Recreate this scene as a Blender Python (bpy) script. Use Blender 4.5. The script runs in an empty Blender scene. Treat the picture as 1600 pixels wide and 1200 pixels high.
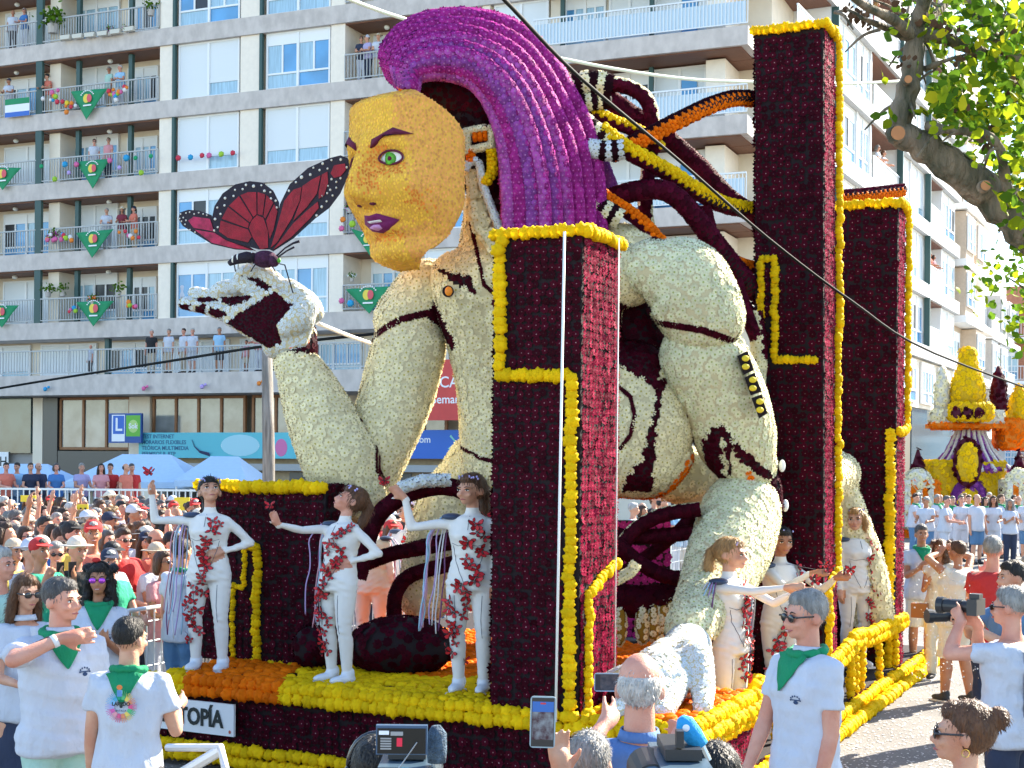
import bpy, bmesh, math, random
import numpy as np
from mathutils import Vector, Matrix, Quaternion
from mathutils.bvhtree import BVHTree
random.seed(7); RNG = np.random.default_rng(7)
SC = bpy.context.scene; COL = SC.collection
R = math.radians

# ------------------------------------------------------------------ camera, world, sun, exposure
F = 2300.0; PX, PY = 800.0, 728.0; CAMZ = 2.4; ROLL = 0.0087
cd = bpy.data.cameras.new('camera'); cam = bpy.data.objects.new('camera', cd); COL.objects.link(cam)
CM = Matrix.Translation((0, 0, CAMZ)) @ Matrix.Rotation(R(90), 4, 'X') @ Matrix.Rotation(ROLL, 4, 'Z')
cam.matrix_world = CM
cd.sensor_width = 36; cd.lens = 36*F/1600; cd.shift_y = (PY-600)/1600; cd.clip_end = 3000; cd.clip_start = .05
SC.camera = cam
SUN_DIR = Vector((.76, .65, .0)).normalized(); SUN_EL = R(35)
w = bpy.data.worlds.new('World'); SC.world = w; w.use_nodes = True
nt = w.node_tree; bg = nt.nodes['Background']
sky = nt.nodes.new('ShaderNodeTexSky'); sky.sky_type = 'NISHITA'; sky.sun_disc = False
sky.sun_elevation = SUN_EL; sky.sun_rotation = math.atan2(SUN_DIR.x, SUN_DIR.y)
sky.dust_density = .4; sky.ozone_density = 1.6; sky.air_density = 1.0
nt.links.new(sky.outputs[0], bg.inputs[0]); bg.inputs[1].default_value = .12
sl = bpy.data.lights.new('sun', 'SUN'); sl.energy = 4.7; sl.angle = R(.5); sl.color = (1, .9, .74)
so = bpy.data.objects.new('sun', sl); COL.objects.link(so)
sd = Vector((SUN_DIR.x*math.cos(SUN_EL), SUN_DIR.y*math.cos(SUN_EL), math.sin(SUN_EL)))
so.rotation_euler = sd.to_track_quat('Z', 'Y').to_euler(); so.location = (20, 0, 30)
vs = SC.view_settings; vs.view_transform = 'Standard'; vs.look = 'None'; vs.gamma = 1; vs.use_curve_mapping = False
vs.exposure = 2.0
SC.render.engine = 'CYCLES'
SC.cycles.max_bounces = 6; SC.cycles.transparent_max_bounces = 8

CAMP = Vector((0, 0, CAMZ)); CR = CM.to_3x3()
def ray(px, py):
    d = CR @ Vector(((px-PX)/F, (PY-py)/F, -1)); return d / d.y
def pix(px, py, Y): return CAMP + ray(px, py)*Y
def gpt(px, py, z):
    d = ray(px, py); return CAMP + d*((z-CAMZ)/d.z)
CRI = CR.transposed()
CRN = np.array(CRI)
def projn(P):
    q = (np.asarray(P)-np.array(CAMP)) @ CRN.T
    return np.stack([PX+F*q[:, 0]/-q[:, 2], PY-F*q[:, 1]/-q[:, 2]], 1)

# ------------------------------------------------------------------ objects
WORLD = {}
def wm(o):
    m = o.matrix_basis.copy()
    if o.parent is not None: m = wm(o.parent) @ o.matrix_parent_inverse @ m
    return m
def link(o, parent=None):
    COL.objects.link(o)
    if parent is not None:
        o.parent = parent
        if parent.name in WORLD: o.matrix_parent_inverse = WORLD[parent.name]
    return o
def wroot(name, loc, label=None, cat=None, group=None):     # root at the thing's base whose parts are given in world coordinates
    o = empty(name, loc, 0, label, cat, group); WORLD[o.name] = Matrix.Translation(-Vector(loc)); return o
def tag(o, label=None, cat=None, group=None, kind=None):
    if label: o['label'] = label
    if cat: o['category'] = cat
    if group: o['group'] = group
    if kind: o['kind'] = kind
    return o
def empty(name, loc=(0, 0, 0), rz=0, label=None, cat=None, group=None):
    o = bpy.data.objects.new(name, None); o.location = loc; o.rotation_euler = (0, 0, rz); o.empty_display_size = .1
    link(o); tag(o, label, cat, group); return o
def put(name, me, parent=None, loc=None, rot=None, scale=None, mat=None, obmat=None):
    o = bpy.data.objects.new(name, me); link(o, parent)
    if loc is not None: o.location = loc
    if rot is not None: o.rotation_euler = rot
    if scale is not None: o.scale = scale if hasattr(scale, '__len__') else (scale,)*3
    if obmat is not None: o.matrix_basis = obmat
    if mat is not None:
        if len(me.materials) == 0: me.materials.append(mat)
        else:
            o.material_slots[0].link = 'OBJECT'; o.material_slots[0].material = mat
    return o

# ------------------------------------------------------------------ materials
MATS = {}
def mat(name, col, rough=.7, var=0, vscale=8, bump=0, bscale=60, spec=.4, metal=0, trans=0, sss=0, col2=None, rnd=0, coat=0, stretch=None):
    if name in MATS: return MATS[name]
    m = bpy.data.materials.new(name); m.use_nodes = True; t = m.node_tree; b = t.nodes['Principled BSDF']
    b.inputs['Roughness'].default_value = rough; b.inputs['Metallic'].default_value = metal
    b.inputs['Specular IOR Level'].default_value = spec
    c = (*col, 1); b.inputs['Base Color'].default_value = c
    src = None
    tc = t.nodes.new('ShaderNodeTexCoord'); vec = tc.outputs['Object']
    if stretch:
        mp = t.nodes.new('ShaderNodeMapping'); mp.inputs['Scale'].default_value = stretch; t.links.new(vec, mp.inputs[0]); vec = mp.outputs[0]
    if var or col2:
        n = t.nodes.new('ShaderNodeTexNoise'); n.inputs['Scale'].default_value = vscale; n.inputs['Detail'].default_value = 6
        t.links.new(vec, n.inputs[0])
        rp = t.nodes.new('ShaderNodeValToRGB'); rp.color_ramp.elements[0].position = .35; rp.color_ramp.elements[1].position = .65
        k = 1-var
        rp.color_ramp.elements[0].color = (*(col2 if col2 else tuple(x*k for x in col)), 1); rp.color_ramp.elements[1].color = c
        t.links.new(n.outputs[0], rp.inputs[0]); src = rp.outputs[0]
    if rnd:
        at = t.nodes.new('ShaderNodeAttribute'); at.attribute_name = 'rnd'
        oi = t.nodes.new('ShaderNodeObjectInfo'); ad = t.nodes.new('ShaderNodeMath'); ad.operation = 'ADD'
        t.links.new(at.outputs['Fac'], ad.inputs[0]); t.links.new(oi.outputs['Random'], ad.inputs[1])
        fr = t.nodes.new('ShaderNodeMath'); fr.operation = 'FRACT'; t.links.new(ad.outputs[0], fr.inputs[0])
        mr = t.nodes.new('ShaderNodeMapRange'); mr.inputs['To Min'].default_value = 1-rnd; mr.inputs['To Max'].default_value = 1+rnd
        t.links.new(fr.outputs[0], mr.inputs[0])
        hs = t.nodes.new('ShaderNodeHueSaturation'); t.links.new(mr.outputs[0], hs.inputs['Value'])
        if src: t.links.new(src, hs.inputs['Color'])
        else: hs.inputs['Color'].default_value = c
        src = hs.outputs[0]
    if src: t.links.new(src, b.inputs['Base Color'])
    if bump:
        n2 = t.nodes.new('ShaderNodeTexNoise'); n2.inputs['Scale'].default_value = bscale; n2.inputs['Detail'].default_value = 4
        t.links.new(vec, n2.inputs[0])
        bp = t.nodes.new('ShaderNodeBump'); bp.inputs['Strength'].default_value = min(bump, 1); bp.inputs['Distance'].default_value = .02*max(bump, 1)
        t.links.new(n2.outputs[0], bp.inputs['Height']); t.links.new(bp.outputs[0], b.inputs['Normal'])
    if trans:
        tr = t.nodes.new('ShaderNodeBsdfTranslucent'); mx = t.nodes.new('ShaderNodeMixShader'); mx.inputs[0].default_value = trans
        if src: t.links.new(src, tr.inputs[0])
        else: tr.inputs[0].default_value = c
        out = t.nodes['Material Output']; t.links.new(b.outputs[0], mx.inputs[1]); t.links.new(tr.outputs[0], mx.inputs[2]); t.links.new(mx.outputs[0], out.inputs[0])
    if sss:
        b.inputs['Subsurface Weight'].default_value = sss; b.inputs['Subsurface Radius'].default_value = (.02, .008, .004)
    if coat: b.inputs['Coat Weight'].default_value = coat
    MATS[name] = m; return m

# ------------------------------------------------------------------ mesh building
class MB:
    def __init__(s): s.v = []; s.f = []; s.m = []
    def add(s, vs_, fs, mi=0):
        k = len(s.v); s.v += [tuple(p) for p in vs_]; s.f += [tuple(i+k for i in f) for f in fs]; s.m += [mi]*len(fs); return s
    def box(s, x0, x1, y0, y1, z0, z1, mi=0, M=None):
        vs_ = [Vector((x, y, z)) for z in (z0, z1) for x, y in ((x0, y0), (x1, y0), (x1, y1), (x0, y1))]
        if M is not None: vs_ = [M @ p for p in vs_]
        return s.add(vs_, [(0, 3, 2, 1), (4, 5, 6, 7), (0, 1, 5, 4), (1, 2, 6, 5), (2, 3, 7, 6), (3, 0, 4, 7)], mi)
    def prism(s, poly, h0, h1, mi=0, M=None):      # poly in x,z ; extruded along y
        n = len(poly); a = [Vector((p[0], h0, p[1])) for p in poly] + [Vector((p[0], h1, p[1])) for p in poly]
        if M is not None: a = [M @ p for p in a]
        return s.add(a, [tuple(range(n)), tuple(reversed(range(n, 2*n)))] + [(i, i+n, (i+1) % n+n, (i+1) % n) for i in range(n)], mi)
    def tube(s, pts, rad, n=8, mi=0, caps=True, flat=1.0):
        pts = [Vector(p) for p in pts]; rad = rad if hasattr(rad, '__len__') else [rad]*len(pts)
        rings = []; up = None
        for i, p in enumerate(pts):
            t = (pts[min(i+1, len(pts)-1)]-pts[max(i-1, 0)]).normalized()
            if up is None: up = t.orthogonal().normalized()
            up = (up - t*up.dot(t)).normalized(); b = t.cross(up)
            rings.append([p + (up*math.cos(a)*flat + b*math.sin(a))*rad[i] for a in (2*math.pi*j/n for j in range(n))])
        vs_ = [q for r_ in rings for q in r_]; fs = []
        for i in range(len(pts)-1):
            for j in range(n):
                k = (j+1) % n; fs.append((i*n+j, i*n+k, (i+1)*n+k, (i+1)*n+j))
        if caps: fs += [tuple(reversed(range(n))), tuple((len(pts)-1)*n+j for j in range(n))]
        return s.add(vs_, fs, mi)
    def ell(s, c, r, n=12, m=8, mi=0, M=None):
        c = Vector(c); vs_ = []; fs = []
        for i in range(1, m):
            th = math.pi*i/m
            for j in range(n):
                a = 2*math.pi*j/n; vs_.append(Vector((r[0]*math.sin(th)*math.cos(a), r[1]*math.sin(th)*math.sin(a), r[2]*math.cos(th))))
        vs_ += [Vector((0, 0, r[2])), Vector((0, 0, -r[2]))]; T, B = len(vs_)-2, len(vs_)-1
        for i in range(m-2):
            for j in range(n): k = (j+1) % n; fs.append((i*n+j, (i+1)*n+j, (i+1)*n+k, i*n+k))
        for j in range(n):
            k = (j+1) % n; fs.append((T, j, k)); fs.append((B, (m-2)*n+k, (m-2)*n+j))
        if M is not None: vs_ = [M @ p for p in vs_]
        return s.add([c+p for p in vs_], fs, mi)
    def mesh(s, name, mats=None, smooth=False):
        me = bpy.data.meshes.new(name); me.from_pydata(s.v, [], s.f)
        for m_ in (mats if isinstance(mats, (list, tuple)) else [mats] if mats else []): me.materials.append(m_)
        if any(s.m): me.polygons.foreach_set('material_index', s.m)
        if smooth: me.polygons.foreach_set('use_smooth', [True]*len(s.f))
        me.update(); return me
    def build(s, name, mats, parent=None, smooth=False, **kw):
        return put(name, s.mesh(name, mats, smooth), parent, **kw)

def np_mesh(name, V, faces, matidx=None, rnd=None, mats=(), smooth=False):
    """V (n,3); faces: list of int arrays (k,3) or (k,4)"""
    me = bpy.data.meshes.new(name); V = np.asarray(V, np.float32)
    me.vertices.add(len(V)); me.vertices.foreach_set('co', V.ravel())
    idx = np.concatenate([f.ravel() for f in faces]).astype(np.int32)
    sizes = np.concatenate([np.full(len(f), f.shape[1]) for f in faces])
    starts = np.concatenate([[0], np.cumsum(sizes)[:-1]]).astype(np.int32)
    me.loops.add(len(idx)); me.loops.foreach_set('vertex_index', idx)
    me.polygons.add(len(sizes)); me.polygons.foreach_set('loop_start', starts)
    if matidx is not None: me.polygons.foreach_set('material_index', np.asarray(matidx, np.int32))
    if smooth: me.polygons.foreach_set('use_smooth', np.ones(len(sizes), bool))
    for m_ in mats: me.materials.append(m_)
    if rnd is not None:
        a = me.attributes.new('rnd', 'FLOAT', 'POINT'); a.data.foreach_set('value', np.asarray(rnd, np.float32))
    me.update(calc_edges=True); return me

# ------------------------------------------------------------------ flowers (templates: unit radius, axis +z)
def t_daisy(n=7, hr=.12):
    v = [(0, 0, .22)]; fs = []; mi = []
    for i in range(n):
        a = 2*math.pi*i/n; v.append((hr*math.cos(a), hr*math.sin(a), .12))
    for i in range(2*n):
        a = math.pi*(i-.5)/n; r = 1.0 if i % 2 else .78
        v.append((r*math.cos(a), r*math.sin(a), .36 if i % 2 else .0))
    for i in range(n):
        j = (i+1) % n; fs.append((0, 1+i, 1+j)); mi.append(1)
    for i in range(n):
        j = (i+1) % n; o = 1+n
        fs += [(1+i, o+2*i, o+2*i+1), (1+i, o+2*i+1, 1+j), (1+j, o+2*i+1, o+(2*i+2) % (2*n))]; mi += [0]*3
    return np.array(v), np.array(fs), np.array(mi)
def t_mum(n=8):           # domed chrysanthemum, two petal rings
    v = [(0, 0, .30)]; fs = []; mi = []
    for k, (r0, r1, z0, z1) in enumerate(((.20, .27, .40, .30), (.86, 1.08, .34, .06))):
        for i in range(2*n):
            a = math.pi*(i+k*.5)/n; odd = i % 2
            v.append(((r1 if odd else r0)*math.cos(a), (r1 if odd else r0)*math.sin(a), (z0 if odd else z1)))
    for i in range(2*n):
        j = (i+1) % (2*n); fs.append((0, 1+i, 1+j)); mi.append(1)
        fs.append((1+i, 1+2*n+i, 1+2*n+j)); fs.append((1+i, 1+2*n+j, 1+j)); mi += [0, 0]
    return np.array(v), np.array(fs), np.array(mi)
def t_pom():              # full marigold ball with ruffled rings
    rings = [(.30, .95), (.60, .82), (.86, .52), (.98, .14), (.82, -.3)]; n = 14
    v = [(0, 0, .9)]; fs = []; rr = random.Random(3)
    for k, (r, z) in enumerate(rings):
        for i in range(n):
            a = 2*math.pi*(i+.5*(k % 2))/n; q = (1.12 if i % 2 else .88)*rr.uniform(.94, 1.06)
            v.append((r*q*math.cos(a), r*q*math.sin(a), z*(1.0 if i % 2 else .86)+rr.uniform(-.04, .04)))
    for i in range(n): fs.append((0, 1+i, 1+(i+1) % n))
    for k in range(4):
        for i in range(n):
            j = (i+1) % n; a, b, c, d = 1+k*n+i, 1+k*n+j, 1+(k+1)*n+j, 1+(k+1)*n+i
            fs += [(a, d, c), (a, c, b)]
    return np.array(v), np.array(fs), np.zeros(len(fs), int)
def t_petal():            # small pointed overlapping petal for the face
    v = [(-.45, -.5, 0), (.45, -.5, 0), (.5, .2, .22), (-.5, .2, .22), (0, .9, .42)]
    return np.array(v), np.array([(0, 1, 2), (0, 2, 3), (3, 2, 4)]), np.zeros(3, int)
TEMPL = {'daisy': t_daisy(), 'chrys': t_daisy(8, .24), 'mum': t_mum(), 'pom': t_pom(), 'petal': t_petal()}
_tm = {}
def fmats(kind):
    d_ = _fm(kind)
    for m_ in d_: m_.node_tree.nodes['Principled BSDF'].inputs['Specular IOR Level'].default_value = .06
    return d_
def _fm(kind):
    return {
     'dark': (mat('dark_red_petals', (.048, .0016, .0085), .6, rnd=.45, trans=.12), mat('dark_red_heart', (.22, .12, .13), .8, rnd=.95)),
     'wine': (mat('wine_petals', (.075, .003, .016), .6, rnd=.5, trans=.15), mat('wine_core', (.05, .003, .012), .8)),
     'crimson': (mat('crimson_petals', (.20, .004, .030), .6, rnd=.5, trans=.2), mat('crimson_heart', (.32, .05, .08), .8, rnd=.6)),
     'darkring': (MATS.get('dark_red_petals') or mat('dark_red_petals', (.048, .0016, .0085), .6, rnd=.45, trans=.12), mat('dark_red_core', (.03, .003, .008), .8)),
     'black': (mat('black_maroon_petals', (.016, .002, .005), .7, rnd=.3), mat('black_core', (.015, .002, .004), .8)),
     'cream': (mat('cream_petals', (.88, .79, .50), .6, rnd=.13, trans=.1), mat('cream_core', (.50, .42, .10), .8)),
     'creamg': (mat('cream_green_petals', (.80, .78, .52), .6, rnd=.12, trans=.1), mat('cream_green_core', (.40, .44, .12), .8)),
     'white': (mat('white_petals', (.72, .77, .78), .6, rnd=.1, trans=.1), mat('white_core', (.55, .58, .40), .8)),
     'yellow': (mat('yellow_petals', (.90, .56, .006), .6, rnd=.17, trans=.15), mat('yellow_core', (.70, .40, .005), .8)),
     'orange': (mat('orange_petals', (.88, .17, .003), .6, rnd=.2, trans=.12), mat('orange_core', (.65, .12, .003), .8)),
     'magenta': (mat('magenta_petals', (.36, .025, .23), .6, rnd=.3, trans=.12), mat('magenta_core', (.5, .12, .36), .8)),
     'purple': (mat('purple_petals', (.27, .06, .31), .6, rnd=.3, trans=.1), mat('purple_core', (.38, .16, .38), .8)),
     'pink': (mat('pinkviolet_petals', (.42, .08, .37), .6, rnd=.3, trans=.1), mat('pinkviolet_core', (.46, .2, .4), .8)),
     'faceY': (mat('face_yellow_petals', (.92, .56, .07), .6, rnd=.16, trans=.1),)*2,
     'faceO': (mat('face_orange_petals', (.78, .25, .045), .6, rnd=.22, trans=.1),)*2,
     'faceP': (mat('face_apricot_petals', (.80, .36, .10), .6, rnd=.22, trans=.1),)*2,
    }[kind]
def tmesh(t, kind, name):
    if (t, kind) not in _tm:
        V, Fs, mi = TEMPL[t]; _tm[t, kind] = np_mesh(name, V, [Fs], mi, np.zeros(len(V)), fmats(kind))
    return _tm[t, kind]
def bases(N, spin):
    N = N/np.linalg.norm(N, axis=1, keepdims=True)
    ref = np.where(np.abs(N[:, 2:3]) > .9, np.array([[1., 0, 0]]), np.array([[0, 0, 1.]]))
    X = np.cross(ref, N); X /= np.linalg.norm(X, axis=1, keepdims=True); Y = np.cross(N, X)
    c, s = np.cos(spin)[:, None], np.sin(spin)[:, None]
    return X*c+Y*s, Y*c-X*s, N
def flowers(parent, P, N, size, t, kind, name, single=300, spin=None, jit=.12, objname=None):
    """plants one flower at each point: the `single` that show largest are objects of their own, the rest one joined part"""
    if kind == 'dark' and t != 'daisy': kind = 'darkring'
    P = np.asarray(P, float); N = np.asarray(N, float); n = len(P)
    if n == 0: return
    N = N/np.linalg.norm(N, axis=1, keepdims=True)
    N = N + RNG.normal(0, .09, N.shape)
    S = np.broadcast_to(np.asarray(size, float), (n,))*(1+RNG.uniform(-jit, jit, n))
    if spin is None: spin = RNG.uniform(0, 6.28, n)
    X, Y, Z = bases(N, spin)
    W = np.array(wm(parent) @ WORLD.get(parent.name, Matrix())) if parent is not None else np.eye(4)
    Wp = P @ W[:3, :3].T + W[:3, 3]; Wn = Z @ W[:3, :3].T
    d = np.array(CAMP)-Wp; dist = np.linalg.norm(d, axis=1)
    show = S/dist*np.clip((Wn*d).sum(1)/dist, .0, 1); pr = projn(Wp)
    show *= (pr[:, 0] > 0)*(pr[:, 0] < 1600)*(pr[:, 1] > 0)*(pr[:, 1] < 1200)
    order = np.argsort(-show); k = min(single, n); me = None
    if k:
        me = tmesh(t, kind, name)
        for i in order[:k]:
            M = Matrix(((X[i, 0]*S[i], Y[i, 0]*S[i], Z[i, 0]*S[i], P[i, 0]), (X[i, 1]*S[i], Y[i, 1]*S[i], Z[i, 1]*S[i], P[i, 1]), (X[i, 2]*S[i], Y[i, 2]*S[i], Z[i, 2]*S[i], P[i, 2]), (0, 0, 0, 1)))
            o = bpy.data.objects.new(name, me); link(o, parent); o.matrix_basis = M
    rest = order[k:]
    if len(rest):
        V, Fs, mi = TEMPL[t]; kv = len(V)
        B = np.stack([X[rest], Y[rest], Z[rest]], 2)*S[rest][:, None, None]
        A = np.einsum('nij,kj->nki', B, V) + P[rest][:, None, :]
        FF = (Fs[None] + (np.arange(len(rest))*kv)[:, None, None]).reshape(-1, 3)
        me = np_mesh(name+'_bed', A.reshape(-1, 3), [FF], np.tile(mi, len(rest)), np.repeat(RNG.random(len(rest)), kv), fmats(kind))
        o = put(objname or name+'_bed', me, parent); o['kind'] = 'stuff'
def along(pts, step):
    pts = [Vector(p) for p in pts]; out = []; acc = 0.0; L = 0
    seg = [(a, b, (b-a).length) for a, b in zip(pts, pts[1:])]; tot = sum(s[2] for s in seg); n = max(2, round(tot/step)+1)
    for i in range(n):
        d = tot*i/(n-1)
        for a, b, l in seg:
            if d <= l+1e-9 or (a, b, l) == seg[-1]:
                out.append((a.lerp(b, min(1, d/max(l, 1e-9))), (b-a).normalized())); break
            d -= l
    return out
def smooth_path(pts, n=6):
    pts = [Vector(p) for p in pts]; P = [pts[0]]+pts+[pts[-1]]; out = []
    for i in range(1, len(P)-2):
        for k in range(n):
            t = k/n; a, b, c, d = P[i-1], P[i], P[i+1], P[i+2]
            out.append(.5*((2*b)+(c-a)*t+(2*a-5*b+4*c-d)*t*t+(3*b-a-3*c+d)*t*t*t))
    out.append(pts[-1]); return out
def in_poly(P, poly):
    x, y = P[:, 0], P[:, 1]; r = np.zeros(len(P), bool); n = len(poly)
    for i in range(n):
        (x1, y1), (x2, y2) = poly[i], poly[(i+1) % n]
        c = ((y1 > y) != (y2 > y)) & (x < (x2-x1)*(y-y1)/((y2-y1) if y2 != y1 else 1e-9)+x1); r ^= c
    return r
def near_line(P, line, r):
    out = np.zeros(len(P), bool)
    for a, b in zip(line, line[1:]):
        a = np.array(a, float); b = np.array(b, float); ab = b-a
        t = np.clip(((P-a) @ ab)/(ab @ ab), 0, 1); out |= np.linalg.norm(P-(a+t[:, None]*ab), axis=1) < r
    return out
TMPS = bpy.data.scenes.new('tmp')
def evald(o):
    TMPS.collection.objects.link(o); vl = TMPS.view_layers[0]; vl.update(); dg = vl.depsgraph
    me = bpy.data.meshes.new_from_object(o.evaluated_get(dg)); bpy.data.objects.remove(o); return me
def remesh(mb, name, voxel, smooth_it=3, mats=(), disp=0):
    me = mb.mesh(name+'_src'); o = bpy.data.objects.new('tmp', me)
    m = o.modifiers.new('r', 'REMESH'); m.mode = 'VOXEL'; m.voxel_size = voxel; m.use_smooth_shade = True
    if smooth_it:
        s = o.modifiers.new('s', 'SMOOTH'); s.factor = .5; s.iterations = smooth_it
    out = evald(o); out.name = name; bpy.data.meshes.remove(me)
    out.materials.clear()
    for m_ in mats: out.materials.append(m_)
    out.polygons.foreach_set('use_smooth', [True]*len(out.polygons))
    return out
def mesh_np(me):
    V = np.empty(len(me.vertices)*3, np.float32); me.vertices.foreach_get('co', V)
    N = np.empty(len(me.vertices)*3, np.float32); me.vertex_normals.foreach_get('vector', N)
    return V.reshape(-1, 3).astype(float), N.reshape(-1, 3).astype(float)
def surf_points(me, spacing, over=5):
    """blue-noise points with normals on a mesh"""
    me.calc_loop_triangles(); V, VN = mesh_np(me); T = np.empty(len(me.loop_triangles)*3, np.int32); me.loop_triangles.foreach_get('vertices', T); T = T.reshape(-1, 3)
    a, b, c = V[T[:, 0]], V[T[:, 1]], V[T[:, 2]]; ar = np.linalg.norm(np.cross(b-a, c-a), axis=1)/2
    n = int(ar.sum()/(spacing**2)*over); ti = RNG.choice(len(T), n, p=ar/ar.sum())
    u, v_ = RNG.random(n), RNG.random(n); fl = u+v_ > 1; u[fl], v_[fl] = 1-u[fl], 1-v_[fl]
    P = a[ti]*(1-u-v_)[:, None]+b[ti]*u[:, None]+c[ti]*v_[:, None]
    N = VN[T[ti, 0]]*(1-u-v_)[:, None]+VN[T[ti, 1]]*u[:, None]+VN[T[ti, 2]]*v_[:, None]
    grid = {}; keep = []; s2 = (spacing*.86)**2; C = np.floor(P/spacing).astype(int); Pl = P.tolist(); Cl = C.tolist()
    for i in range(n):
        cx, cy, cz = Cl[i]; x, y, z = Pl[i]; ok = True
        for dx in (-1, 0, 1):
            for dy in (-1, 0, 1):
                for dz in (-1, 0, 1):
                    for q in grid.get((cx+dx, cy+dy, cz+dz), ()):
                        if (q[0]-x)**2+(q[1]-y)**2+(q[2]-z)**2 < s2: ok = False; break
                    if not ok: break
                if not ok: break
            if not ok: break
        if ok: grid.setdefault((cx, cy, cz), []).append((x, y, z)); keep.append(i)
    return P[keep], N[keep]
_font = {}
def text_mesh(txt, size=1.0, depth=.004, align='CENTER', bold=0.0):
    cu = bpy.data.curves.new('t', 'FONT'); cu.body = txt; cu.size = size; cu.extrude = depth; cu.align_x = align; cu.align_y = 'CENTER'
    cu.offset = bold; cu.resolution_u = 3
    me = evald(bpy.data.objects.new('t', cu)); bpy.data.curves.remove(cu); me.name = 'lettering'; return me

# ================================================================== SETTING
def ground_mat():
    m = bpy.data.materials.new('asphalt'); m.use_nodes = True; t = m.node_tree; b = t.nodes['Principled BSDF']; b.inputs['Roughness'].default_value = .85
    tc = t.nodes.new('ShaderNodeTexCoord')
    def noise(sc, det=5):
        n = t.nodes.new('ShaderNodeTexNoise'); n.inputs['Scale'].default_value = sc; n.inputs['Detail'].default_value = det; t.links.new(tc.outputs['Object'], n.inputs[0]); return n
    def ramp(src, a, b_, ca, cb):
        r = t.nodes.new('ShaderNodeValToRGB'); r.color_ramp.elements[0].position = a; r.color_ramp.elements[1].position = b_
        r.color_ramp.elements[0].color = ca; r.color_ramp.elements[1].color = cb; t.links.new(src, r.inputs[0]); return r
    base = ramp(noise(60, 8).outputs[0], .3, .7, (.11, .105, .10, 1), (.26, .25, .24, 1))
    big = ramp(noise(.8).outputs[0], .35, .65, (.72, .72, .72, 1), (1, 1, 1, 1))
    mx = t.nodes.new('ShaderNodeMix'); mx.data_type = 'RGBA'; mx.blend_type = 'MULTIPLY'; mx.inputs[0].default_value = 1
    t.links.new(base.outputs[0], mx.inputs[6]); t.links.new(big.outputs[0], mx.inputs[7])
    t.links.new(mx.outputs[2], b.inputs['Base Color'])
    bp = t.nodes.new('ShaderNodeBump'); bp.inputs['Strength'].default_value = .5; bp.inputs['Distance'].default_value = .01
    t.links.new(noise(120, 3).outputs[0], bp.inputs['Height']); t.links.new(bp.outputs[0], b.inputs['Normal']); return m
g = MB().box(-160, 200, -40, 400, -.6, -.16).build('ground', mat('paving', (.22, .21, .19), .9, var=.25, vscale=1.5)); tag(g, kind='structure')
rv, ru = Vector((.43, .90, 0)).normalized(), Vector((.90, -.43, 0)).normalized()
mb = MB(); mb.add([ru*a+rv*b_+Vector((0, 0, z)) for z in (-.15, 0) for a, b_ in ((-14, -30), (13, -30), (13, 190), (-14, 190))], [(4, 5, 6, 7), (0, 3, 2, 1), (0, 1, 5, 4), (1, 2, 6, 5), (2, 3, 7, 6), (3, 0, 4, 7)])
tag(mb.build('street', ground_mat()), kind='structure')

C_WALL = mat('wall_cream', (.80, .71, .57), .8, var=.08, vscale=2)
C_TILE = mat('pilaster_tile', (.86, .775, .65), .6, var=.06, vscale=5, bump=.15, bscale=12)
C_SLAB = mat('exposed_concrete', (.60, .545, .50), .85, var=.20, vscale=2.2, bump=.3, bscale=20, stretch=(1.6, 1.6, 1))
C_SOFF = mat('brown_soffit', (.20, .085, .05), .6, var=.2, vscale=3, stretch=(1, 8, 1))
C_PIPE = mat('green_pipe', (.035, .085, .08), .5)
C_WHITE = mat('white_frame', (.80, .82, .82), .5)
C_SHUT = mat('roller_shutter', (.70, .74, .75), .5, bump=.25, bscale=3, stretch=(.1, .1, 10))
C_GLASS = mat('sky_tinted_glass', (.10, .34, .62), .12, spec=.8, var=.3, vscale=.8)  # blue of the reflected sky is put into the pane's base colour
C_CURT = mat('curtained_glass', (.36, .55, .66), .2, spec=.7, var=.25, vscale=6, stretch=(3, 3, .2))
C_DARK = mat('dark_room', (.012, .014, .018), .3, spec=.5)
C_RAIL = mat('railing_metal', (.42, .44, .44), .5)
C_RAILW = mat('white_railing', (.72, .76, .78), .5)
C_WOOD = mat('brown_window_wood', (.30, .13, .05), .5, var=.2)

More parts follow.
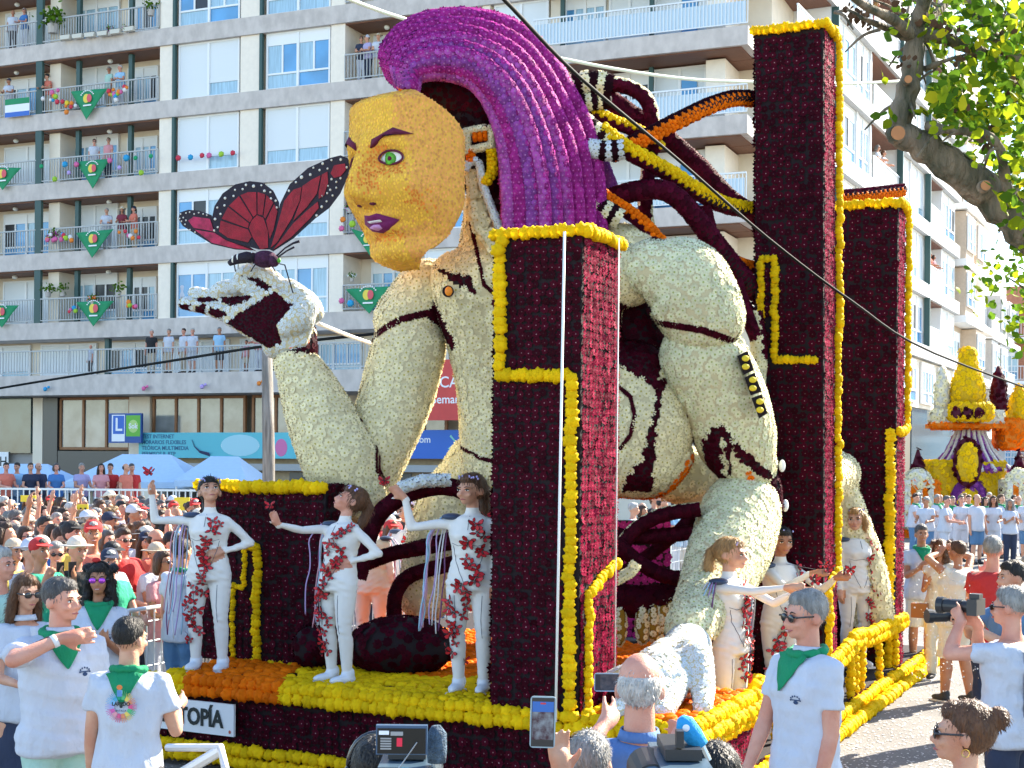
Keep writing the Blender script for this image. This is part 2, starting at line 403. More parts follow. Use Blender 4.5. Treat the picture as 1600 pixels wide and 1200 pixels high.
ang = math.atan2(-.392, .920); E = Vector((.920, -.392, 0)); NI = Vector((.392, .920, 0)); P0 = Vector((-13.25, 57.5, 0))
def s_of(px, d=0):      # along-facade position where the sight line through px meets the plane d metres in front of the wall
    k = (px-PX)/F; A = P0-NI*d
    return (k*A.y-A.x)/(E.x-k*E.y)
B1 = empty('apartment_building', P0, ang, 'long cream and grey concrete apartment block with balconies behind the parade float', 'building')
WORLD.pop(B1.name, None)
rr = random.Random(11)
FL = [5.15+0.06] ; ZS = [8.05+2.84*k for k in range(7)]
XL, XR = s_of(-260), s_of(1185)
def window(par, x0, x1, z0, z1, y, style, seed=0):
    q = random.Random(seed); f = MB(); w_ = x1-x0; h = z1-z0; t = .07
    f.box(x0, x1, y, y+.1, z1-t, z1); f.box(x0, x1, y, y+.1, z0, z0+t); f.box(x0, x0+t, y, y+.1, z0+t, z1-t); f.box(x1-t, x1, y, y+.1, z0+t, z1-t)
    xm = (x0+x1)/2; f.box(xm-.05, xm+.05, y-.02, y+.1, z0+t, z1-t)
    if style == 'shut':
        fo = f.build('window', C_WHITE, par)
        for a, b_ in ((x0+t, xm-.05), (xm+.05, x1-t)):
            cut = z0+t+(h*.22 if q.random() < .35 else 0)
            MB().box(a, b_, y+.03, y+.08, cut, z1-t).build('shutter', C_SHUT, fo)
            if cut > z0+t+.01: MB().box(a, b_, y+.06, y+.07, z0+t, cut-.004).build('pane', C_CURT, fo)
        return fo
    zt = z1-h*.22                       # roller box above
    f.box(x0+t, x1-t, y+.02, y+.1, zt, z1-t); zs = z0+h*.28
    f.box(x0+t, x1-t, y+.005, y+.1, zs-.035, zs+.035)
    for a, b_ in ((x0+t, xm-.05), (xm+.05, x1-t)):
        c = (a+b_)/2; f.box(c-.035, c+.035, y+.01, y+.1, zs+.035, zt)
    fo = f.build('window', C_WHITE, par)
    for a, b_ in ((x0+t, xm-.05), (xm+.05, x1-t)):
        c = (a+b_)/2
        for u, v_ in ((a, c-.035), (c+.035, b_)):
            m_ = C_DARK if q.random() < .22 else (C_GLASS if q.random() < .4 else C_CURT)
            MB().box(u, v_, y+.05, y+.06, zs+.035, zt).build('pane', m_, fo)
        MB().box(a, b_, y+.05, y+.06, z0+t, zs-.035).build('pane', C_GLASS if q.random() < .5 else C_CURT, fo)
    return fo
def railing(par, x0, x1, y, z, h=1.0, m=None, step=.13, M=None):
    m = m or C_RAIL; b_ = MB()
    b_.box(x0, x1, y-.03, y+.03, z+h-.05, z+h, M=M); b_.box(x0, x1, y-.02, y+.02, z+.08, z+.12, M=M)
    r_ = b_.build('railing', m, par); k = MB(); n = int((x1-x0)/step)
    for i in range(n+1):
        x = x0+(x1-x0)*i/max(n, 1); k.box(x-.014, x+.014, y-.012, y+.012, z+.12, z+h-.05, M=M)
    o = k.build('baluster', m, r_); o['kind'] = 'stuff'; return r_
D_REC = 1.35
bays = [(-260, -200, 'w'), (-185, -60, 'b'), (-45, 55, 'b'), (62, 245, 'b'), (268, 367, 'w'), (405, 509, 'w'), (534, 640, 'b'), (655, 745, 'w'), (760, 850, 'w')]
core = MB().box(XL, XR, D_REC, 14, 0, 28.6); core.build('wall', C_WALL, B1)
for zi, Z in enumerate(ZS):
    MB().box(XL, s_of(850), -.12, D_REC-.002, Z-.67, Z).build('floor_slab', C_SLAB, B1)
    if Z > 25: continue
    z0, z1 = Z, Z+2.84-.67
    for bi, (a, b_, kind) in enumerate(bays):
        x0, x1 = s_of(a), s_of(b_); sd_ = zi*37+bi
        if kind == 'w':
            window(B1, x0+.12, x1, z0, z1-.003, .06, 'shut' if (zi in (2, 3) and rr.random() < .75) or rr.random() < .2 else 'open', sd_)
            MB().box(x0, x1, .2, D_REC-.003, z0, z1-.001).build('infill_wall', C_WALL, B1)
        else:
            if zi > 4: pass
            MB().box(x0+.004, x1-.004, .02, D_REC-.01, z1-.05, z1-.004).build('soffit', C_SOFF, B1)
            if a == 62:
                window(B1, s_of(112, -1.3), s_of(182, -1.3), z0, z1-.06, D_REC-.13, 'shut' if zi % 2 else 'open', sd_)
                window(B1, s_of(196, -1.3), s_of(243, -1.3), z0, z1-.3, D_REC-.13, 'open', sd_+5)
                for px in (110, 192): MB().box(s_of(px)-.09, s_of(px)+.09, .25, .42, z0, z1-.06).build('downpipe', C_PIPE, B1)
                MB().box(x0+.1, x0+.65, .3, D_REC-.02, z0, z1-.06).build('side_wall', C_WALL, B1)
            else:
                window(B1, x0+.5, min(x1-.4, x0+3.2), z0, z1-.2, D_REC-.13, 'open' if rr.random() < .6 else 'shut', sd_)
            railing(B1, x0+.02, x1-.02, -.06, z0, 1.0, C_RAIL)
            lm = MB().ell(((x0+x1)/2, .6, z1-.13), (.11, .11, .09), 8, 6).build('ceiling_lamp', mat('lamp_glass', (.75, .75, .7), .3), B1, smooth=True)
    pe = [(-200, -185), (-60, -45), (245, 266), (371, 402), (512, 534), (640, 655), (748, 760)]
    for a, b_ in pe:
        MB().box(s_of(a), s_of(b_), -.02, D_REC-.004, z0, z1-.002).build('pilaster', C_TILE, B1)
    for px in (58, 268.2, 404):
        MB().box(s_of(px)-(.16 if px == 58 else .07), s_of(px)+(.16 if px == 58 else .05), -.09, .05, z0, z1-.002).build('downpipe', C_PIPE, B1)
# projecting balconies at the corner
XB = s_of(1163, 1.5)
RDW, RDN = Vector((.447, .894, 0)), Vector((.894, -.447, 0))
for zi, Z in enumerate(ZS):
    xa = s_of(852); MB().box(xa, XB, -1.5, D_REC-.003, Z-.62, Z).build('balcony_slab', C_SLAB, B1)
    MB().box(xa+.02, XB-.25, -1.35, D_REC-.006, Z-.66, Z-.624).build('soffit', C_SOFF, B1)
    if Z > 25: continue
    z0, z1 = Z, Z+2.84-.67
    r_ = railing(B1, xa, XB-.03, -1.44, Z, 1.0, C_RAILW, .12)
    MB().box(xa+.05, XB-.1, -1.40, -1.385, Z+.14, Z+.82).build('glass_panel', mat('railing_glass', (.55, .68, .76), .2, spec=.6), r_)
    for px in (874, 1013, 1102): MB().box(s_of(px, .3)-.07, s_of(px, .3)+.07, -.4, -.26, z0, z1-.05).build('downpipe', C_PIPE, B1)
    for j, (a, b_) in enumerate(((876, 940), (945, 1010), (1016, 1098))):
        window(B1, s_of(a), s_of(b_), z0, z1-.04, .0, 'shut' if (zi+j) % 3 else 'open', zi*7+j+300)
    MB().box(s_of(1060), s_of(1084), -.03, -.005, z0, z1-.5).build('door', mat('blue_door', (.08, .30, .60), .4), B1)
    MB().box(s_of(1104), s_of(1134), -.5, D_REC-.004, z0, z1-.05).build('pilaster', C_TILE, B1)
    MB().box(s_of(852), XB-2.2, .14, D_REC-.004, z0, z1-.045).build('infill_wall', C_WALL, B1)
# terrace above the shops
XT = s_of(1110, 1.5)
MB().box(XL, XT, -1.6, D_REC-.002, 5.02, 5.80).build('terrace_slab', C_SLAB, B1)
railing(B1, XL, XT, -1.5, 5.8, 1.0, C_RAIL, .14)
for i, px in enumerate(range(-180, 1000, 105)):
    window(B1, s_of(px), s_of(px+88), 5.8, 7.3, D_REC-.14, 'shut' if i % 3 else 'open', 900+i)
for px in (-100, 160, 420, 640): MB().box(s_of(px)-.1, s_of(px)+.1, .2, .4, 5.8, 7.36).build('column', C_PIPE, B1)
# street level
GR = mat('shopfront_dark', (.03, .035, .04), .3, spec=.6); TN = mat('ochre_stone', (.42, .32, .20), .7, var=.15)
MB().box(XL, XT, -.02, D_REC-.005, 2.25, 2.75).build('shop_fascia', mat('shop_fascia_grey', (.30, .29, .28), .7), B1)
def woodwin(px0, px1, z0, z1, n, y=-.1):
    x0, x1 = s_of(px0), s_of(px1); f = MB(); t = .1
    f.box(x0, x1, y, y+.12, z1-t, z1); f.box(x0, x1, y, y+.12, z0, z0+t)
    for i in range(n+1):
        x = x0+(x1-x0-t)*i/n; f.box(x, x+t, y-.01, y+.11, z0+t, z1-t)
    fo = f.build('window', C_WOOD, B1)
    for i in range(n):
        a = x0+(x1-x0-t)*i/n+t+.01; b_ = x0+(x1-x0-t)*(i+1)/n-.01
        MB().box(a, b_, y+.05, y+.07, z0+t+.005, z1-t-.005).build('pane', mat('street_glass', (.30, .31, .30), .12, spec=.9, var=.5, vscale=1.2), fo)
woodwin(95, 206, 2.9, 5.0, 3); woodwin(240, 385, 3.3, 5.0, 4); woodwin(395, 470, 3.3, 5.0, 2); woodwin(560, 700, 3.3, 5.0, 4)
MB().box(s_of(-260), s_of(54), -.25, -.05, 2.75, 5.0).build('shop_window', mat('green_glass', (.07, .12, .12), .1, spec=.8, var=.5, vscale=1), B1)
MB().box(s_of(72), s_of(94), -.2, D_REC-.006, 0, 5.0).build('pier', GR, B1)
MB().box(s_of(206), s_of(238), -.2, D_REC-.006, 0, 5.0).build('pier', C_WALL, B1)
MB().box(s_of(56), s_of(71), -.2, D_REC-.006, 0, 5.0).build('pier', C_WALL, B1)
MB().box(s_of(94)+.02, s_of(206)-.02, -.18, -.06, 1.4, 2.85).build('shop_fascia', GR, B1)
MB().box(s_of(240), s_of(900), -.3, -.1, .3, 2.7).build('shop_base', TN, B1)
MB().box(s_of(240), s_of(900), -.9, -.3, 2.15, 2.4).build('awning_beam', mat('awning_beam_grey', (.35, .36, .36), .6), B1)
for i in range(7):
    x = s_of(250+i*70); MB().box(x, x+1.3, -.34, -.303, .35, 2.1).build('shop_door', GR, B1)

# right-hand facade of the same corner, seen along the street
CO = P0+E*(XR)
ang2 = math.atan2(RDW.y, RDW.x)
B2 = empty('corner_apartment_building', CO, ang2, 'white sunlit apartment block front running down the street behind the tall flower towers', 'building')
MB().box(0.02, 30, D_REC, 13, 0, 28.3).build('wall', C_WALL, B2)
XC0 = -.35
for zi, Z in enumerate(ZS):
    MB().box(.02, 30, -1.25, D_REC-.003, Z-.62, Z).build('floor_slab', mat('painted_concrete', (.50, .52, .53), .7, var=.08), B2)
    if Z > 25: continue
    z0, z1 = Z, Z+2.22
    for a, b_, kd in ((0.1, 4.6, 'b'), (5, 8.7, 'w'), (9, 10.9, 'w'), (11.1, 15.9, 'b'), (16.2, 18.6, 'w'), (19, 21.9, 'w'), (22.2, 26, 'b'), (26.3, 29.9, 'w')):
        if kd == 'w':
            window(B2, a, b_, z0, z1-.01, -1.0, 'open' if rr.random() < .5 else 'shut', zi*31+int(a)+600)
            MB().box(a, b_, -.86, D_REC-.004, z0, z1-.002).build('infill_wall', C_WHITE, B2)
        else:
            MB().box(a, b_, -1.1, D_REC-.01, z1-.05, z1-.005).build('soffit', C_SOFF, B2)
            window(B2, a+.8, min(b_-.2, a+3.4), z0, z1-.2, D_REC-.13, 'open', zi*31+int(a)+700)
            railing(B2, a, b_, -1.15, z0, 1.0, C_RAILW, .16)
    for x in (4.7, 8.75, 10.95, 15.95, 18.7, 22.0, 26.05):
        MB().box(x, x+.22, -1.05, D_REC-.005, z0, z1-.001).build('pilaster', C_WHITE, B2)
    for x in (5.0-.06, 15.9, 21.95): MB().box(x-.1, x+.04, -1.32, -1.06, z0, z1-.001).build('downpipe', C_PIPE, B2)
for k in range(3): MB().box(0.1+10*k, 9.8+10*k, -.9, D_REC-.006, .2, 5.2).build('shop_front', GR if k % 2 else mat('shop_glass', (.08, .13, .16), .1, spec=.8), B2)
MB().box(.02, 30, -1.0, D_REC-.005, 5.2, 7.4).build('first_floor_wall', C_WALL, B2)
for i in range(7): window(B2, .8+i*4.1, 3.6+i*4.1, 5.4, 7.3, -1.12, 'open', 1000+i)

def plain_block(name, t0, t1, top, col, label, seed, off=0.0, nf=2.9):
    o = empty(name, CO+RDW*t0, ang2, label, 'building'); q = random.Random(seed); L = t1-t0
    MB().box(0, L, off, 12, 0, top).build('wall', col, o)
    z = 4.5
    while z+nf < top:
        MB().box(0, L, off-.9, off-.002, z-.35, z).build('floor_slab', C_WHITE, o)
        x = .5
        while x+2.6 < L:
            if q.random() < .5:
                railing(o, x-.2, x+2.6, off-.8, z, 1.0, C_RAILW, .2)
                window(o, x, x+2.2, z+.02, z+2.2, off-.12, 'open', q.randrange(9999))
            else:
                window(o, x, x+2.2, z+.5, z+2.3, off-.9, 'open', q.randrange(9999)); MB().box(x-.1, x+2.3, off-.78, off-.004, z+.005, z+2.5).build('bay_wall', col, o)
            x += 3.3
        z += nf
    return o
plain_block('apartment_building', 30.6, 40, 24.5, mat('pale_apricot_wall', (.62, .50, .38), .8, var=.1), 'narrow apricot apartment block with glazed bays just beyond the white corner block', 5, -.6)
plain_block('apartment_building', 40.6, 52, 14.6, mat('pale_grey_wall', (.50, .50, .49), .8, var=.1), 'low grey apartment block far down the street beside the apricot block', 6, -.4)
# brick building closing the street
BR = mat('orange_brick', (.46, .20, .12), .8, var=.25, vscale=12); b3o = pix(1535, 738, 100)
B3 = empty('brick_building', (b3o.x, b3o.y, 0), R(-3), 'orange brick apartment building closing the far end of the street', 'building')
MB().box(0, 16, 0, 10, 0, 13.2).build('wall', BR, B3)
MB().prism([(-.6, 13.2), (16.6, 13.2), (15, 14.8), (1, 14.8)], -.7, 10.5).build('roof', mat('clay_tiles', (.42, .19, .12), .8, var=.2, vscale=5), B3)
for k in range(4):
    z = 2.6+k*2.9
    MB().box(-.3, 7.5, -1.5, -.01, z-.25, z).build('balcony_slab', C_WHITE, B3); railing(B3, -.3, 7.5, -1.4, z, 1.0, C_RAILW, .2)
    for x in (.6, 3.4, 6.2, 9.5, 12.5): window(B3, x, x+1.7, z+.1, z+2.2, -.13, 'open', 50+k*9+int(x))
    MB().box(7.7, 9.0, -.9, -.012, z-.3, z+2.4).build('white_bay', C_WHITE, B3)

# ================================================================== FLOWER FLOAT
UF = Vector((-.879, .477, 0)); VF = Vector((.415, .910, 0))      # along the front (to the left), along the side (to the back)
KF = Vector((.6, 10.05, 0)); FZ = .72                            # corner under the near column, deck height
FOAM = mat('black_foam', (.012, .006, .008), .9)
FOAMY = mat('yellow_foam', (.30, .17, .01), .9)
def garland(parent, path, kind, size=.06, step=None, t='pom', name='marigold', n=1, single=40, nrm=None):
    pts = along(path, step or size*1.45); P = []; N = []
    for p, d in pts:
        for k in range(n):
            q = Vector((random.gauss(0, .12), -1+random.gauss(0, .1), .55+random.gauss(0, .15))) if nrm is None else Vector(nrm)+Vector((random.gauss(0, .1),)*3)
            P.append(p+Vector((random.gauss(0, .006), random.gauss(0, .006), random.gauss(0, .006)))); N.append(q)
    flowers(parent, P, N, size, t, kind, name, single)
def quad_field(parent, o, a, b, kind, size, nrm, skip=None, single=0, t='daisy', name='dark_flower', fill=1.0, lift=.0):
    """flowers in rows on the rectangle o + s*a + t*b"""
    La, Lb = a.length, b.length; st = size*1.9*fill; na, nb = max(1, round(La/st)), max(1, round(Lb/st)); P = []; 
    for i in range(na):
        for j in range(nb):
            u = (i+.5)/na + random.gauss(0, .11)/na; v_ = (j+.5)/nb + random.gauss(0, .11)/nb
            p = o+a*u+b*v_+nrm*lift
            if skip and skip(u*La, v_*Lb): continue
            P.append(p)
    flowers(parent, P, [nrm]*len(P), size*1.08, t, kind, name, single)
FL_ = wroot('flower_float', (0, 11.5, 0), 'long flower covered parade float deck with dark red skirt and yellow garland edges', 'parade float')
LEFT = KF+UF*3.99; FR = KF-UF*.68; FRc = FR                       # left end and front right corner of the hand platform
SB = VF*9.6
def slab(parent, name, pts, z0, z1, m):
    mb = MB(); n = len(pts); mb.add([Vector((p.x, p.y, z)) for z in (z0, z1) for p in pts], [tuple(reversed(range(n))), tuple(range(n, 2*n))]+[(i, (i+1) % n, (i+1) % n+n, i+n) for i in range(n)])
    return mb.build(name, m, parent)
fn = Vector((VF.x*0-.477, -.879, 0)); sn = Vector((.910, -.415, 0))   # outward normals of front and side
# deck bodies: main deck, hand platform, low side deck
slab(FL_, 'deck', [LEFT, KF, KF+VF*9, LEFT+VF*6], .10, FZ-.05, FOAM)
slab(FL_, 'hand_platform', [KF+fn*-.0+UF*.02+VF*.01, FR, FR+VF*1.45, KF+VF*1.45], .12, FZ-.06, FOAM)
SD0 = FR+VF*1.5
slab(FL_, 'side_deck', [KF+VF*1.46, SD0, SD0+VF*8.3, KF+VF*9.8], .06, .16, FOAM)
def zed(p, z): return Vector((p.x, p.y, z))
# skirts of dark flowers
quad_field(FL_, zed(KF, .2)+fn*.02, UF*3.99, Vector((0, 0, .40)), 'dark', .034, fn, single=120)
quad_field(FL_, zed(KF, .2)+fn*.02, -UF*.68, Vector((0, 0, .40)), 'dark', .034, fn, single=20)
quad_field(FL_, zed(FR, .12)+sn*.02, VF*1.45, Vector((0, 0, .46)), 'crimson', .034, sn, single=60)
quad_field(FL_, zed(SD0, .03)+sn*.02, VF*8.3, Vector((0, 0, .14)), 'dark', .036, sn, single=0)
# yellow pompoms: front top rim (three rows), foot rope, side rope
def fpos(px, off):
    k = (px-PX)/F; o = KF+fn*off; t = (k*o.y-o.x)/(UF.x-k*UF.y); return o+UF*t
for dz, off, sz in ((0.0, .0, .052), (-.065, .03, .054)):
    for kd, a_, b_ in (('yellow', LEFT+fn*(.03+off), fpos(292, .03+off)), ('orange', fpos(300, .03+off), fpos(436, .03+off)), ('yellow', fpos(443, .03+off), FR+fn*(.03+off))):
        garland(FL_, [zed(a_, FZ+dz-.05), zed(b_, FZ+dz-.05)], kd, sz, single=60 if kd == 'yellow' else 20, name='marigold' if kd == 'yellow' else 'orange_marigold')
for dz in (.0, .085): garland(FL_, [zed(LEFT, .08+dz)+fn*.07, zed(FR, .08+dz)+fn*.07], 'yellow', .05, single=40)
for dz, off in ((0.02, .0), (-.06, .03), (-.13, .0)):
    garland(FL_, [zed(FR, FZ+dz-.05)+sn*(.03+off), zed(FR+VF*1.45, FZ+dz-.05)+sn*(.03+off)], 'yellow', .06, single=26, nrm=(.6, -.7, .5))
for dz, off in ((.02, .13), (.10, .05), (.05, .2)):
    garland(FL_, [zed(FR, dz)+sn*off, zed(FR+VF*9.7, dz)+sn*off], 'yellow', .06, single=45, nrm=(.7, -.5, .6))
# tables and rails of yellow flowers along the side, with posts
def post(parent, p, z0, z1, r=.05):
    MB().tube([zed(p, z0), zed(p, z1)], r*.6, 6).build('post', FOAMY, parent)
    garland(parent, [zed(p, z0+.04), zed(p, z1)], 'yellow', r, single=5, nrm=(.5, -.8, .2))
for k, (t0, ln, zt, dp) in enumerate(((1.55, .75, .52, .55), (2.45, .55, .60, .6))):
    o = FR+VF*t0; slab(FL_, 'stand', [o, o+VF*ln, o+VF*ln-sn*dp, o-sn*dp], zt-.07, zt, FOAMY)
    quad_field(FL_, zed(o, zt), VF*ln, -sn*dp, 'yellow', .05, Vector((0, 0, 1)), single=20, t='pom', name='marigold')
    for a in (0, .07): garland(FL_, [zed(o-sn*dp, zt-a), zed(o, zt-a)+sn*.02, zed(o+VF*ln, zt-a)+sn*.02], 'yellow', .055, single=15, nrm=(.3, -.8, .4))
    post(FL_, o-sn*.05, .1, zt-.1); post(FL_, o-sn*(dp-.05), .1, zt-.1)
for t0, t1, z0, z1 in ((3.9, 5.2, .50, .62), (5.2, 5.7, .66, .66), (5.9, 8.2, .62, .60)):
    for a in (0, .08): garland(FL_, [zed(FR+VF*t0, z0+a), zed(FR+VF*t1, z1+a)], 'yellow', .06, single=10, nrm=(.5, -.7, .5))
for t0, zt in ((4.1, .5), (5.1, .55), (5.35, .6), (5.65, .6), (6.6, .58), (7.6, .58)): post(FL_, FR+VF*t0, .1, zt)
# deck flowers: yellow in front, orange patches, dark seams
def deckkind(p):      # p world
    x, y = projn(np.array([[p.x, p.y, FZ]]))[0]
    return x, y
P1, P2, P3 = [], [], []
st = .098; na, nb = int(4.6/st), int(4.0/st)
for i in range(na):
    for j in range(nb):
        p = KF-UF*.62+UF*(i*st+random.gauss(0, .01))+VF*(j*st+random.gauss(0, .01)+.02); p.z = FZ-.03
        px, py = projn(np.array([p]))[0]
        a, b_ = i*st-.62, j*st
        if .1 < a < .84 and b_ < .74: continue
        if a < .02 and b_ > 1.38: continue
        dk = abs(((a*.8+b_*.55+.2*math.sin(b_*3)) % 1.15)-.5) < .045 or abs(b_-.38-.1*math.sin(a*2.2)) < .035 and a > 0
        if dk: P3.append(p)
        elif (300 < px < 438+40*b_ and b_ < .8) or b_ > 1.15+.3*math.sin(a*2.5) or (a < 0 and b_ < 1.0): P2.append(p)
        else: P1.append(p)
up = Vector((0, 0, 1))
flowers(FL_, P1, [up]*len(P1), .054, 'pom', 'yellow', 'marigold', 60, objname='marigold_bed')
flowers(FL_, P2, [up]*len(P2), .054, 'pom', 'orange', 'orange_marigold', 60, objname='orange_marigold_bed')
flowers(FL_, P3, [up]*len(P3), .05, 'mum', 'dark', 'dark_flower', 20, objname='dark_seam_bed')

# ---- flower columns
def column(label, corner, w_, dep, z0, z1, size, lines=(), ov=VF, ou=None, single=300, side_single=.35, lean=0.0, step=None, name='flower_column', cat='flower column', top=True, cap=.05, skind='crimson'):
    ou = ou or Vector((-ov.y, ov.x, 0)); c = Vector((corner.x, corner.y, z0)); o = wroot(name, c, label, cat, None)
    fN = (-ov).copy(); fN = Vector((ou.y*-1, ou.x, 0)) ; fN = Vector((-ou.y, ou.x, 0)) if Vector((-ou.y, ou.x, 0)).y < 0 else Vector((ou.y, -ou.x, 0))
    sN = -ou; H = z1-z0; L = Vector((lean, 0, 0))
    mb = MB(); b = [c, c+ou*w_, c+ou*w_+ov*dep, c+ov*dep]; tp = [q+up*H+L for q in b]
    mb.add(b+tp, [(0, 1, 2, 3), (7, 6, 5, 4), (4, 5, 1, 0), (5, 6, 2, 1), (6, 7, 3, 2), (7, 4, 0, 3)]); mb.build('core', FOAM, o)
    vert = up*H+L
    lines = list(lines)
    def mk(face, tw):       # keep flowers off the garland lines
        ls = [l for f_, l, *_ in lines if f_ == face]
        def skip(a, b_):
            for l in ls:
                for (x0, y0), (x1, y1) in zip(l, l[1:]):
                    d = Vector((x1-x0, y1-y0)); t = max(0, min(1, ((a-x0)*d.x+(b_-y0)*d.y)/max(d.length_squared, 1e-9)))
                    if math.hypot(a-x0-t*d.x, b_-y0-t*d.y) < .045: return True
            return False
        return skip
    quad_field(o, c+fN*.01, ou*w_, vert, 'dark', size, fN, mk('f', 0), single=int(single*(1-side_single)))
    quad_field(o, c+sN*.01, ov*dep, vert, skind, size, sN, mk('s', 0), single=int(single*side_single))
    quad_field(o, c+ou*w_-sN*.01, ov*dep, vert, 'dark', size*1.3, -sN, None, single=0)
    if top: quad_field(o, c+vert, ou*w_, ov*dep, 'dark', size, up, None, single=0)
    for f_, l, *q in lines:
        sz = q[0] if q else .045; ax, N_ = (ou, fN) if f_ == 'f' else (ov, sN)
        pth = [c+ax*x+vert*(y/H)+N_*.03 for x, y in l]
        garland(o, pth, 'yellow', sz, sz*1.25, single=30, nrm=N_, name='marigold')
    return o
WA, HA = .66, 3.33
def rim(w_, d, H): return [('f', [(w_, H-.0), (0, H-.0)], .046), ('s', [(0, H), (d, H)], .046)]
ca = KF.copy()+VF*.03+UF*.165
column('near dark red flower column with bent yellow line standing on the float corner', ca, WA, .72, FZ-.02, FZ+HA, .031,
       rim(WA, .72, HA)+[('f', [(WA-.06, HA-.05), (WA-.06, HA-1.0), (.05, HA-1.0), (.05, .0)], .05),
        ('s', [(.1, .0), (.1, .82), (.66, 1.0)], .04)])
MB  # (column B and C stand farther back on the street side)
cb = FR.copy(); tB = 4.45
def on_side(px, off=0):
    k = (px-PX)/F; o = FR+sn*off; t = (k*o.y-o.x)/(VF.x-k*VF.y); return o+VF*t
cB = on_side(1290, -.02); HB = CAMZ+(732-38)/F*cB.y-.12; wB = .63
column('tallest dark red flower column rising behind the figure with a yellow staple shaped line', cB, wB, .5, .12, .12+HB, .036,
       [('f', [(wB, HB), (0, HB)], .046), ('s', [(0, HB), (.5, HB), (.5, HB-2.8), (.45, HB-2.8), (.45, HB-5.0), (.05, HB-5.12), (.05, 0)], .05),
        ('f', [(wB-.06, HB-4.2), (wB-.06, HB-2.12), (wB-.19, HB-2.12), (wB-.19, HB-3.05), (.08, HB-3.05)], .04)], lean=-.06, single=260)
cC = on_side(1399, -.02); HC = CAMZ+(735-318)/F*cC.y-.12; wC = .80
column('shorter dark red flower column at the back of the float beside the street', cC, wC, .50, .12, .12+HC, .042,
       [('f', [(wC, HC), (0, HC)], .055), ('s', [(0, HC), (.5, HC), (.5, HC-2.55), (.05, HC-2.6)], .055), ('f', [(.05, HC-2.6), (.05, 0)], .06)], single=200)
# box at the left, behind the first dancer
bx = gpt(302, 1030, FZ); bx = Vector((bx.x, bx.y+.25, 0)); wD = 1.33
z_top = CAMZ-(755-724)/F*(bx.y)
cD = bx - UF.normalized()*wD
HD = z_top-FZ
column('low wide dark red flower box with stepped yellow line behind the dancers', cD, wD, .35, FZ-.02, FZ+HD, .036,
       [('f', [(wD, HD), (0, HD)], .06), ('f', [(.68, 0), (.68, .99), (.8, .99)], .045), ('f', [(.94, 0), (.94, .64), (.82, .64), (.82, .95)], .026)],
       single=180, name='flower_box', cat='flower box', skind='dark', ov=Vector((.477, .879, 0)))
quad_ = None
# dark mounds and white finger stubs on the deck
for i, (px, py, Y, r) in enumerate(((628, 1010, 12.0, (.42, .3, .24)), (488, 1010, 12.2, (.16, .16, .17)), (600, 1012, 12.1, (.3, .2, .22)))):
    c = pix(px, py, Y); o = wroot('flower_mound', (c.x, c.y, FZ), ('long dark red flower mound lying on the deck between two dancers', 'small round dark red mound beside the flower box', 'dark red mound behind the second dancer\'s boots')[i], 'flower mound')
    me = MB().ell(c, r, 18, 12).mesh('body', FOAM, True); put('body', me, o); P, N = surf_points(me, .07, 4); flowers(o, P, N, .045, 'mum', 'dark', 'dark_flower', 40)
for i, (px, py) in enumerate(((968, 978), (1004, 975), (1022, 972), (1036, 968), (1048, 962))):
    c = pix(px, py, 12.6); o = wroot('flower_stub', (c.x, c.y, FZ), 'cream flower stub standing on the orange deck, number %s from the near column' % ('one', 'two', 'three', 'four', 'five')[i], 'flower stub', 'cream flower stubs behind the near column')
    me = MB().ell(c, (.06, .06, .17), 12, 10).mesh('body', FOAMY, True); put('body', me, o); P, N = surf_points(me, .045, 4); flowers(o, P, N, .028, 'mum', 'cream', 'cream_flower', 12)

# ---- EUTOPIA board
BW = mat('white_board', (.78, .79, .80), .5); INK = mat('black_ink', (.012, .02, .02), .6)
pb = gpt(0, 0, 0) if False else None
def front_at(px, off):
    k = (px-PX)/F; o = KF+fn*off; t = (k*o.y-o.x)/(UF.x-k*UF.y); return o+UF*t
pr_, pl_ = front_at(370, .08), front_at(235, .08); L = (pr_-pl_).length; ctr = (pr_+pl_)/2; ctr.z = .40
o = empty('name_board', (ctr.x, ctr.y, .40), math.atan2(-UF.y, -UF.x), 'white name board reading EUTOPÍA on the front of the float', 'sign')
MB().box(-L/2, L/2, -.012, .012, -.125, .125).build('board', BW, o)
tm = text_mesh('EUTOPÍA', .185, .002, bold=.006); tm.materials.append(INK)
MBM = Matrix.Rotation(R(90), 4, 'X'); put('lettering', tm, o, obmat=Matrix.Translation((.015, -.018, -.005)) @ MBM @ Matrix.Scale(.86, 4, (1, 0, 0)))
tag(MB().ell((L/2-.035, -.016, -.09), (.012, .003, .014), 8, 6).build('emblem', mat('emblem_red', (.5, .1, .06), .5), o), None)

# white streamer wires in front of the columns
def wire(name, pts, r, m, label, cat='cable'):
    o = MB().tube(smooth_path(pts, 5) if len(pts) > 2 else pts, r, 6).build(name, m, smooth=True); tag(o, label, cat); return o
WW = mat('white_cord', (.85, .85, .82), .5)
wire('white_rod', [pix(882, 362, 9.75), pix(868, 1128, 9.75)], .009, WW, 'thin white upright rod in front of the near flower column', 'rod')
wire('white_string', [pix(967, 372, 10.6), pix(961, 1045, 10.6)], .005, WW, 'thin white cord hanging down the street side edge of the near column', 'cord')
wire('overhead_cable', [pix(760, -30, 7.5), pix(800, 12, 8), pix(905, 120, 9.4), pix(1060, 250, 11), pix(1200, 372, 12.6), pix(1330, 470, 13.8), pix(1460, 552, 16), pix(1700, 640, 20)], .012, mat('black_cable', (.006, .008, .008), .7, spec=.1), 'black overhead cable sloping down across the hair and hoses')
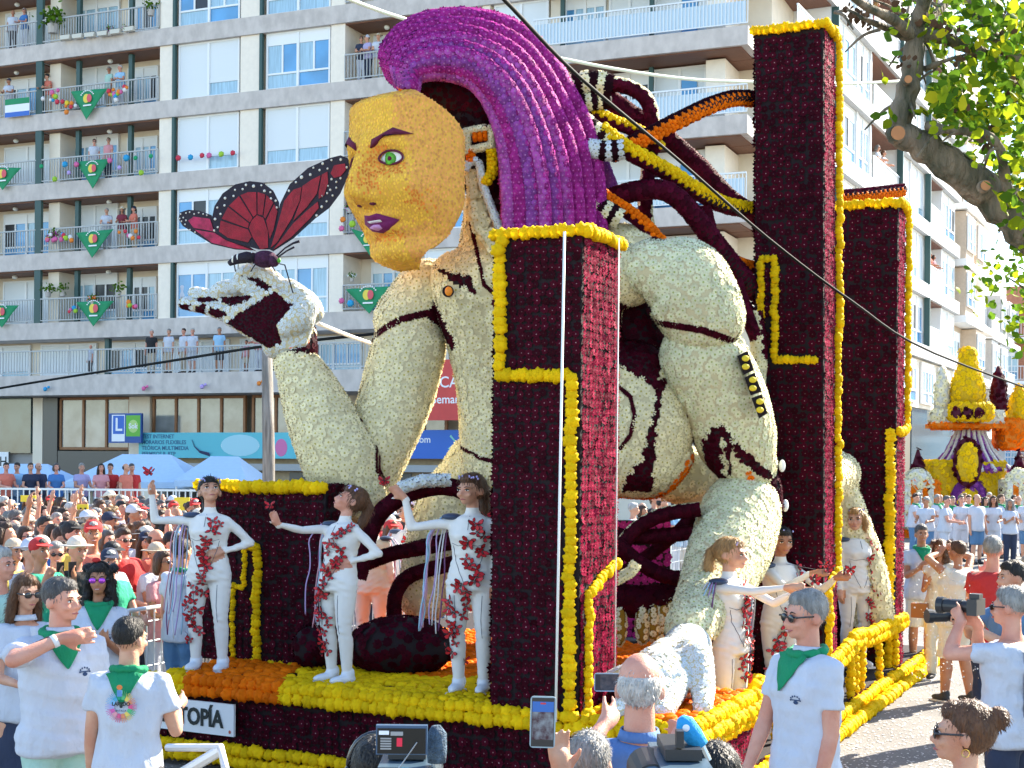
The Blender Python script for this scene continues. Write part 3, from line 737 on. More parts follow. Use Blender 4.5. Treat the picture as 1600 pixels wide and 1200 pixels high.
wire('overhead_rope', [pix(500, -20, 22), pix(640, 32, 24), pix(880, 92, 26), pix(1060, 122, 28), pix(1190, 128, 30), pix(1310, 131, 33), pix(1420, 126, 36)], .035, mat('pale_rope', (.62, .68, .55), .6), 'pale green rope strung high across the street behind the figure')
wire('white_guy_rope', [pix(496, 505, 13), pix(560, 530, 14), pix(640, 556, 15)], .02, WW, 'short white rope running from the raised hand behind the arm')
wire('thin_overhead_wire', [pix(-20, 610, 40), pix(100, 590, 38), pix(260, 565, 34), pix(420, 540, 30), pix(600, 520, 28)], .03, MATS['black_cable'], 'thin dark wire rising in front of the terrace railing')

# ================================================================== GIANT FLOWER FIGURE
FG = wroot('flower_figure', (-.3, 13.2, FZ), 'giant cream robot woman covered in flowers crouching on the float with purple hair', 'flower sculpture')
def W_(px, py, Y, r): return (pix(px, py, Y), r*Y/F)
def cap(mb, *k, sub=5, flat=1.0):
    """round-ended limb through (px, py, distance, radius px) stations"""
    st_ = [W_(*q) for q in k]; pts = [Vector((*p, r)) if False else (p, r) for p, r in st_]
    P = smooth_path([p for p, r in pts], sub); Rr = [v.x for v in smooth_path([Vector((r, 0, 0)) for p, r in pts], sub)]
    # hemispherical ends
    d0 = (P[0]-P[1]).normalized(); d1 = (P[-1]-P[-2]).normalized(); A, B = [], []; ra, rb = [], []
    for a in (85, 65, 45, 25): A.append(P[0]+d0*Rr[0]*math.sin(R(a))); ra.append(Rr[0]*math.cos(R(a)))
    for a in (25, 45, 65, 85): B.append(P[-1]+d1*Rr[-1]*math.sin(R(a))); rb.append(Rr[-1]*math.cos(R(a)))
    mb.tube(A+P+B, ra+Rr+rb, 18, flat=flat)
DARKP = []      # picture-outline polygons whose flowers are dark, with their kind
def paint(P, N, Wd, base, areas, lines):
    pr = projn(P); d = np.array(CAMP)-P; face = (N*d).sum(1) > 0; k = np.array([base]*len(P), dtype=object)
    for kind, poly in areas: k[in_poly(pr, poly) & face] = kind
    return k
def clad(parent, me, spacing, size, base, areas=(), lines=(), single=0, t='mum', nm='flower'):
    P, N = surf_points(me, spacing)
    if lines:
        bvh = BVHTree.FromPolygons([v.co for v in me.vertices], [tuple(p.vertices) for p in me.polygons]); pr = projn(P); fc = ((np.array(CAMP)-P)*N).sum(1) > 0; keep = np.ones(len(P), bool)
        for kind, ln, r in lines:
            keep &= ~(near_line(pr, ln, r*1.15) & fc); sp_, sn_ = [], []
            stp = max(4.0, r*.95); rows = [0] if r < 5 else [-.45*r, .45*r]
            for a, b in zip(ln, ln[1:]):
                a_, b_ = Vector(a), Vector(b); n_ = max(1, round((b_-a_).length/stp)); pd = Vector((-(b_-a_).y, (b_-a_).x)).normalized()
                for i in range(n_+1):
                    for off in rows:
                        q = a_.lerp(b_, i/n_)+pd*off; dr = ray(q.x, q.y).normalized(); hit = bvh.ray_cast(CAMP, dr)
                        if hit[0] is not None: sp_.append(hit[0]+hit[1]*.004); sn_.append(hit[1])
            if sp_: flowers(parent, sp_, sn_, max(.02, r*.0042), 'mum', kind, kind+'_flower', min(single, 15), objname='seam_of_'+kind+'_flowers')
        P, N = P[keep], N[keep]
    k = paint(P, N, None, base, areas, lines)
    if (k == 'dark').any() and base != 'dark':       # dark areas are planted more densely
        P2, N2 = surf_points(me, spacing*.62); k2 = paint(P2, N2, None, base, areas, ()); m2 = k2 == 'dark'
        flowers(parent, P2[m2], N2[m2], size*.66, t, 'dark', 'dark_flower', min(single, 40), objname='dark_flower_bed'); ok_ = k != 'dark'; P, N, k = P[ok_], N[ok_], k[ok_]
    for kd in sorted(set(k)):
        m_ = k == kd; flowers(parent, P[m_], N[m_], size*(1.0 if kd == base else .92), t, kd, {'cream': 'cream_flower', 'creamg': 'cream_flower', 'white': 'white_flower', 'dark': 'dark_flower', 'black': 'dark_flower'}.get(kd, kd+'_flower'), single if kd == base else min(single, 25), objname=kd+'_flower_bed')
FOAMC = mat('cream_foam', (.62, .54, .32), .9)
def bodypart(name, fill, voxel=.03, spacing=.051, size=.0375, base='cream', areas=(), lines=(), single=0, sm=4, t='chrys', foam=None, label=None):
    mb = MB(); fill(mb); me = remesh(mb, name, voxel, sm, [foam or FOAMC, FOAM])
    n_ = len(me.polygons); c_ = np.empty(n_*3, np.float32); me.polygons.foreach_get('center', c_); c_ = c_.reshape(-1, 3).astype(float); nn = np.empty(n_*3, np.float32); me.polygons.foreach_get('normal', nn); nn = nn.reshape(-1, 3)
    kk_ = paint(c_, nn, None, base, areas, ()); me.polygons.foreach_set('material_index', ((kk_ == 'dark') & (base != 'dark')).astype(np.int32))
    o = put(name, me, FG); tag(o, label)
    WORLD[o.name] = Matrix(); clad(o, me, spacing, size, base, areas, lines, single, t); return o, me
# torso
def torso(mb):
    cap(mb, (752, 310, 12.9, 24), (752, 380, 12.9, 34), (760, 430, 12.9, 60))
    cap(mb, (735, 455, 12.9, 62), (748, 540, 13.0, 48), (765, 620, 13.1, 50), (790, 720, 13.2, 75))
    cap(mb, (720, 440, 12.9, 50), (850, 430, 12.8, 80), (980, 430, 12.8, 50))
    cap(mb, (860, 470, 12.9, 110), (880, 620, 13.1, 100), (930, 690, 13.2, 95))
    cap(mb, (985, 600, 13.0, 70), (1000, 660, 13.0, 84), (995, 700, 13.0, 78))
    mb.ell(pix(760, 745, 13.4), (.42, .4, .42))
bodypart('torso', torso, areas=[
    ('dark', [(668, 450), (690, 490), (716, 546), (706, 548), (690, 520), (672, 500), (655, 500), (668, 482)]),
    ('dark', [(674, 412), (700, 424), (735, 432), (744, 458), (715, 446), (690, 428)]),
    ('dark', [(1028, 600), (1040, 600), (1030, 640), (1024, 690), (1020, 768), (972, 768), (976, 748), (1000, 720), (1014, 670)]),
    ('dark', [(960, 470), (1042, 500), (1040, 560), (1022, 604), (1000, 590), (975, 575), (960, 560)])],
    lines=[('dark', [(736, 350), (748, 405), (757, 445), (772, 458)], 4), ('dark', [(668, 412), (672, 460)], 4), ('dark', [(962, 600), (985, 620), (992, 650), (985, 680), (970, 700)], 4),
           ('dark', [(1022, 604), (1050, 590), (1056, 575)], 5), ('orange', [(699, 454), (701, 455)], 7), ('dark', [(722, 700), (750, 715), (772, 722)], 3)], single=90)
# eye of the chest
MB().tube([pix(700, 455, 12.5)+Vector((0, .02, 0)), pix(700, 455, 12.5)], .05, 14).build('chest_light_rim', FOAM, FG)
MB().ell(pix(701, 455, 12.48), (.033, .02, .04)).build('chest_light', mat('orange_lamp_foam', (.85, .25, .01), .5), FG, smooth=True)
# far arm (raised)
def upa(mb):
    cap(mb, (668, 455, 13.1, 50), (634, 500, 13.1, 50)); cap(mb, (640, 540, 13.1, 57), (622, 610, 13.1, 58), (598, 690, 13.0, 50), (588, 770, 13.0, 26))
bodypart('upper_arm', upa, areas=[('dark', [(690, 470), (712, 545), (700, 548), (684, 510), (668, 497), (672, 480)])],
         lines=[('dark', [(582, 530), (600, 514), (625, 500), (650, 493), (672, 488), (690, 500)], 5)], single=50)
def fore(mb): cap(mb, (462, 566, 12.8, 34), (484, 612, 12.8, 46), (508, 668, 12.8, 56), (536, 724, 12.8, 61), (556, 770, 12.8, 48))
bodypart('forearm', fore, lines=[('dark', [(564, 655), (586, 655), (590, 690), (590, 735), (606, 765), (606, 790)], 5), ('dark', [(592, 655), (592, 700)], 3)], single=60)
def wristf(mb): cap(mb, (466, 520, 12.8, 28), (464, 546, 12.8, 32))
bodypart('wrist', wristf, base='dark', spacing=.044, size=.03, lines=[('orange', [(452, 537), (456, 540)], 5), ('orange', [(478, 531), (480, 533)], 4)], foam=FOAM, areas=[('cream', [(440, 510), (500, 510), (500, 524), (440, 530)])])
# raised hand
def hand1(mb):
    Y = 12.75
    mb.add(*(lambda pts: ([pix(x, y, Y-.13) for x, y in pts]+[pix(x, y, Y+.15) for x, y in pts], [tuple(range(len(pts))), tuple(reversed(range(len(pts), 2*len(pts))))]+[(i, i+len(pts), (i+1) % len(pts)+len(pts), (i+1) % len(pts)) for i in range(len(pts))]))(
        [(352, 480), (350, 504), (392, 530), (440, 548), (478, 540), (492, 500), (470, 470), (428, 448), (395, 455)]))
    cap(mb, (452, 452, Y, 16), (480, 474, Y, 18), (490, 488, Y, 16)); cap(mb, (480, 482, Y-.1, 18), (462, 500, Y-.15, 23), (446, 512, Y-.15, 16))
    cap(mb, (452, 466, Y, 14), (424, 436, Y, 14), (404, 422, Y, 12), (380, 428, Y-.02, 11), (374, 436, Y-.02, 9))
    cap(mb, (430, 462, Y+.03, 14), (390, 448, Y, 12), (352, 450, Y, 12), (340, 455, Y, 11))
    cap(mb, (400, 480, Y, 12), (352, 472, Y+.04, 11), (322, 462, Y+.05, 11), (304, 458, Y+.05, 10))
    cap(mb, (400, 500, Y, 13), (362, 494, Y-.02, 12), (322, 480, Y, 11), (288, 474, Y, 10))
    cap(mb, (430, 540, Y, 20), (460, 530, Y, 28))
bodypart('raised_hand', hand1, voxel=.018, spacing=.029, size=.0195, base='white', areas=[
    ('dark', [(428, 456), (458, 476), (432, 508), (440, 536), (420, 544), (352, 504), (388, 480)]),
    ('dark', [(376, 431), (402, 433), (424, 448), (420, 456), (404, 450), (396, 440)]),
    ('dark', [(304, 466), (330, 463), (342, 470), (312, 473)]), ('dark', [(343, 464), (395, 461), (388, 469), (362, 479), (346, 472)]),
    ('dark', [(280, 474), (298, 475), (298, 488), (282, 486)]), ('dark', [(306, 478), (322, 474), (320, 490), (306, 489)]), ('dark', [(328, 480), (350, 486), (356, 494), (342, 498), (326, 490)])], single=60, sm=3)
# near arm and hand on the floor
def shoul(mb):
    cap(mb, (1020, 420, 12.6, 46), (1065, 440, 12.6, 70), (1098, 492, 12.6, 66))
bodypart('shoulder', shoul, base='creamg', lines=[('dark', [(985, 492), (1040, 506), (1100, 516), (1165, 540)], 5)], areas=[], single=60)
def upb(mb): cap(mb, (1098, 560, 12.75, 68), (1128, 620, 12.85, 68), (1152, 690, 12.95, 62), (1166, 725, 13.0, 48))
bodypart('upper_arm', upb, base='creamg', areas=[('dark', [(1096, 692), (1110, 668), (1132, 664), (1146, 680), (1140, 750), (1108, 758)]), ('dark', [(1146, 680), (1160, 702), (1218, 750), (1212, 758), (1170, 732), (1150, 712)]),
    ('creamg', [(1124, 684), (1130, 682), (1140, 748), (1134, 750)]), ('orange', [(1160, 738), (1174, 738), (1176, 748), (1162, 750)])], lines=[('dark', [(1072, 650), (1090, 720), (1108, 760)], 5)], single=60)
o = wroot('arm_plate', tuple(pix(1175, 600, 12.4)), None); o.parent = FG; o.matrix_parent_inverse = WORLD[FG.name]
WORLD[o.name] = Matrix.Translation(-pix(1175, 600, 12.4))
plate = [((1152, 556), (1168, 548), (1178, 578), (1162, 586)), ((1163, 590), (1179, 582), (1190, 612), (1173, 618)), ((1174, 622), (1190, 616), (1199, 646), (1186, 654))]
for q in plate:
    for k, (mm, s) in enumerate(((FOAM, 1.0),)):
        mb = MB(); a = [pix(x, y, 12.5) for x, y in q]; b_ = [pix(x, y, 12.36) for x, y in q]
        mb.add(a+b_, [(0, 1, 2, 3), (7, 6, 5, 4), (0, 4, 5, 1), (1, 5, 6, 2), (2, 6, 7, 3), (3, 7, 4, 0)]); mb.build('plate', FOAM, o)
    cx, cy = sum(x for x, y in q)/4, sum(y for x, y in q)/4
    for dy in (-7, 6): MB().ell(pix(cx, cy+dy, 12.34), (.032, .02, .026)).build('chip', mat('yellow_chip', (.8, .6, .03), .6), o)
def foreb(mb): cap(mb, (1158, 800, 12.95, 62), (1140, 860, 12.6, 64), (1108, 930, 12.0, 50), (1076, 985, 11.4, 38))
bodypart('forearm', foreb, base='creamg', spacing=.051, size=.0375, lines=[('dark', [(1030, 994), (1070, 996), (1120, 1006)], 5)], single=60)
def elb(mb): cap(mb, (1190, 760, 13.05, 30), (1200, 790, 13.0, 24))
bodypart('elbow_joint', elb, base='dark', foam=FOAM)
for px, py in ((1222, 728), (1227, 790)): MB().ell(pix(px, py, 13.0), (.03, .03, .055)).build('joint_cap', mat('white_foam', (.8, .8, .78), .6), FG, smooth=True)
def hand2(mb):
    cap(mb, (1074, 1012, 11.2, 38), (1060, 1050, 10.8, 46))
    cap(mb, (1045, 1030, 10.9, 34), (1015, 1062, 10.5, 34)); cap(mb, (1080, 1030, 10.8, 34), (1072, 1052, 10.6, 30))
    cap(mb, (1088, 1030, 10.6, 26), (1098, 1070, 10.4, 19), (1098, 1110, 10.15, 14))
    cap(mb, (1066, 1040, 10.6, 26), (1054, 1080, 10.3, 18), (1036, 1114, 10.0, 14))
    cap(mb, (1040, 1040, 10.5, 24), (1014, 1080, 10.2, 17), (994, 1110, 9.98, 13))
    cap(mb, (1030, 1040, 10.5, 24), (990, 1080, 10.2, 19), (966, 1112, 10.0, 12))
    cap(mb, (1020, 1030, 10.7, 20), (980, 1050, 10.6, 14), (945, 1062, 10.6, 9))
bodypart('resting_hand', hand2, voxel=.02, spacing=.028, size=.021, base='white', single=70, sm=3)
# legs
def leg1(mb): cap(mb, (735, 740, 13.6, 44), (700, 800, 13.4, 52), (668, 910, 13.3, 44), (665, 930, 13.3, 42)); cap(mb, (700, 840, 13.6, 60), (760, 900, 14.0, 60))
bodypart('leg', leg1, spacing=.07, size=.041, single=25, lines=[('dark', [(640, 850), (700, 835)], 4)])
def leg2(mb): cap(mb, (1040, 740, 13.4, 40), (1200, 760, 15, 60), (1310, 740, 16.4, 34)); cap(mb, (1312, 760, 16.4, 26), (1340, 880, 16.4, 40), (1362, 958, 16.4, 34))
bodypart('leg', leg2, spacing=.08, size=.046, single=10)
def armpit(mb): cap(mb, (955, 455, 13.25, 46), (985, 520, 13.2, 50), (1005, 575, 13.15, 44))
bodypart('armpit', armpit, base='dark', foam=FOAM, single=15)
def blade(mb): cap(mb, (930, 378, 13.0, 27), (975, 380, 12.95, 30), (1012, 398, 12.85, 34))
bodypart('shoulder_blade', blade, base='cream', single=15, lines=[('dark', [(985, 420), (992, 398), (1010, 380), (1030, 372)], 5)])
def pelv(mb): cap(mb, (975, 740, 13.1, 38), (1020, 738, 13.1, 40), (1050, 715, 13.0, 34))
bodypart('pelvis', pelv, base='cream', areas=[('orange', [(965, 756), (1060, 745), (1085, 700), (1100, 760), (1000, 790), (960, 790)]), ('dark', [(972, 725), (1020, 725), (1018, 768), (972, 768)])], single=20)

# ---- head: mask
HY = 12.45; FCN = pix(649, 288, HY)
FW = Vector((-math.sin(R(43)), -math.cos(R(43)), 0)); RT = Vector((math.cos(R(43)), -math.sin(R(43)), 0))
def gs(x, s): return math.exp(-(x/s)**2)
def face_h(a, b):       # a: across (-1..1, + = near ear), b: up (-1 chin .. 1 brow top)
    aw = abs(a); base = .84*math.sqrt(max(0, 1-.885*min(1.04, aw)**2.3-.22*max(0, b)**2.5*0-.30*max(0, -b-.3)**2))
    nose = .20*gs(a, .13+.07*max(0, -(b-.1)))*(1/(1+math.exp(-(b+.33)*26)))*(1/(1+math.exp((b-.38)*9)))*(1-.9*(b+.1)) 
    nose = max(0, nose); wing = .06*gs(aw-.15, .09)*gs(b+.25, .09)
    lips = .075*gs(a, .24)*(gs(b+.46, .055)+gs(b+.575, .06)); mouth = -.03*gs(a, .22)*gs(b+.52, .03)
    chin = .09*gs(a, .28)*gs(b+.84, .17); brow = .045*gs(b-.36, .10)*(gs(aw-.34, .26))
    sock = -.085*gs(aw-.36, .19)*gs(b-.15, .12); cheek = .06*gs(aw-.50, .24)*gs(b+.16, .24); hollow = -.05*gs(aw-.55, .2)*gs(b+.55, .2)
    rec = -.26*min(1, max(0, -b-.12)/.55)**1.3*(1-.35*min(1, aw))
    return rec+base+nose+wing+lips+mouth+chin+brow+sock+cheek+hollow
def outline(b):         # half width at height b
    if b > .3: return .61*math.sqrt(max(0.0, 1-((b-.3)/.71)**2.8))
    if b > -.1: return .61
    return .61*max(0.0, 1-((-.1-b)/.95)**2.6)**.8
NA, NB = 90, 120; V = []; idx = {}
for j in range(NB+1):
    b = -1.0+2.0*j/NB; hw = max(.02, outline(b)*(1-.0))
    for i in range(NA+1):
        u = -1+2*i/NA; a = u*hw; h = face_h(a/.62, b)
        bl = max(0, abs(b)-.80)/.2; h = h-.34*bl**2*(1 if b > 0 else .55)
        V.append(FCN+RT*a+up*(b*.735)+FW*(h-.30))
me = bpy.data.meshes.new('face_mask'); fs = [(j*(NA+1)+i, j*(NA+1)+i+1, (j+1)*(NA+1)+i+1, (j+1)*(NA+1)+i) for j in range(NB) for i in range(NA)]
me.from_pydata([tuple(v) for v in V], [], fs); me.materials.append(mat('face_foam', (.80, .42, .06), .8)); me.polygons.foreach_set('use_smooth', [True]*len(fs)); me.update()
if me.polygons[0].normal.dot(FW) < 0: me.flip_normals()
fo = put('face', me, FG); WORLD[fo.name] = Matrix(); sol = fo.modifiers.new('thickness', 'SOLIDIFY'); sol.thickness = .07; sol.offset = -1
def ab(a, b): return FCN+RT*a+up*(b*.735)+FW*(face_h(a/.62, b)-.30)
P, N = surf_points(me, .0215, 4)
A_ = (P-np.array(FCN)) @ np.array(RT)/.62; B_ = (P[:, 2]-FCN.z)/.735
kk = np.array(['faceY']*len(P), dtype=object); A0_, B0_ = A_, B_; A_ = A_+RNG.normal(0, .035, len(P)); B_ = B_+RNG.normal(0, .03, len(P))
kk[(A_ > .62-.12*B_) | ((B_ < -.55) & (A_ > .25)) | ((B_ > .38) & (A_ > .42))] = 'faceP'
kk[((np.abs(np.abs(A_)-.16) < .085) & (B_ < .28) & (B_ > -.22)) | ((np.abs(A_-.24) < .1) & (np.abs(B_-.27) < .07)) | ((np.abs(A_-.66) < .07) & (np.abs(B_+.30) < .09))
   | ((np.abs(np.abs(A_)-.36) < .2) & (np.abs(B_-.03) < .05)) | ((np.abs(A_) < .3) & (np.abs(B_+.66) < .035))] = 'faceO'
kk[(np.abs(A_) < .30) & (B_ < -.72)] = 'faceY'
sp = np.array([math.pi*.5]*len(P))
def excl(a, b): return (((np.abs(np.abs(a)-.36)/.155)**2+((b-.155)/.075)**2) < 1) | (((a/.30)**2+((b+.515)/.105)**2) < 1)
ok = ~excl(A0_, B0_)
for kd in ('faceY', 'faceP', 'faceO'):
    m_ = (kk == kd) & ok; flowers(fo, P[m_], N[m_]+np.array([0, 0, -.25]), .0175, 'petal', kd, 'petal', 60, spin=RNG.normal(3.14, .35, m_.sum()), objname='petal_bed')
def patch(name, pts, lift, m_, parent=fo):      # pts (a, b) in face units, laid on the face
    cen = (sum(p[0] for p in pts)/len(pts), sum(p[1] for p in pts)/len(pts)); mb = MB()
    rings = [(1.0, lift-.03), (1.0, lift), (.5, lift+.012)]; v = []
    for s_, l_ in rings:
        for a, b in pts:
            x, y = cen[0]+(a-cen[0])*s_, cen[1]+(b-cen[1])*s_; v.append(ab(x*.62, y)+FW*l_)
    n = len(pts); v.append(ab(cen[0]*.62, cen[1])+FW*(lift+.015)); f = []
    for r_ in range(2):
        for i in range(n): f.append((r_*n+i, r_*n+(i+1) % n, (r_+1)*n+(i+1) % n, (r_+1)*n+i))
    for i in range(n): f.append((2*n+i, 2*n+(i+1) % n, 3*n))
    return mb.add(v, f).build(name, m_, parent, smooth=True)
MAUV = mat('brow_maroon', (.12, .008, .04), .8, bump=.5, bscale=90); LIP = mat('lip_purple', (.16, .006, .09), .75, bump=.4, bscale=80)
for s in (1, -1):
    patch('eyebrow', [(s*.14, .27), (s*.17, .36), (s*.44, .48), (s*.66, .405), (s*.44, .43), (s*.20, .30)][::s], .02, MAUV)
    ey = patch('eye', [(s*(.36+.15*math.cos(t)), .155+.072*math.sin(t)*(1.1 if math.sin(t) > 0 else .8)) for t in [2*math.pi*k/20 for k in range(20)]], .012, mat('eye_white', (.8, .8, .76), .5, bump=.3, bscale=90))
    tag(patch('iris', [(s*.335+.068*math.cos(t), .155+.068*math.sin(t)) for t in [2*math.pi*k/18 for k in range(18)]], .034, mat('iris_green', (.12, .50, .03), .5, var=.5, vscale=30), ey))
    tag(patch('pupil', [(s*.335+.026*math.cos(t), .155+.026*math.sin(t)) for t in [2*math.pi*k/12 for k in range(12)]], .05, MAUV, ey))
    rim_ = [ab((s*(.36+.16*math.cos(t)))*.62, .155+.078*math.sin(t)*(1.1 if math.sin(t) > 0 else .8))+FW*.022 for t in [2*math.pi*k/24 for k in range(25)]]
    MB().tube(rim_, .009, 6).build('eyelid', MAUV, fo)
lp = patch('lips', [(-.30, -.505), (-.12, -.435), (0, -.455), (.12, -.435), (.33, -.50), (.14, -.60), (0, -.625), (-.14, -.60)], .03, LIP)
patch('tongue', [(-.09, -.575), (0, -.545), (.09, -.55), (.10, -.59), (0, -.605)], .062, mat('lilac_tongue', (.55, .25, .5), .6), lp)
patch('teeth', [(-.12, -.50), (.12, -.50), (.11, -.52), (-.11, -.52)], .056, mat('eye_white', (.8, .8, .76)), lp)
for s in (-1, 1): MB().ell(ab(s*.075, -.335)-FW*.01+up*.0, (.03, .03, .014)).build('nostril', MAUV, fo)

# ---- dark head core, neck fittings
def core_(mb):
    cap(mb, (735, 175, 12.9, 48), (752, 250, 12.9, 42), (765, 320, 12.9, 26)); cap(mb, (690, 158, 12.9, 34), (660, 150, 12.8, 26))
bodypart('head_core', core_, base='black', spacing=.07, size=.042, foam=FOAM, single=15)
NW = wroot('neck_fittings', tuple(pix(750, 300, 12.3))); NW.parent = FG; NW.matrix_parent_inverse = WORLD[FG.name]
def hose(parent, pts, r, kinds, rings=None, single=12, name='hose', nrm0=(-.2, -1, .3), size=None, foam=None):
    """flower covered hose; kinds: list of (kind, angle range) round the tube"""
    pw = smooth_path([pix(*p) for p in pts], 5); Y0 = pts[len(pts)//2][2]; rad = r*Y0/F
    me = MB().tube(pw, rad*.85, 10).mesh(name, foam or FOAM, True); o = put(name, me, parent); WORLD[o.name] = Matrix()
    size = size or max(.026, rad*.42); st = size*1.5; B_ = {}
    for ki, (p, d) in enumerate(along(pw, st)):
        vdir = (p-CAMP).normalized(); side = d.cross(vdir).normalized(); 
        if side.z < 0: side = -side
        fr = -vdir; n = max(5, int(2*math.pi*rad/st))
        for j in range(n):
            a = 2*math.pi*(j+.5*(ki % 2))/n; nn = side*math.sin(a)+fr*math.cos(a)
            if rings is not None: kd = rings[0] if (ki*st/rad) % 1.5 < .75 else rings[1]
            else:
                dg = math.degrees(a) % 360; kd = kinds[0]
                for q in kinds[1:]:
                    if q[1] <= dg < q[2] or q[1] <= dg-360 < q[2]: kd = q[0]
            B_.setdefault(kd, []).append((p+nn*rad*.9, nn))
    for kd, l in B_.items(): flowers(o, [a for a, b in l], [b for a, b in l], size, 'pom' if kd in ('orange', 'yellow') else 'mum', kd, {'dark': 'dark_flower', 'wine': 'dark_flower', 'cream': 'cream_flower', 'black': 'dark_flower'}.get(kd, kd+'_flower'), single, objname=kd+'_flower_bed')
    return o
Yn = 12.35
for q in (([(728, 208, Yn), (728, 236, Yn)], 7, ['cream']), ([(728, 206, Yn), (760, 200, Yn), (768, 206, Yn)], 5, ['cream']), ([(728, 236, Yn), (764, 228, Yn)], 5, ['cream']), ([(768, 206, Yn), (768, 228, Yn)], 5, ['cream']),
          ([(742, 214, Yn), (758, 212, Yn)], 5, ['orange']), ([(734, 236, Yn), (736, 250, Yn)], 4, ['orange']), ([(768, 236, Yn), (770, 262, Yn), (764, 278, Yn), (756, 284, Yn)], 6, ['yellow']),
          ([(728, 262, Yn), (735, 252, Yn), (748, 256, Yn), (755, 290, Yn), (770, 330, Yn), (780, 355, Yn)], 5, ['white'])):
    hose(NW, *q, single=4, size=.024)
def plates(mb): pass
for poly in ([(732, 268), (742, 270), (748, 306), (735, 312)], [(735, 318), (752, 314), (765, 352), (742, 360)], [(748, 362), (772, 360), (772, 398)]):
    mb = MB(); a = [pix(x, y, 12.62) for x, y in poly]; b_ = [pix(x, y, 12.42) for x, y in poly]; n = len(poly)
    mb.add(a+b_, [tuple(range(n)), tuple(reversed(range(n, 2*n)))]+[(i, i+n, (i+1) % n+n, (i+1) % n) for i in range(n)]); me = mb.mesh('neck_plate', FOAMC); o = put('neck_plate', me, NW); WORLD[o.name] = Matrix()
    P, N = surf_points(me, .05); flowers(o, P, [Vector((-.2, -1, 0))]*len(P), .03, 'mum', 'cream', 'cream_flower', 8)

# ---- hair: ropes of purple flowers sweeping from the forehead over the head and down the back
HR = wroot('hair', tuple(pix(800, 200, 12.4))); HR.parent = FG; HR.matrix_parent_inverse = WORLD[FG.name]
inner = [(640, 132), (648, 112), (690, 108), (738, 124), (770, 170), (786, 230), (792, 300), (794, 362)]
outer = [(618, 118), (606, 80), (650, 38), (730, 26), (815, 52), (880, 130), (925, 230), (938, 362)]
inner = [(a+4, b+6) for a, b in inner]
NR = 9
for k in range(NR):
    u = k/(NR-1); Yk = 12.15+.55*abs(u-.35)**1.3+.25*u
    pts = [(x0+(x1-x0)*u, y0+(y1-y0)*u, Yk+.1*math.sin(i*.9)) for i, ((x0, y0), (x1, y1)) in enumerate(zip(inner, outer))]
    kd = ('pink', 'magenta', 'purple', 'pink', 'purple', 'pink', 'magenta', 'magenta', 'magenta')[k]
    hose(HR, pts, 12.5, [kd, ('magenta', 40, 140)], single=34, name='hair_rope', size=.029, foam=mat('purple_foam', (.10, .01, .08), .9))
    hose(HR, [(x, y, Y_+.45) for x, y, Y_ in pts], 13, ['purple' if k % 2 else 'magenta'], single=0, name='hair_rope', size=.05, foam=MATS['purple_foam'])
hose(HR, [(885, 150, 13.1), (930, 230, 13.1), (955, 292, 13.1)], 10, ['purple'], single=8, name='hair_rope', foam=MATS['purple_foam'])
def und(mb):
    cap(mb, (650, 140, 12.7, 26), (700, 140, 12.75, 34), (745, 170, 12.8, 34), (765, 240, 12.9, 22)); 
bodypart('hair_lining', und, base='dark', spacing=.042, size=.028, foam=FOAM, single=20)
hose(HR, [(624, 128, 12.6), (634, 150, 12.6)], 4, ['orange'], single=3, size=.02)
hose(HR, [(640, 160, 12.75), (700, 148, 12.7), (745, 180, 12.7)], 12, ['dark'], single=8)

# ---- hoses running from the back of the head to the columns
def H(label, pts, r, kinds, rings=None, **kw):
    p = pix(*pts[0]); o = wroot('flower_hose', tuple(p), label, 'flower hose', 'flower hoses behind the figure'); return hose(o, pts, r, kinds, rings, **kw)
H('orange and black hose arching from the hair up to the tallest column', [(958, 240, 12.8), (1005, 216, 12.9), (1060, 188, 13.1), (1110, 164, 13.4), (1150, 153, 13.7), (1192, 156, 14.1)], 12, ['wine', ('orange', -70, 30), ('black', 30, 100)], single=40)
H('dark red hose with cream top looping down behind the hair', [(940, 130, 13.2), (975, 134, 13.2), (1005, 150, 13.2), (1018, 180, 13.2), (1016, 240, 13.3), (1008, 320, 13.3), (1016, 372, 13.3)], 11, ['wine', ('cream', 50, 130)], single=20)
H('dark red hose crossing down behind the orange one to the tallest column', [(945, 150, 13.3), (985, 178, 13.3), (1040, 215, 13.5), (1090, 258, 13.7), (1140, 310, 13.9), (1195, 345, 14.1)], 14, ['wine'], single=25)
H('upper yellow and dark red hose beside the striped sleeve', [(920, 175, 12.9), (960, 192, 12.9), (1000, 208, 13.0), (1030, 232, 13.1)], 9, ['wine', ('yellow', 20, 120)], single=12)
H('long yellow and dark red hose sagging down to the tallest column', [(940, 205, 12.7), (985, 238, 12.7), (1040, 268, 13.0), (1090, 300, 13.3), (1135, 322, 13.7), (1195, 332, 14.1)], 12, ['wine', ('yellow', -10, 90)], single=35)
H('thick plum hose humped behind the shoulder and sinking to the right', [(945, 315, 13.0), (985, 300, 12.9), (1035, 297, 12.9), (1070, 320, 13.0), (1110, 370, 13.2), (1150, 420, 13.5), (1200, 480, 14)], 15, ['wine'], single=25)
H('short orange hose curling above the near shoulder', [(930, 300, 12.8), (965, 322, 12.8), (1000, 346, 12.8), (1030, 378, 12.8)], 10, ['wine', ('orange', -20, 110)], single=12)
H('cream and black ringed sleeve at the crown of the hair', [(880, 140, 12.8), (915, 130, 12.8), (950, 135, 12.8)], 19, None, ('cream', 'black'), single=15)
H('second ringed sleeve under the crown of the hair', [(892, 162, 12.8), (925, 158, 12.8), (948, 155, 12.9)], 14, None, ('cream', 'black'), single=10)
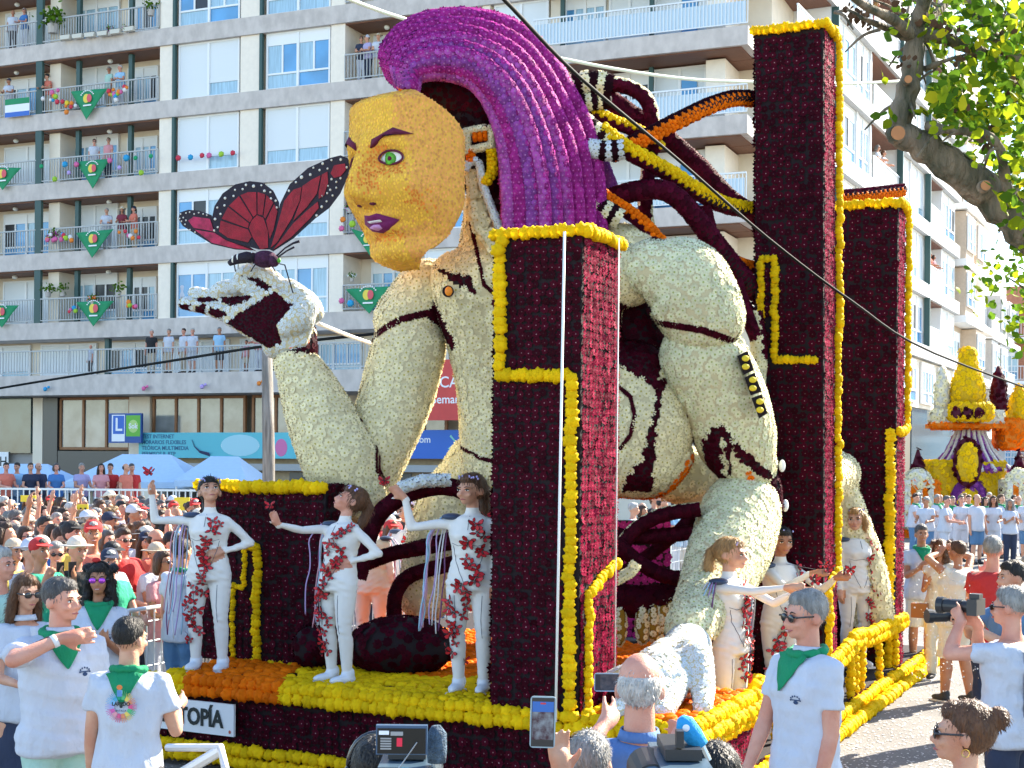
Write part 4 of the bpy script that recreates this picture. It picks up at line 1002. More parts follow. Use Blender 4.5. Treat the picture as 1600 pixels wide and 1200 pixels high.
H('ringed sleeve at the back of the hair above the orange hose', [(905, 185, 12.7), (928, 205, 12.7), (948, 218, 12.7)], 16, None, ('cream', 'black'), single=10)
H('grey white ringed sleeve where the orange hose begins', [(922, 232, 12.6), (945, 236, 12.6), (970, 234, 12.6)], 15, None, ('white', 'black'), single=10)
H('lowest ringed sleeve at the end of the hair', [(920, 316, 12.7), (945, 328, 12.7), (965, 340, 12.7)], 15, None, ('cream', 'black'), single=10)
H('short orange hose low behind the shoulder', [(1130, 402, 13.6), (1160, 414, 13.8), (1200, 424, 14)], 8, ['wine', ('orange', 0, 110)], single=6)
H('dark red hose dropping beside the tallest column', [(1100, 325, 13.5), (1112, 370, 13.5), (1140, 440, 13.7), (1190, 520, 14.0)], 11, ['wine'], single=10)
H('dark red hose bending behind the upper arm', [(1150, 440, 13.4), (1170, 500, 13.5), (1196, 560, 13.7)], 10, ['wine'], single=6)
H('cream hose standing behind the arm', [(1180, 490, 13.6), (1186, 560, 13.6), (1180, 640, 13.6)], 12, ['cream', ('wine', 40, 120)], single=6)
H('thin orange and dark hose lying across the back column', [(1316, 306, 17.5), (1360, 302, 17.8), (1412, 296, 18.2)], 9, ['wine', ('orange', -80, 20)], single=8)
# roots at the foot of the float
H('dark red root arching up between the two middle dancers', [(560, 900, 12.4), (585, 815, 12.4), (630, 775, 12.4), (690, 760, 12.4), (735, 772, 12.4), (775, 800, 12.4)], 13, ['dark'], single=25)
H('upper dark red root running behind the third dancer', [(560, 885, 12.7), (610, 866, 12.7), (660, 856, 12.7), (720, 845, 12.7), (760, 838, 12.7)], 11, ['dark'], single=12)
H('lower dark red root bent down to the orange deck', [(616, 975, 12.9), (618, 930, 12.9), (640, 900, 12.9), (700, 882, 12.9), (760, 866, 12.9)], 11, ['dark'], single=12)
H('pale green root tip over the arch beside the raised hand of the third dancer', [(628, 762, 12.2), (660, 752, 12.2), (700, 750, 12.3)], 9, ['white'], single=6, size=.03)
H('topmost dark root behind the near column', [(960, 880, 12.6), (985, 835, 12.6), (1030, 806, 12.6), (1090, 796, 12.6)], 11, ['dark', ('cream', 60, 110)], single=12)
H('straight dark root behind the near column', [(960, 838, 12.7), (1020, 838, 12.7), (1080, 832, 12.7)], 11, ['dark'], single=8)
H('dark root sinking behind the near column towards the arm', [(965, 850, 12.5), (1000, 880, 12.5), (1040, 900, 12.5), (1075, 905, 12.5)], 11, ['dark'], single=8)
H('dark root crossing upward beside the forearm', [(965, 900, 12.9), (1010, 870, 12.9), (1060, 830, 12.9), (1085, 800, 12.9)], 9, ['dark'], single=6)
H('thick dark root along the deck behind the near column', [(955, 935, 12.7), (1000, 940, 12.7), (1060, 935, 12.7)], 24, ['dark'], single=14)
H('yellow tipped root reaching out from the near column', [(966, 905, 11.3), (985, 893, 11.3), (992, 884, 11.3)], 7, ['cream'], single=4, size=.03)
pp = pix(1000, 860, 14.5); o = wroot('flower_block', (pp.x, pp.y, FZ), 'crimson flower panel behind the tangle of roots', 'flower panel')
MB().box(pp.x-.35, pp.x+.3, pp.y, pp.y+.2, FZ, FZ+1.15).build('body', FOAM, o); quad_field(o, Vector((pp.x-.35, pp.y-.01, FZ)), Vector((.65, 0, 0)), Vector((0, 0, 1.15)), 'magenta', .04, Vector((0, -1, 0)), single=20)

# ---- butterfly on the raised hand
BK = mat('wing_black', (.018, .012, .022), .7, bump=.4, bscale=60); RD = mat('wing_red', (.36, .006, .02), .55, var=.35, vscale=14, bump=.4, bscale=120); DT = mat('wing_dot', (.8, .78, .68), .6)
RP = mat('wing_rose', (.50, .02, .09), .55, var=.5, vscale=20, bump=.4, bscale=120)
bc = pix(412, 405, 12.6); BF = wroot('butterfly', tuple(bc), 'huge red and black butterfly perched on the raised flower hand', 'butterfly')
def wing(outline_, cells, dots, Yf, m_, label=None):
    """Yf(x, y) gives the distance of the wing surface; the outline is the black wing, the cells stand proud of it on both faces"""
    def sheet(poly, t):
        n = len(poly); mb = MB(); v = [pix(x, y, Yf(x, y)-t) for x, y in poly]+[pix(x, y, Yf(x, y)+t) for x, y in poly]
        mb.add(v, [tuple(range(n)), tuple(reversed(range(n, 2*n)))]+[(i, i+n, (i+1) % n+n, (i+1) % n) for i in range(n)]); return mb
    w_ = sheet(outline_, .012).build('wing', BK, BF); tag(w_, label)
    for c in cells: sheet(c, .022).build('wing_cell', m_, w_)
    for x, y, r in dots: MB().ell(pix(x, y, Yf(x, y)), (r*12.6/F, .026, r*12.6/F), 8, 5).build('wing_dot', DT, w_, smooth=True)
def Z5(l): return [(260+x/3.53, 220+y/3.53) for x, y in l]
bxp = (422, 392)
Yr = lambda x, y: 12.6-.0012*(x-422); Ym = lambda x, y: 12.6+.0004*(400-y); Yl = lambda x, y: 12.72+.0015*(422-x)
wing(Z5([(570, 600), (600, 520), (625, 350), (680, 240), (780, 150), (900, 95), (960, 80), (1000, 95), (1015, 130), (1000, 200), (960, 290), (900, 370), (820, 430), (700, 540), (590, 610)]),
     [Z5([(575, 590), (600, 510), (650, 330), (700, 270), (745, 255), (735, 330), (690, 430), (610, 560)]), Z5([(750, 250), (800, 215), (850, 190), (830, 290), (770, 370), (700, 440), (740, 330)]),
      Z5([(858, 185), (888, 170), (892, 230), (870, 300), (840, 320), (840, 280)]), Z5([(905, 180), (925, 135), (985, 125), (990, 160), (960, 195), (925, 205)]), Z5([(590, 600), (700, 455), (775, 385), (835, 335), (840, 370), (790, 430), (690, 530)])],
     [(260+x/3.53, 220+y/3.53, r) for x, y, r in ((677, 277, 2.4), (716, 230, 2.2), (747, 202, 3.4), (795, 188, 2.6), (812, 150, 2), (846, 163, 2.2), (863, 127, 2.6), (890, 155, 2), (912, 108, 2), (963, 105, 2.6), (996, 148, 2.4), (962, 208, 2.2), (938, 228, 2), (912, 213, 2.2), (905, 272, 2.2), (938, 260, 2), (893, 250, 1.8), (918, 303, 2), (888, 290, 2), (860, 305, 2), (885, 335, 2), (858, 365, 2.6), (830, 413, 2.4))], Yr, RD)
wing(Z5([(565, 600), (510, 600), (420, 575), (330, 545), (270, 500), (250, 430), (265, 360), (310, 290), (380, 240), (460, 222), (530, 230), (590, 275), (622, 340), (622, 420), (600, 520), (580, 600)]),
     [Z5([(470, 440), (500, 410), (535, 425), (560, 500), (560, 590), (520, 600), (475, 530), (455, 480)]), Z5([(290, 500), (300, 440), (450, 490), (470, 530), (450, 560), (340, 535)]), Z5([(305, 430), (340, 365), (455, 455), (450, 482)]), Z5([(345, 358), (400, 305), (475, 425), (460, 450)]),
      Z5([(408, 300), (450, 283), (495, 283), (497, 405), (480, 420)]), Z5([(503, 283), (545, 295), (530, 412), (503, 404)]), Z5([(552, 298), (590, 340), (545, 430), (535, 418)]), Z5([(594, 348), (612, 390), (590, 490), (570, 540), (550, 440)])],
     [(260+x/3.53, 220+y/3.53, r) for x, y, r in ((285, 478, 2), (265, 495, 1.8), (270, 433, 2.6), (300, 405, 2.2), (282, 370, 2), (322, 358, 2.2), (325, 318, 2.6), (372, 306, 2.2), (380, 272, 2), (422, 268, 2.2), (440, 245, 2.4), (482, 252, 3), (525, 247, 2), (542, 278, 2.6), (575, 285, 2), (578, 320, 2.4), (604, 332, 2.2), (610, 370, 2.2))], Ym, RD)
wing(Z5([(480, 605), (380, 600), (250, 570), (170, 520), (90, 470), (66, 430), (75, 395), (120, 380), (180, 385), (250, 410), (270, 500), (330, 545), (450, 580), (500, 610)]),
     [Z5([(120, 440), (150, 418), (240, 430), (262, 500), (210, 490), (150, 480)]), Z5([(155, 490), (265, 508), (330, 550), (440, 590), (470, 602), (370, 592), (250, 562)])],
     [(260+x/3.53, 220+y/3.53, 1.6) for x, y in ((80, 405), (95, 425), (110, 400), (85, 445), (105, 462), (130, 395), (155, 405), (180, 398), (205, 405), (225, 412), (132, 492), (160, 505), (110, 440), (75, 430))], Yl, RP, 'paler rose coloured far wing')
bd = MB(); bd.ell(pix(414, 405, 12.55), (.11, .09, .075)).ell(pix(428, 408, 12.5), (.05, .05, .05)); bo = bd.build('thorax', mat('plum_fluff', (.08, .02, .06), .9, var=.5, vscale=30, bump=.8, bscale=90), BF, smooth=True)
ab_ = MB().tube([pix(400, 404, 12.55), pix(385, 402, 12.5), pix(370, 405, 12.46), pix(358, 412, 12.42)], [.045, .05, .042, .022], 12).build('abdomen', BK, BF, smooth=True)
for i in range(5): q = pix(394-i*7.5, 403+(i-1.5)**2*.5*(i > 1), 12.535-i*.025); MB().tube([q-Vector((.006, 0, 0)), q+Vector((.006, 0, 0))], .053-.004*i, 12).build('white_band', DT, ab_)
MB().ell(pix(436, 407, 12.46), (.016, .016, .022)).build('eye', mat('iris_green', (.12, .5, .03)), bo, smooth=True)
for a in ([(432, 400), (445, 388), (458, 380), (468, 377)], [(434, 402), (448, 392), (460, 386)]): MB().tube([pix(x, y, 12.45) for x, y in a], [.008, .007, .009, .012][:len(a)], 6).build('antenna', BK, BF)
for x0, x1, x2, y2 in ((405, 398, 392, 424), (418, 424, 430, 424), (428, 445, 458, 458), (372, 366, 368, 424)): MB().tube([pix(x0, 410, 12.55), pix(x1, 414, 12.5), pix(x2, y2, 12.6)], .006, 5).build('leg', BK, BF)

# ================================================================== PEOPLE
def sections(mb, secs, n=20):       # elliptical sections (x, y, z, rx, ry)
    rings = []; 
    def ring(s, k=1.0, dz=0): return [(s[0]+s[3]*k*math.cos(2*math.pi*j/n), s[1]+s[4]*k*math.sin(2*math.pi*j/n), s[2]+dz) for j in range(n)]
    rings.append(ring(secs[0], .5, -.03*math.copysign(1, secs[1][2]-secs[0][2])))
    for s in secs: rings.append(ring(s))
    rings.append(ring(secs[-1], .5, .02*math.copysign(1, secs[1][2]-secs[0][2])))
    v = [p for r_ in rings for p in r_]; f = []
    for i in range(len(rings)-1):
        for j in range(n): k = (j+1) % n; f.append((i*n+j, i*n+k, (i+1)*n+k, (i+1)*n+j))
    f += [tuple(reversed(range(n))), tuple((len(rings)-1)*n+j for j in range(n))]
    mb.add(v, f)
def caps(mb, pts, rad, n=12, flat=1.0):
    P = [Vector(p) for p in pts]; d0 = (P[0]-P[1]).normalized(); d1 = (P[-1]-P[-2]).normalized(); A, B, ra, rb = [], [], [], []
    for a in (80, 50, 25): A.append(P[0]+d0*rad[0]*math.sin(R(a))); ra.append(rad[0]*math.cos(R(a)))
    for a in (25, 50, 80): B.append(P[-1]+d1*rad[-1]*math.sin(R(a))); rb.append(rad[-1]*math.cos(R(a)))
    mb.tube(A+P+B, ra+list(rad)+rb, n, flat=flat)
SK = {'fair': (.62, .34, .22), 'tan': (.46, .22, .12), 'dark': (.26, .12, .07), 'rosy': (.66, .33, .23)}
def skin(k): return mat('skin_'+k, SK[k], .48, var=.0, vscale=9, col2=(SK[k][0]*.86, SK[k][1]*.70, SK[k][2]*.66), bump=.22, bscale=140, sss=.05)
HC = {'black': (.012, .01, .009), 'brown': (.05, .024, .012), 'grey': (.30, .29, .27), 'white': (.55, .53, .49), 'blond': (.42, .24, .09), 'chestnut': (.12, .05, .02), 'salt': (.14, .13, .125)}
def hairm(k): return mat('hair_'+k, HC[k], .5, rnd=.35, var=.45, vscale=30, bump=.9, bscale=60, stretch=(1, 1, .25))
def cloth(name, col):
    m = mat('cloth_'+name, col, .85, var=.07, vscale=7, bump=.75 if name != 'suit' else .2, bscale=7, stretch=(1.5, 1.5, .8))
    for n_ in m.node_tree.nodes:
        if n_.type == 'BUMP': n_.inputs['Distance'].default_value = .045 if name != 'suit' else .01
    return m
CL = {'white': (.54, .57, .64), 'cream': (.70, .64, .52), 'green': (.02, .36, .20), 'scarf': (.005, .24, .10), 'red': (.50, .03, .03), 'blue': (.05, .17, .42), 'navy': (.025, .035, .07), 'pink': (.62, .28, .30), 'grey': (.085, .08, .085), 'denim': (.09, .20, .36), 'mint': (.38, .58, .50), 'black': (.02, .02, .022),
      'yellow': (.70, .55, .10), 'lilac': (.42, .38, .60), 'coral': (.65, .18, .12), 'sky': (.30, .52, .72), 'polo': (.10, .20, .42), 'suit': (.74, .72, .68), 'beige': (.55, .46, .34), 'maroon': (.20, .03, .05)}
def cm(k): return cloth(k, CL[k])
def D(*v): return Vector(v).normalized()
ARMS = {'down': (D(.14, .0, -1), D(.08, -.25, -1), D(0, -.2, -1)), 'hip': (D(.62, .35, -.8), D(-.75, -.55, -.28), D(-.6, -.6, -.4)), 'up': (D(.45, -.2, .9), D(-.1, -.25, 1), D(0, -.2, 1)), 'clap': (D(.1, -.35, -.95), D(-.42, -.80, .42), D(-.35, -.7, .6)),
        'phone': (D(.22, -.62, -.72), D(-.38, -.45, .85), D(-.3, -.3, .9)), 'fwd': (D(.25, -.9, -.25), D(-.15, -.95, .25), D(-.1, -1, .1)), 'rest': (D(.2, -.35, -.95), D(-.25, -.92, -.1), D(-.3, -.9, -.2)), 'wave': (D(.75, -.1, .6), D(.1, -.1, 1), D(0, 0, 1)), 'side': (D(1, -.1, -.1), D(.3, -.2, .9), D(-.2, -.1, 1))}
def armset(a, side):
    v = ARMS[a] if isinstance(a, str) else tuple(D(*q) for q in a)
    if isinstance(a, str) and side < 0: v = tuple(Vector((-q.x, q.y, q.z)) for q in v)
    return v
def hand(mb, w_, d, side, curl=.35, r=1.0, spread=1.0, pn=None):
    """palm, four fingers of their own lengths and a thumb off the side of the palm; w_ wrist, d direction"""
    d = d.normalized(); pn = pn or Vector((0, 0, 1)).cross(d)
    pn = (pn-d*pn.dot(d)); pn = pn.normalized() if pn.length > .01 else d.orthogonal().normalized(); s = d.cross(pn).normalized()*side
    caps(mb, [w_-d*.02, w_+d*.03, w_+d*.075], [.026*r, .034*r, .034*r], 10)
    for i, (o, L) in enumerate(((.030, .070), (.010, .080), (-.010, .074), (-.029, .058))):
        b = w_+d*.078*r+s*o*r*1.05; dd = (d+s*o*4*spread+pn*(.1)).normalized(); k1 = b+dd*L*.45*r; d2 = (dd+pn*curl).normalized(); k2 = k1+d2*L*.32*r; d3 = (d2+pn*curl*1.3).normalized()
        caps(mb, [b-d*.02, k1, k2, k2+d3*L*.25*r], [.0105*r, .0098*r, .0088*r, .0076*r], 8)
    tb = w_+d*.02*r+s*.028*r; td = (d*.75+s*.75+pn*.25).normalized(); k1 = tb+td*.042*r
    caps(mb, [tb, k1, k1+(td+d*.5+pn*.2).normalized()*.032*r], [.014*r, .0115*r, .009*r], 8)
def folds(me, amp, seed=0):
    V, N = mesh_np(me); q = random.Random(seed); d = np.zeros(len(V))
    for i in range(9):
        k = np.array((q.gauss(0, 16), q.gauss(0, 16), q.gauss(0, 26))); d += np.sin(V @ k + q.uniform(0, 6))*np.sin(V @ (k*.37+np.array((5, 7, -4))) + q.uniform(0, 6))
    d = np.sign(d)*np.abs(d)**.8; me.vertices.foreach_set('co', (V+N*(d*amp/2.2)[:, None]).astype(np.float32).ravel()); me.update(); return me
def strands(o, me, M, m_, L=.035, sp=.0062, lift=.35, nm='hair_strands'):
    P, N = surf_points(me, sp, 2.2); c = np.array((0, .03, 1.77)); fl = (P-c)+np.array((0, .0, -.06)); fl -= N*(fl*N).sum(1, keepdims=True); fl /= np.linalg.norm(fl, axis=1, keepdims=True)+1e-6
    fl += RNG.normal(0, .22, fl.shape)+N*lift*RNG.random((len(P), 1)); fl /= np.linalg.norm(fl, axis=1, keepdims=True); sd = np.cross(N, fl); sd /= np.linalg.norm(sd, axis=1, keepdims=True)+1e-6
    Ls = L*RNG.uniform(.5, 1.2, (len(P), 1)); w_ = .0016; a = P-N*.002; tip = P+fl*Ls+N*.001+np.array((0, 0, -.12))*Ls; mid = P+fl*Ls*.5+N*.004
    V = np.stack([a-sd*w_, a+sd*w_, mid+sd*w_, mid-sd*w_, tip], 1).reshape(-1, 3); n = len(P); b = (np.arange(n)*5)[:, None]
    h = put(nm, np_mesh(nm, V, [b+np.array([[0, 1, 2, 3]]), b+np.array([[3, 2, 4]])], rnd=np.repeat(RNG.random(n), 5), mats=(m_,)), o, obmat=M); h['kind'] = 'stuff'; return h
class Pose: pass
def skeleton(sp):
    q = Pose(); f = sp.get('sex', 'm') == 'f'; q.f = f; bld = sp.get('build', 1.0); q.b = bld
    q.lean = Vector(sp.get('lean', (0, 0))+(0,)) if len(sp.get('lean', (0, 0))) == 2 else Vector(sp['lean'])
    q.sh = .148 if f else .172
    def L(p):
        p = Vector(p); t = max(0, (p.z-.92)/.5); return p+q.lean*t
    q.L = L; q.S = {s: L((s*q.sh, .0, 1.392 if not f else 1.385)) for s in (1, -1)}; q.arm = {}
    for s, key in ((1, 'L'), (-1, 'R')):
        if key+'t' in sp:       # reach for a point given in body space
            T = Vector(sp[key+'t'][0]); pole = Vector(sp[key+'t'][1]); hd = Vector(sp[key+'t'][2]).normalized(); d = T-q.S[s]; l = min(d.length, .525); d.normalize(); w_ = q.S[s]+d*l
            a = (.285**2-.245**2+l*l)/(2*l); hh = math.sqrt(max(.285**2-a*a, 0)); pv = (pole-d*pole.dot(d)).normalized(); q.arm[s] = (q.S[s], q.S[s]+d*a+pv*hh, w_, hd, sp.get('curl', .35)); continue
        u, fo_, h = armset(sp.get(key, 'down'), s); e = q.S[s]+u*.285; w_ = e+fo_*.245; q.arm[s] = (q.S[s], e, w_, h, sp.get('curl', .35))
    q.leg = {}
    st_ = sp.get('stance', .0); step = sp.get('step', 0)
    for s in (1, -1):
        hp = Vector((s*.088, 0, .90)); kn = Vector((s*(.095+st_*.5), -.02-s*step*.4, .49)); an = Vector((s*(.09+st_), .02-s*step, .085)); q.leg[s] = (hp, kn, an)
    hy, hp_ = sp.get('head', (0, 0)); piv = L((0, .012, 1.525))
    q.M = Matrix.Translation(piv) @ Matrix.Rotation(R(hy), 4, 'Z') @ Matrix.Rotation(R(hp_), 4, 'X') @ Matrix.Scale(sp.get('hs', 1.0), 4) @ Matrix.Translation(-Vector((0, .012, 1.525)))
    return q
def torso_secs(q, g=0.0, z0=.84, z1=1.46, bell=0):
    f = q.f
    T = [(.84, .160, .118), (.92, .168, .122), (1.02, .150 if f else .158, .112), (1.10, .130 if f else .152, .102 if f else .112), (1.20, .140 if f else .160, .110 if f else .116), (1.29, .158 if f else .172, .128 if f else .122), (1.37, .158 if f else .180, .108 if f else .112), (1.43, .12 if f else .145, .085), (1.465, .075, .065)]
    out = []
    for z, rx, ry in T:
        if z < z0-.001 or z > z1+.001: continue
        p = q.L((0, .0 if z < 1.3 else .01, z)); b = q.b if z < 1.3 else 1+(q.b-1)*.5; gg = g+bell*max(0, 1.1-z)
        out.append((p.x, p.y, p.z, rx*(1+(b-1)*.8)+gg, ry*b*(1+(b-1)*.6)+gg))
    return out
def head_prims(mb, M, f):
    S = .95 if f else 1.0
    def E_(c, r): mb.ell((0, 0, 0), (1, 1, 1), 14, 10, 0, M @ Matrix.Translation(c) @ Matrix.Diagonal((*r, 1)))
    E_((0, .012, 1.662), (.076*S, .094*S, .096*S)); E_((0, -.028, 1.620), (.061*S, .062, .084)); E_((0, -.045, 1.566), (.040*S, .045, .034)); E_((0, -.072, 1.551), (.020*S, .022, .017))
    for s in (1, -1):
        E_((s*.078*S, .012, 1.622), (.011, .021, .031)); E_((s*.033, -.074, 1.605), (.024, .018, .02)); E_((s*.03, -.080, 1.660), (.028, .013, .009)); E_((s*.011, -.098, 1.602), (.009, .011, .008))
    caps(mb, [M @ Vector(p) for p in ((0, -.084, 1.648), (0, -.098, 1.625), (0, -.110, 1.607))], [.009, .011, .0125], 8)
    E_((0, -.090, 1.577), (.023, .010, .006)); E_((0, -.088, 1.567), (.019, .010, .006))
def body_mb(sp, q, fingers=True, suit=False):
    mb = MB(); head_prims(mb, q.M, q.f); nk = q.M @ Vector((0, .012, 1.565)); nr = .047 if q.f else .056
    caps(mb, [q.L((0, .015, 1.44)), q.L((0, .012, 1.49)), nk], [nr*1.3, nr, nr*.95], 14)
    sections(mb, torso_secs(q, 0 if suit else -.012))
    if q.f:
        for s in (1, -1): mb.ell(q.L((s*.066, -.085, 1.275)), (.052, .048, .052))
    for s in (1, -1):
        S_, e, w_, h, curl = q.arm[s]; k = (.86 if q.f else 1)*(1+(q.b-1)*.5)
        caps(mb, [q.L((s*.07, .01, 1.405)), S_-Vector((s*.012, 0, .008))], [.05*k, .056*k]); caps(mb, [S_-Vector((s*.01, 0, .012)), S_.lerp(e, .4), e], [.054*k, .047*k, .038*k]); caps(mb, [e, e.lerp(w_, .3), w_], [.038*k, .039*k, .026*k])
        if fingers: hand(mb, w_, h, s, curl, .93 if q.f else 1.05)
        else: caps(mb, [w_, w_+h*.06, w_+h*.14], [.026, .034, .02], 10)
        hp, kn, an = q.leg[s]; k = 1+(q.b-1)*.7
        caps(mb, [hp, hp.lerp(kn, .5), kn], [.092*k, .078*k, .056*k], 14); caps(mb, [kn, kn.lerp(an, .3)+Vector((0, .012, 0)), an], [.054*k, .056*k, .037*k], 14); caps(mb, [an+Vector((0, .02, -.045)), an+Vector((s*.01, -.14, -.055))], [.035, .028], 10)
    return mb
def shirt_mb(q, sleeve=.55, g=.020, z0=.84, bell=.06, loose=1.0):
    mb = MB(); sections(mb, torso_secs(q, g, z0, bell=bell))
    if q.f:
        for s in (1, -1): mb.ell(q.L((s*.066, -.085, 1.275)), (.066, .058, .064))
    for s in (1, -1):
        S_, e, w_, h, _ = q.arm[s]; caps(mb, [q.L((s*.07, .01, 1.400)), S_], [.060, .060])
        if sleeve <= 1: mb.tube([S_-(e-S_)*.12, S_.lerp(e, .3), S_.lerp(e, max(sleeve, .15))], [.060, .063*loose, .067*loose], 16)
        else: caps(mb, [S_, S_.lerp(e, .5), e], [.066, .058, .048]); mb.tube([e-(e-S_)*.05, e, e.lerp(w_, sleeve-1)], [.047, .047, .036], 14)
    return mb
def legs_mb(q, to='ankle', g=.016, skirt=False):
    mb = MB(); sections(mb, [s_ for s_ in torso_secs(q, g+.002) if s_[2] < 1.0])
    if skirt:
        mb.tube([(0, 0, .96), (0, 0, .75), (0, .0, .52)], [.165, .205, .25], 20, flat=.8); return mb
    for s in (1, -1):
        hp, kn, an = q.leg[s]
        if to == 'knee': mb.tube([hp+Vector((0, 0, .05)), hp.lerp(kn, .3), hp.lerp(kn, 1.02)], [.11, .108, .098], 16)
        else: mb.tube([hp+Vector((0, 0, .05)), hp.lerp(kn, .4), kn, kn.lerp(an, .5), an+Vector((0, 0, -.02))], [.108, .098, .078, .072, .066], 16)
    return mb
def hair_mb(style, f):
    mb = MB(); S = .95 if f else 1.0
    if style == 'thin': mb.ell((0, .028, 1.645), (.0795*S, .086*S, .075*S), 16, 12)
    elif style != 'none': mb.ell((0, .024, 1.678), (.083*S, .095*S, .092*S), 16, 12); mb.ell((0, -.03, 1.715), (.06*S, .05, .045), 12, 8)
    if style in ('long', 'curly', 'pony', 'bob', 'bun', 'tail'): mb.ell((0, .035, 1.66), (.086*S, .092, .10), 16, 12)
    if style in ('long', 'curly'):
        for s in (1, -1): caps(mb, [(s*.062, .0, 1.69), (s*.083, .02, 1.58), (s*.09, .03, 1.46), (s*.08, .03, 1.38)], [.03, .034, .034, .02])
        caps(mb, [(0, .09, 1.66), (0, .105, 1.52), (0, .10, 1.38)], [.06, .075, .05], flat=1.0)
    if style == 'curly':
        q = random.Random(5)
        for i in range(26): a = q.uniform(-2.6, 2.6)+math.pi/2; mb.ell((.10*math.cos(a), .04+.07*math.sin(a), q.uniform(1.42, 1.73)), (.032,)*3, 8, 6)
    if style == 'bob':
        for s in (1, -1): caps(mb, [(s*.07, .0, 1.68), (s*.085, .01, 1.60), (s*.08, .01, 1.545)], [.03, .034, .024])
        caps(mb, [(0, .075, 1.64), (0, .085, 1.56)], [.06, .06])
    if style == 'bun': mb.ell((0, .125, 1.70), (.045, .042, .045), 12, 8)
    if style in ('pony', 'tail'): caps(mb, [(0, .10, 1.69), (0, .145, 1.64), (0, .15, 1.52), (0, .13, 1.36)], [.024, .035, .036, .012])
    return mb
_hair = {}
def hair_mesh(style, f, vox):
    k = (style, f, vox)
    if k not in _hair: _hair[k] = remesh(hair_mb(style, f), 'hair', vox, 2)
    return _hair[k]
BLK = mat('sunglass_black', (.012, .012, .014), .15, spec=.8)
def glasses_mesh(lens=None):
    k = ('gl', lens)
    if k not in _hair:
        mb = MB()
        for s in (1, -1): mb.ell((s*.032, -.098, 1.634), (.026, .007, .020), 12, 8, 1); mb.box(s*.076-.003, s*.076+.003, -.09, .02, 1.638, 1.645); mb.box(min(s*.056, s*.078), max(s*.056, s*.078), -.097, -.088, 1.637, 1.646)
        mb.box(-.012, .012, -.106, -.100, 1.636, 1.642); me = mb.mesh('sunglasses', [BLK, lens or BLK], True); _hair[k] = me
    return _hair[k]
EYEW = mat('eye_sclera', (.72, .68, .64), .3); EYED = mat('eye_dark', (.02, .012, .008), .2); LIPM = mat('lips', (.40, .12, .11), .5)
def face_mesh(f, smile=True, makeup=False):
    k = ('face', f, smile, makeup)
    if k not in _hair:
        mb = MB()
        for s in (1, -1):
            mb.ell((s*.031, -.0835, 1.638), (.0145, .007, .0075), 10, 6, 0); mb.ell((s*.031, -.0885, 1.638), (.0062, .004, .0066), 8, 6, 1)
            mb.tube([(s*.014, -.091, 1.657), (s*.032, -.0935, 1.664), (s*.050, -.084, 1.659)], [.0028, .0034, .0018], 6, 1)
            mb.tube([(s*.0165, -.088, 1.643), (s*.031, -.0925, 1.6475), (s*.046, -.084, 1.641)], [.0018, .0024, .0018] if not makeup else [.003, .004, .003], 6, 1)
        if smile: mb.tube([(-.027, -.088, 1.579), (-.012, -.0985, 1.5725), (.012, -.0985, 1.5725), (.027, -.088, 1.579)], [.002, .0065, .0065, .002], 8, 2); mb.box(-.014, .014, -.1045, -.101, 1.571, 1.5755, 0)
        else: mb.tube([(-.022, -.090, 1.573), (0, -.100, 1.574), (.022, -.090, 1.573)], [.002, .0055, .002], 8, 2)
        _hair[k] = mb.mesh('facial_features', [EYEW, EYED, LIPM], True)
    return _hair[k]
